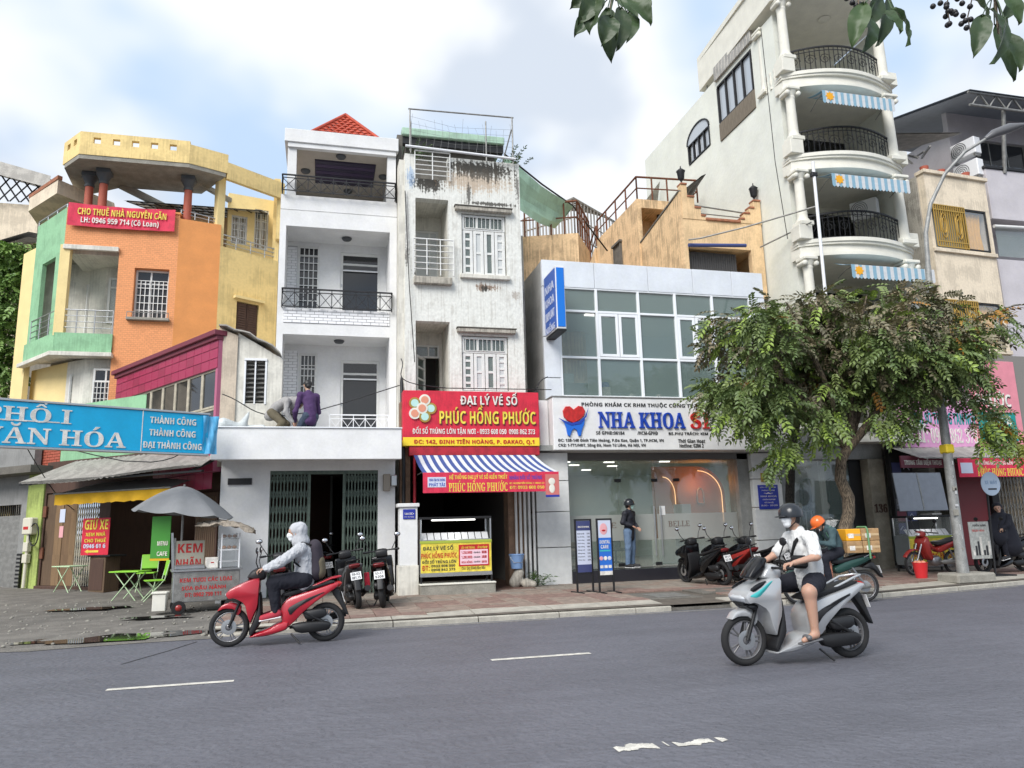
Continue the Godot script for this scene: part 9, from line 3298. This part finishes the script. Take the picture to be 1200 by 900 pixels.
func bikes():
	scooter("glossy red scooter ridden by the person in a grey hoodie", Vector3(-0.55, 0, -11.36), 0, M.red_paint, M.red_paint, "59-F1 418.26", "scooters on the road")
	scooter("white and silver scooter ridden by the man in a white shirt", Vector3(5.03, 0, -7.52), 0, M.silver_paint, M.silver_paint, "59-P2 306.71", "scooters on the road", "white")
	for i in 3:
		scooter(["black scooter nearest the clinic door in a row of three", "middle black scooter of the row before the clinic", "third black scooter of the row, beside the stone pier"][i], Vector3(8.48 + i * 0.62, 0.128, -16.0 + i * 0.12), -78 + i * 3, M.gloss_black, M.gloss_black if i != 1 else M.maroon_paint, ["59-L1 227.40", "59-T2 518.03", "59-C1 640.92"][i], "scooters parked before the clinic", "dark", 6)
	scooter("black scooter parked before the folding gate beside the red tagged one", Vector3(0.62, 0.128, -15.0), -84, M.gloss_black, M.grey_paint, "59-X3 081.15", "scooters parked before the white townhouse", "dark", 8)
	var o := scooter("black scooter with a red tag parked beside the gate pillar", Vector3(1.22, 0.128, -14.95), -98, M.gloss_black, M.gloss_black, "53-S7 9208", "scooters parked before the white townhouse", "dark", 6)
	put(o, "red_tag", bxm(0.55, 0.42, 0.2, 0.57, 0.66, 0.3, 0.01), M.sign_red)
	scooter("black scooter partly hidden behind the red scooter's rider", Vector3(-0.62, 0.128, -14.6), -88, M.gloss_black, M.gloss_black, "59-U1 776.54", "scooters parked before the white townhouse", "dark", 6)
	scooter("dark scooter standing inside the open hall of the white townhouse", Vector3(0.1, 0.16, -19.2), -80, M.gloss_black, M.gloss_black, "59-D1 350.67", "scooters parked before the white townhouse", "dark", 6)
	scooter("dark scooter under the rider in the navy raincoat", Vector3(16.0, 0.128, -15.2), 4, M.gloss_black, M.gloss_black, "59-V2 193.88", "parked motorbikes", "dark")
	cub("dark green delivery motorbike loaded with cardboard boxes by the kerb", Vector3(9.05, 0.0, -12.3), -10, M.green_paint, "59-K1 552.30")
	cub("maroon motorbike parked before the far lottery counter", Vector3(14.35, 0.128, -15.6), 6, M.maroon_paint, "54-Z4 2716", 6)
	# parcels on the delivery bike
	var B := Transform3D(Basis(UPV, deg_to_rad(-10.0)), Vector3(9.05, 0.88, -12.3))
	for p in [["upper front yellow parcel on the delivery motorbike", 0.42, 0.22, 0.28, 0.21, 0.34, M.box_yellow], ["lower front cardboard parcel on the delivery motorbike", 0.42, 0.0, 0.3, 0.215, 0.36, M.cardboard], ["upper rear cardboard parcel strapped on the delivery motorbike", 0.74, 0.22, 0.34, 0.215, 0.34, M.cardboard], ["lower rear cardboard parcel strapped on the delivery motorbike", 0.74, 0.0, 0.32, 0.215, 0.36, M.cardboard]]:
		var t := thing("parcel", p[0], "box", B * Vector3(p[1], p[2], 0), "parcels on the delivery motorbike", -10, false)
		put(t, "carton", bxm(-p[3] / 2, 0, -p[5] / 2, p[3] / 2, p[4], p[5] / 2, 0.008), p[6])
		put(t, "tape", bxm(-p[3] / 2 + 0.01, p[4] / 2 - 0.02, p[5] / 2, p[3] / 2 - 0.01, p[4] / 2 + 0.02, p[5] / 2 + 0.002), mat("tape_tan", 0.50, 0.36, 0.20, 0.35))
		put(t, "address_label", bxm(-0.1, 0.05, p[5] / 2 + 0.002, 0.0, 0.13, p[5] / 2 + 0.004), M.text_white)
	var st := thing("luggage_strap", "green elastic strap round the parcels on the delivery motorbike", "strap", B * Vector3(0.68, 0, 0), "", -10, false)
	var b := MB.new()
	b.tube([Vector3(0, -0.1, 0.2), Vector3(0, 0.0, 0.2), Vector3(0, 0.42, 0.19), Vector3(0, 0.46, 0.15), Vector3(0, 0.46, -0.15), Vector3(0, 0.42, -0.19), Vector3(0, -0.1, -0.2)], 0.018, 6)
	put(st, "band", b, M.strap_green)

# one hand: palm and five fingers, reaching along d with the palm facing pn; curl bends the fingers towards pn
func hand(mb: MB, w: Vector3, d: Vector3, pn: Vector3, curl: float, side: float):
	d = d.normalized()
	pn = (pn - d * pn.dot(d)).normalized()
	var s := d.cross(pn) * side
	var bones := [[w, w + d * 0.045, 0.026, 0.03, pn, 0.6], [w + d * 0.03 + s * 0.02, w + d * 0.085 + s * 0.026, 0.019, 0.016, pn, 0.8], [w + d * 0.03 - s * 0.02, w + d * 0.08 - s * 0.026, 0.019, 0.015, pn, 0.8]]
	for i in 4:
		var o := (1.5 - i) * 0.0185
		var L := [0.072, 0.08, 0.074, 0.06][i] as float
		var p := w + d * (0.083 - 0.004 * absf(i - 1.2)) + s * o
		var a := curl * 0.5
		for k in 3:
			var q: Vector3 = p + (d * cos(a) + pn * sin(a)) * L * [0.45, 0.32, 0.26][k]
			bones.append([p, q, 0.0092 - 0.0008 * k, 0.0085 - 0.001 * k])
			p = q
			a += curl * 0.75
	var p := w + d * 0.025 + s * 0.03
	for k in 2:
		var q: Vector3 = p + (d * 0.75 + s * (0.65 - 0.5 * k) + pn * (0.25 + 0.5 * curl * k)).normalized() * [0.042, 0.032][k]
		bones.append([p, q, 0.0115 - 0.0015 * k, 0.0095 - 0.001 * k])
		p = q
	blob(mb, bones, 0.007, 0.006)

# J: joints; fd: where the face looks; o: clothing
func person(label: String, at: Vector3, turn: float, J: Dictionary, fd: Vector3, o: Dictionary) -> Node3D:
	var t := thing("person", label, "person", at, "", turn, false)
	var cell: float = o.get("cell", 0.02)
	var sh := (J.sr - J.sl) as Vector3
	var ax := sh.normalized()
	var dep := ax.cross((J.neck - J.hip).normalized()).normalized()
	var b := MB.new()
	var neck: Vector3 = J.neck
	var hd: Vector3 = J.head
	fd = fd.normalized()
	var hx := fd.cross((hd - neck).normalized()).normalized()
	var hu := hx.cross(fd).normalized()
	var face := [[hd + hu * 0.03 - fd * 0.012, hd + hu * 0.03 + fd * 0.018, 0.083, 0.078], [hd - hu * 0.03 + fd * 0.03, hd - hu * 0.075 + fd * 0.05, 0.06, 0.036], [hd + hu * 0.012 + fd * 0.088, hd - hu * 0.022 + fd * 0.108, 0.008, 0.014], [hd + hx * 0.078 - fd * 0.005 + hu * 0.015, hd + hx * 0.08 - fd * 0.005 - hu * 0.025, 0.014, 0.01], [hd - hx * 0.078 - fd * 0.005 + hu * 0.015, hd - hx * 0.08 - fd * 0.005 - hu * 0.025, 0.014, 0.01], [hd - hu * 0.04 + fd * 0.086, hd - hu * 0.05 + fd * 0.084, 0.012, 0.01]]
	var bk: float = o.get("bulk", 1.0)
	var torso := [[J.hip, J.waist, 0.13 * bk, 0.118 * bk, dep, 0.82], [J.waist, J.chest, 0.118 * bk, 0.14 * bk, dep, 0.8], [J.sl, J.sr, 0.06, 0.06], [J.chest, neck.lerp(J.chest, 0.4), 0.135, 0.085, dep, 0.75]]
	var arms := []
	var legs := []
	for s in ["l", "r"]:
		arms.append([J["s" + s], J["e" + s], 0.052, 0.041])
		arms.append([J["e" + s], J["w" + s], 0.041, 0.028])
		legs.append([J["h" + s], J["k" + s], 0.085 * bk, 0.062 * bk])
		legs.append([J["k" + s], J["a" + s], 0.06 * bk, 0.038])
		legs.append([J["a" + s], J["t" + s], 0.038, 0.028])
	blob(b, torso + arms + legs + [[neck.lerp(J.chest, 0.25), hd - hu * 0.03, 0.056, 0.052]], cell, 0.035)
	blob(b, face + [[neck, hd - hu * 0.04, 0.052, 0.05]], 0.011, 0.018)
	for s in ["l", "r"]:
		var w: Vector3 = J["w" + s]
		var d: Vector3 = o.get("g" + s, w - J["e" + s])
		hand(b, w, d, o.get("p" + s, Vector3(0, -1, 0)), o.get("curl", 0.5), 1.0 if s == "l" else -1.0)
	put(t, "body", b, M.skin)
	for s in [-1.0, 1.0]:
		b = MB.new()
		b.ell(hd + hu * 0.018 + hx * 0.031 * s + fd * 0.083, Vector3.ONE * 0.011, 8, 6)
		put(t, "eye", b, M.hair)
	var grow := func(list: Array, by: float) -> Array:
		var r := []
		for q in list:
			var c: Array = q.duplicate()
			c[2] += by
			c[3] += by
			r.append(c)
		return r
	b = MB.new()
	var up: Array = grow.call(torso, 0.018)
	for i in arms.size():
		var c: Array = arms[i].duplicate()
		if i % 2 == 1 and o.get("short_sleeves", false):
			continue
		if o.get("short_sleeves", false):
			c[1] = c[0].lerp(c[1], 0.82)
			c[3] = 0.052
		c[2] += o.get("loose", 0.02)
		c[3] += o.get("loose", 0.018) - 0.002
		if i % 2 == 1:
			c[1] = c[0].lerp(c[1], 0.97)
		up.append(c)
	up.append([J.hip, J.hip + (J.hip - J.waist).normalized() * o.get("hem", 0.08), 0.145, 0.15, dep, 0.82])
	up.append([neck.lerp(J.chest, 0.3), neck.lerp(J.chest, 0.1), 0.075, 0.066])
	blob(b, up, cell, 0.035, o.get("folds", 0.009))
	put(t, o.get("top_name", "shirt"), b, o.top)
	b = MB.new()
	var lo := [[J.hip, J.hip.lerp(J.waist, 0.25), 0.142, 0.13, dep, 0.85]]
	for i in legs.size():
		if i % 3 == 2 or i % 3 == 1 and o.get("short_legs", false):
			continue
		var c: Array = legs[i].duplicate()
		c[2] += 0.022 if i % 3 == 0 else 0.018
		c[3] += 0.02 if i % 3 == 0 else 0.022
		if i % 3 == 1:
			c[1] = c[0].lerp(c[1], 0.93)
		elif o.get("short_legs", false):
			c[1] = c[0].lerp(c[1], 0.86)
			c[3] = 0.088
		lo.append(c)
	blob(b, lo, cell, 0.03, 0.008)
	put(t, "trousers", b, o.bottom)
	for s in ["l", "r"]:
		var a: Vector3 = J["a" + s]
		var e: Vector3 = J["t" + s]
		var d := (e - a)
		d.y = 0
		d = d.normalized()
		b = MB.new()
		var low := minf(a.y, e.y) - 0.03
		var pts := [[a + d * -0.03 + Vector3(0, -0.02, 0), e, 0.052, 0.045]]
		if not o.get("sandals", false):
			pts.append([a + Vector3(0, 0.02, 0), a + Vector3(0, 0.01, 0), 0.05, 0.05])
			blob(b, pts, 0.012, 0.02)
			var so := put(t, "shoe", b, o.shoes)
			b = MB.new()
			b.bar(a - d * 0.075 + Vector3(0, -0.064, 0), e + d * 0.045 + Vector3(0, -0.034, 0), 0.022, 0.085, 0.01)
			put(so, "sole", b, M.sole)
		else:
			b.bar(a - d * 0.06 + Vector3(0, -0.05, 0), e + d * 0.05 + Vector3(0, -0.035, 0), 0.02, 0.1, 0.01)
			blob(b, [[a.lerp(e, 0.7) + Vector3(0, 0.012, 0.035), a.lerp(e, 0.7) + Vector3(0, 0.012, -0.035), 0.03, 0.03]], 0.01, 0.01)
			put(t, "sandal", b, M.grey_paint)
	if o.has("mask"):
		b = MB.new()
		blob(b, [[hd - hu * 0.025 + fd * 0.055, hd - hu * 0.065 + fd * 0.06, 0.062, 0.045], [hd - hu * 0.01 + fd * 0.09, hd - hu * 0.03 + fd * 0.1, 0.02, 0.024]], 0.01, 0.02)
		put(t, "face_mask", b, o.mask)
	if o.has("helmet"):
		b = MB.new()
		b.t = Transform3D(Basis(hx, hu, -fd), hd + hu * 0.03)
		b.lathe([[0.128, -0.035], [0.132, -0.01], [0.128, 0.04], [0.108, 0.085], [0.07, 0.118], [0.03, 0.13], [0.0, 0.132]], 22, Vector3(0, 0, 0.008))
		b.lathe([[0.118, -0.03], [0.128, -0.035]], 22, Vector3(0, 0, 0.008), false)
		var h := put(t, "helmet", b, o.helmet)
		b = MB.new()
		b.t = Transform3D(Basis(hx, hu, -fd), hd + hu * 0.03)
		blob(b, [[Vector3(-0.06, -0.012, -0.135), Vector3(0.06, -0.012, -0.135), 0.03, 0.03, Vector3.UP, 0.3]], 0.012, 0.01)
		put(h, "peak", b, o.helmet)
		b = MB.new()
		for s in [-1.0, 1.0]:
			b.tube([hd + hx * 0.115 * s + hu * 0.01, hd + hx * 0.085 * s - hu * 0.06 + fd * 0.02, hd - hu * 0.115 + fd * 0.045], 0.007, 5)
		put(h, "chin_strap", b, M.black)
	if o.has("hood"):
		b = MB.new()
		blob(b, [[hd + hu * 0.045 - fd * 0.06, hd + hu * 0.05 - fd * 0.015, 0.112, 0.1], [hd - hu * 0.05 - fd * 0.06, neck - fd * 0.05, 0.1, 0.1], [hd - hu * 0.12 - fd * 0.02, neck + fd * 0.0, 0.085, 0.1]], 0.014, 0.04, 0.006)
		put(t, "hood", b, o.hood)
	if o.has("hair"):
		b = MB.new()
		blob(b, [[hd + hu * 0.05 - fd * 0.02, hd + hu * 0.05 + fd * 0.02, 0.088, 0.078], [hd - fd * 0.035, hd - hu * 0.03 - fd * 0.045, 0.082, 0.065]], 0.012, 0.03)
		put(t, "hair", b, M.hair)
	if o.has("glasses"):
		b = MB.new()
		for s in [-1.0, 1.0]:
			b.ell(hd + hu * 0.018 + hx * 0.033 * s + fd * 0.092, Vector3(0.012, 0.02, 0.026), 10, 6)
			b.tube([hd + hu * 0.02 + hx * 0.06 * s + fd * 0.085, hd + hu * 0.02 + hx * 0.082 * s], 0.004, 4)
		put(t, "sunglasses", b, M.gloss_black)
	return t

func pose(hip: Vector3, waist: Vector3, chest: Vector3, neck: Vector3, head: Vector3, sw: float, a: Array) -> Dictionary:
	# a: elbow, wrist, knee, ankle, toe for the +z side, then for the -z side; figure faces -x
	var J := {"hip": hip, "waist": waist, "chest": chest, "neck": neck, "head": head}
	var k := 0
	for s in [["l", 1.0], ["r", -1.0]]:
		J["s" + s[0]] = chest.lerp(neck, 0.55) + Vector3(0, -0.01, sw * s[1])
		J["h" + s[0]] = hip + Vector3(0, -0.02, 0.09 * s[1])
		for n in ["e", "w", "k", "a", "t"]:
			J[n + s[0]] = a[k]
			k += 1
	return J

func people():
	var V := func(x, y, z): return Vector3(x, y, z)
	var J := pose(V.call(0.33, 0.88, 0), V.call(0.34, 1.02, 0), V.call(0.31, 1.2, 0), V.call(0.25, 1.38, 0), V.call(0.2, 1.5, 0), 0.17, [
		V.call(0.03, 1.12, 0.27), V.call(-0.17, 1.03, 0.27), V.call(-0.07, 0.83, 0.16), V.call(-0.03, 0.44, 0.15), V.call(-0.2, 0.37, 0.16),
		V.call(0.03, 1.12, -0.27), V.call(-0.17, 1.03, -0.27), V.call(-0.07, 0.83, -0.16), V.call(-0.03, 0.44, -0.15), V.call(-0.2, 0.37, -0.16)])
	var at := Vector3(-0.55, 0, -11.36)
	var t := person("person in a pale grey hooded top and dark trousers riding the red scooter", at, 0, J, Vector3(-1, -0.1, 0), {"top": M.grey_hoodie, "top_name": "hooded_top", "bottom": M.navy_cloth, "shoes": M.shoe_red, "hood": M.grey_hoodie, "mask": M.mask_white, "cell": 0.016, "folds": 0.016, "bulk": 1.22, "loose": 0.03, "curl": 1.0, "gl": Vector3(-1, -0.1, 0), "gr": Vector3(-1, -0.1, 0)})
	# rucksack
	var r := thing("backpack", "dark purple and olive backpack on the grey hooded rider", "backpack", at, "", 0, false)
	var b := MB.new()
	blob(b, [[Vector3(0.5, 0.98, 0), Vector3(0.47, 1.28, 0), 0.15, 0.13, Vector3.RIGHT, 0.8]], 0.02, 0.03)
	put(r, "main_bag", b, mat("bag_purple", 0.035, 0.028, 0.04, 0.85, 0, T.cloth, 0.25))
	b = MB.new()
	blob(b, [[Vector3(0.55, 0.96, 0.03), Vector3(0.54, 1.08, 0.03), 0.11, 0.105, Vector3.RIGHT, 0.75]], 0.02, 0.03)
	put(r, "front_pocket", b, M.khaki)
	for s in [-1.0, 1.0]:
		b = MB.new()
		b.tube([Vector3(0.42, 1.33, 0.1 * s), Vector3(0.3, 1.37, 0.13 * s), Vector3(0.185, 1.28, 0.14 * s), Vector3(0.2, 1.1, 0.15 * s), Vector3(0.38, 0.96, 0.13 * s)], 0.016, 6)
		put(r, "strap", b, M.black_cloth)
	# rider in the white shirt
	at = Vector3(5.03, 0, -7.52)
	J = pose(V.call(0.22, 0.86, 0), V.call(0.23, 1.0, 0), V.call(0.2, 1.2, 0), V.call(0.12, 1.4, 0), V.call(0.06, 1.53, 0), 0.18, [
		V.call(0.12, 1.11, 0.31), V.call(-0.14, 1.05, 0.27), V.call(0.02, 0.75, 0.27), V.call(0.06, 0.31, 0.25), V.call(-0.1, 0.26, 0.27),
		V.call(0.0, 1.12, -0.27), V.call(-0.17, 1.04, -0.27), V.call(-0.14, 0.78, -0.2), V.call(-0.08, 0.36, -0.18), V.call(-0.24, 0.3, -0.2)])
	t = person("man in a white shirt, face mask and dark helmet riding the white scooter", at, 0, J, Vector3(-1, -0.04, 0.12), {"top": M.white_shirt, "bottom": M.navy_cloth, "short_sleeves": true, "short_legs": true, "sandals": true, "shoes": M.black_cloth, "helmet": M.helmet_dark, "mask": M.mask_white, "hair": true, "glasses": true, "curl": 0.95, "gl": Vector3(-1, -0.15, -0.15), "gr": Vector3(-1, -0.1, 0.1), "cell": 0.016, "hem": 0.05, "bulk": 1.2, "folds": 0.014})
	b = MB.new()
	b.tube([J.sl + Vector3(0.02, 0.085, -0.1), J.chest + Vector3(-0.16, 0.06, 0.07), J.waist + Vector3(-0.16, 0.1, -0.06), J.waist + Vector3(0.0, 0.02, -0.18), J.chest + Vector3(0.16, -0.02, -0.02), J.sl + Vector3(0.05, 0.08, -0.08)], 0.02, 6)
	put(t, "sling_strap", b, M.black_cloth)
	b = MB.new()
	b.t = Transform3D(Basis(UPV, 0.3), J.waist + Vector3(-0.18, 0.05, 0.1))
	b.bx(Vector3.ZERO, Vector3(0.09, 0.14, 0.2), 0.03)
	put(t, "sling_bag", b, M.black_cloth)
	# man at the clinic door
	J = pose(V.call(0, 0.92, 0), V.call(0, 1.05, 0), V.call(0.0, 1.24, 0), V.call(-0.01, 1.44, 0), V.call(-0.04, 1.56, 0), 0.18, [
		V.call(0.03, 1.13, 0.26), V.call(-0.17, 1.0, 0.13), V.call(0, 0.5, 0.11), V.call(0.02, 0.09, 0.12), V.call(-0.13, 0.055, 0.15),
		V.call(0.03, 1.13, -0.26), V.call(-0.15, 1.04, -0.13), V.call(0, 0.5, -0.1), V.call(0.03, 0.09, -0.11), V.call(-0.12, 0.055, -0.14)])
	person("person in a navy jacket, jeans and helmet standing at the clinic door", Vector3(7.52, 0.425, -17.95), 128, J, Vector3(-1, 0, 0.35), {"top": M.navy_jacket, "top_name": "jacket", "bottom": M.jeans, "shoes": M.shoe_black, "helmet": M.helmet_dark, "mask": M.mask_mint, "curl": 0.5, "hem": 0.13, "hair": true})
	# delivery rider looking down at a phone
	at = Vector3(9.05, 0.0, -12.3)
	J = pose(V.call(0.14, 0.93, 0), V.call(0.15, 1.06, 0), V.call(0.08, 1.22, 0), V.call(-0.03, 1.36, 0), V.call(-0.13, 1.41, 0), 0.18, [
		V.call(-0.04, 1.05, 0.27), V.call(-0.22, 1.08, 0.1), V.call(-0.2, 0.8, 0.2), V.call(-0.12, 0.38, 0.2), V.call(-0.28, 0.3, 0.22),
		V.call(-0.02, 1.07, -0.26), V.call(-0.2, 1.1, -0.1), V.call(-0.2, 0.8, -0.2), V.call(-0.12, 0.38, -0.2), V.call(-0.28, 0.3, -0.22)])
	t = person("delivery rider in an orange helmet bent over a phone on the green motorbike", at, -10, J, Vector3(-1, -0.75, 0.15), {"top": M.teal_jacket, "top_name": "jacket", "bottom": M.navy_cloth, "shoes": M.shoe_black, "helmet": M.orange_shiny, "curl": 0.9, "hair": true, "cell": 0.022})
	for s in [-1.0, 1.0]:
		b = MB.new()
		blob(b, [[J.chest + Vector3(-0.105, 0.05, 0.09 * s), J.waist + Vector3(-0.1, 0.05, 0.08 * s), 0.035, 0.035], [J.chest.lerp(J.neck, 0.5) + Vector3(0.0, 0.055, 0.12 * s), J.chest + Vector3(-0.06, 0.09, 0.1 * s), 0.03, 0.04]], 0.018, 0.02)
		put(t, "jacket_panel", b, M.jacket_green)
	put(t, "phone", bxm(-0.3, 1.1, -0.04, -0.285, 1.24, 0.04, 0.004), M.gloss_black)
	r = thing("floor_bag", "salmon coloured delivery bag between the knees of the delivery rider", "bag", at, "", -10, false)
	b = MB.new()
	b.box(-0.2, 0.42, -0.1, -0.0, 0.82, 0.1, 0.02)
	put(r, "bag_body", b, M.salmon)
	put(r, "bag_flap", bxm(-0.21, 0.82, -0.11, 0.01, 0.88, 0.11, 0.015), M.orange_shiny)
	# two workers kneeling on the canopy
	J = pose(V.call(0.1, 0.5, 0), V.call(0.09, 0.66, 0), V.call(0.03, 0.86, 0), V.call(-0.02, 1.06, 0), V.call(-0.06, 1.2, 0), 0.19, [
		V.call(-0.05, 0.6, 0.28), V.call(-0.22, 0.4, 0.2), V.call(-0.25, 0.1, 0.13), V.call(0.16, 0.09, 0.12), V.call(0.3, 0.05, 0.12),
		V.call(-0.1, 0.62, -0.3), V.call(-0.32, 0.48, -0.24), V.call(-0.25, 0.1, -0.13), V.call(0.16, 0.09, -0.12), V.call(0.3, 0.05, -0.12)])
	person("worker in a purple long sleeved top kneeling on the white canopy", Vector3(-0.33, 3.55, -17.15), -62, J, Vector3(-1, -0.3, 0), {"top": M.purple_cloth, "bottom": M.jeans_dark, "shoes": M.shoe_black, "hair": true, "curl": 0.8, "cell": 0.022})
	J = pose(V.call(0.15, 0.62, 0), V.call(0.06, 0.74, 0), V.call(-0.12, 0.84, 0), V.call(-0.3, 0.84, 0), V.call(-0.42, 0.8, 0), 0.18, [
		V.call(-0.22, 0.58, 0.26), V.call(-0.36, 0.36, 0.2), V.call(-0.12, 0.36, 0.14), V.call(0.12, 0.08, 0.13), V.call(-0.04, 0.05, 0.13),
		V.call(-0.22, 0.58, -0.26), V.call(-0.36, 0.36, -0.2), V.call(-0.12, 0.36, -0.14), V.call(0.12, 0.08, -0.13), V.call(-0.04, 0.05, -0.13)])
	person("worker in pale grey clothes bent double beside the purple topped worker", Vector3(-0.95, 3.55, -17.4), 165, J, Vector3(-0.6, -0.8, 0), {"top": M.grey_cloth, "bottom": M.khaki, "shoes": M.shoe_black, "hood": M.grey_cloth, "curl": 0.8, "cell": 0.022})
	# rider wrapped in a navy raincoat
	at = Vector3(16.0, 0.128, -15.2)
	J = pose(V.call(0.22, 0.88, 0), V.call(0.22, 1.02, 0), V.call(0.18, 1.22, 0), V.call(0.12, 1.4, 0), V.call(0.07, 1.52, 0), 0.18, [
		V.call(-0.02, 1.12, 0.27), V.call(-0.18, 1.04, 0.25), V.call(-0.12, 0.8, 0.17), V.call(-0.05, 0.4, 0.16), V.call(-0.2, 0.33, 0.17),
		V.call(-0.02, 1.12, -0.27), V.call(-0.18, 1.04, -0.25), V.call(-0.12, 0.8, -0.17), V.call(-0.05, 0.4, -0.16), V.call(-0.2, 0.33, -0.17)])
	t = person("rider wrapped in a dark navy raincoat with the hood up by the round sign", at, 4, J, Vector3(-0.8, -0.1, 0.6), {"top": M.navy_cloth, "top_name": "raincoat", "bottom": M.navy_cloth, "shoes": M.shoe_black, "hood": M.navy_cloth, "curl": 0.9, "cell": 0.024})
	b = MB.new()
	blob(b, [[J.chest, J.hip + Vector3(0, -0.25, 0), 0.2, 0.3, Vector3(0, 0, 1), 1.05], [J.chest + Vector3(-0.1, 0.05, 0), Vector3(-0.2, 0.85, 0.0), 0.17, 0.26, Vector3(0, 0, 1), 1.2]], 0.03, 0.08)
	put(t, "raincoat_cape", b, M.navy_cloth)
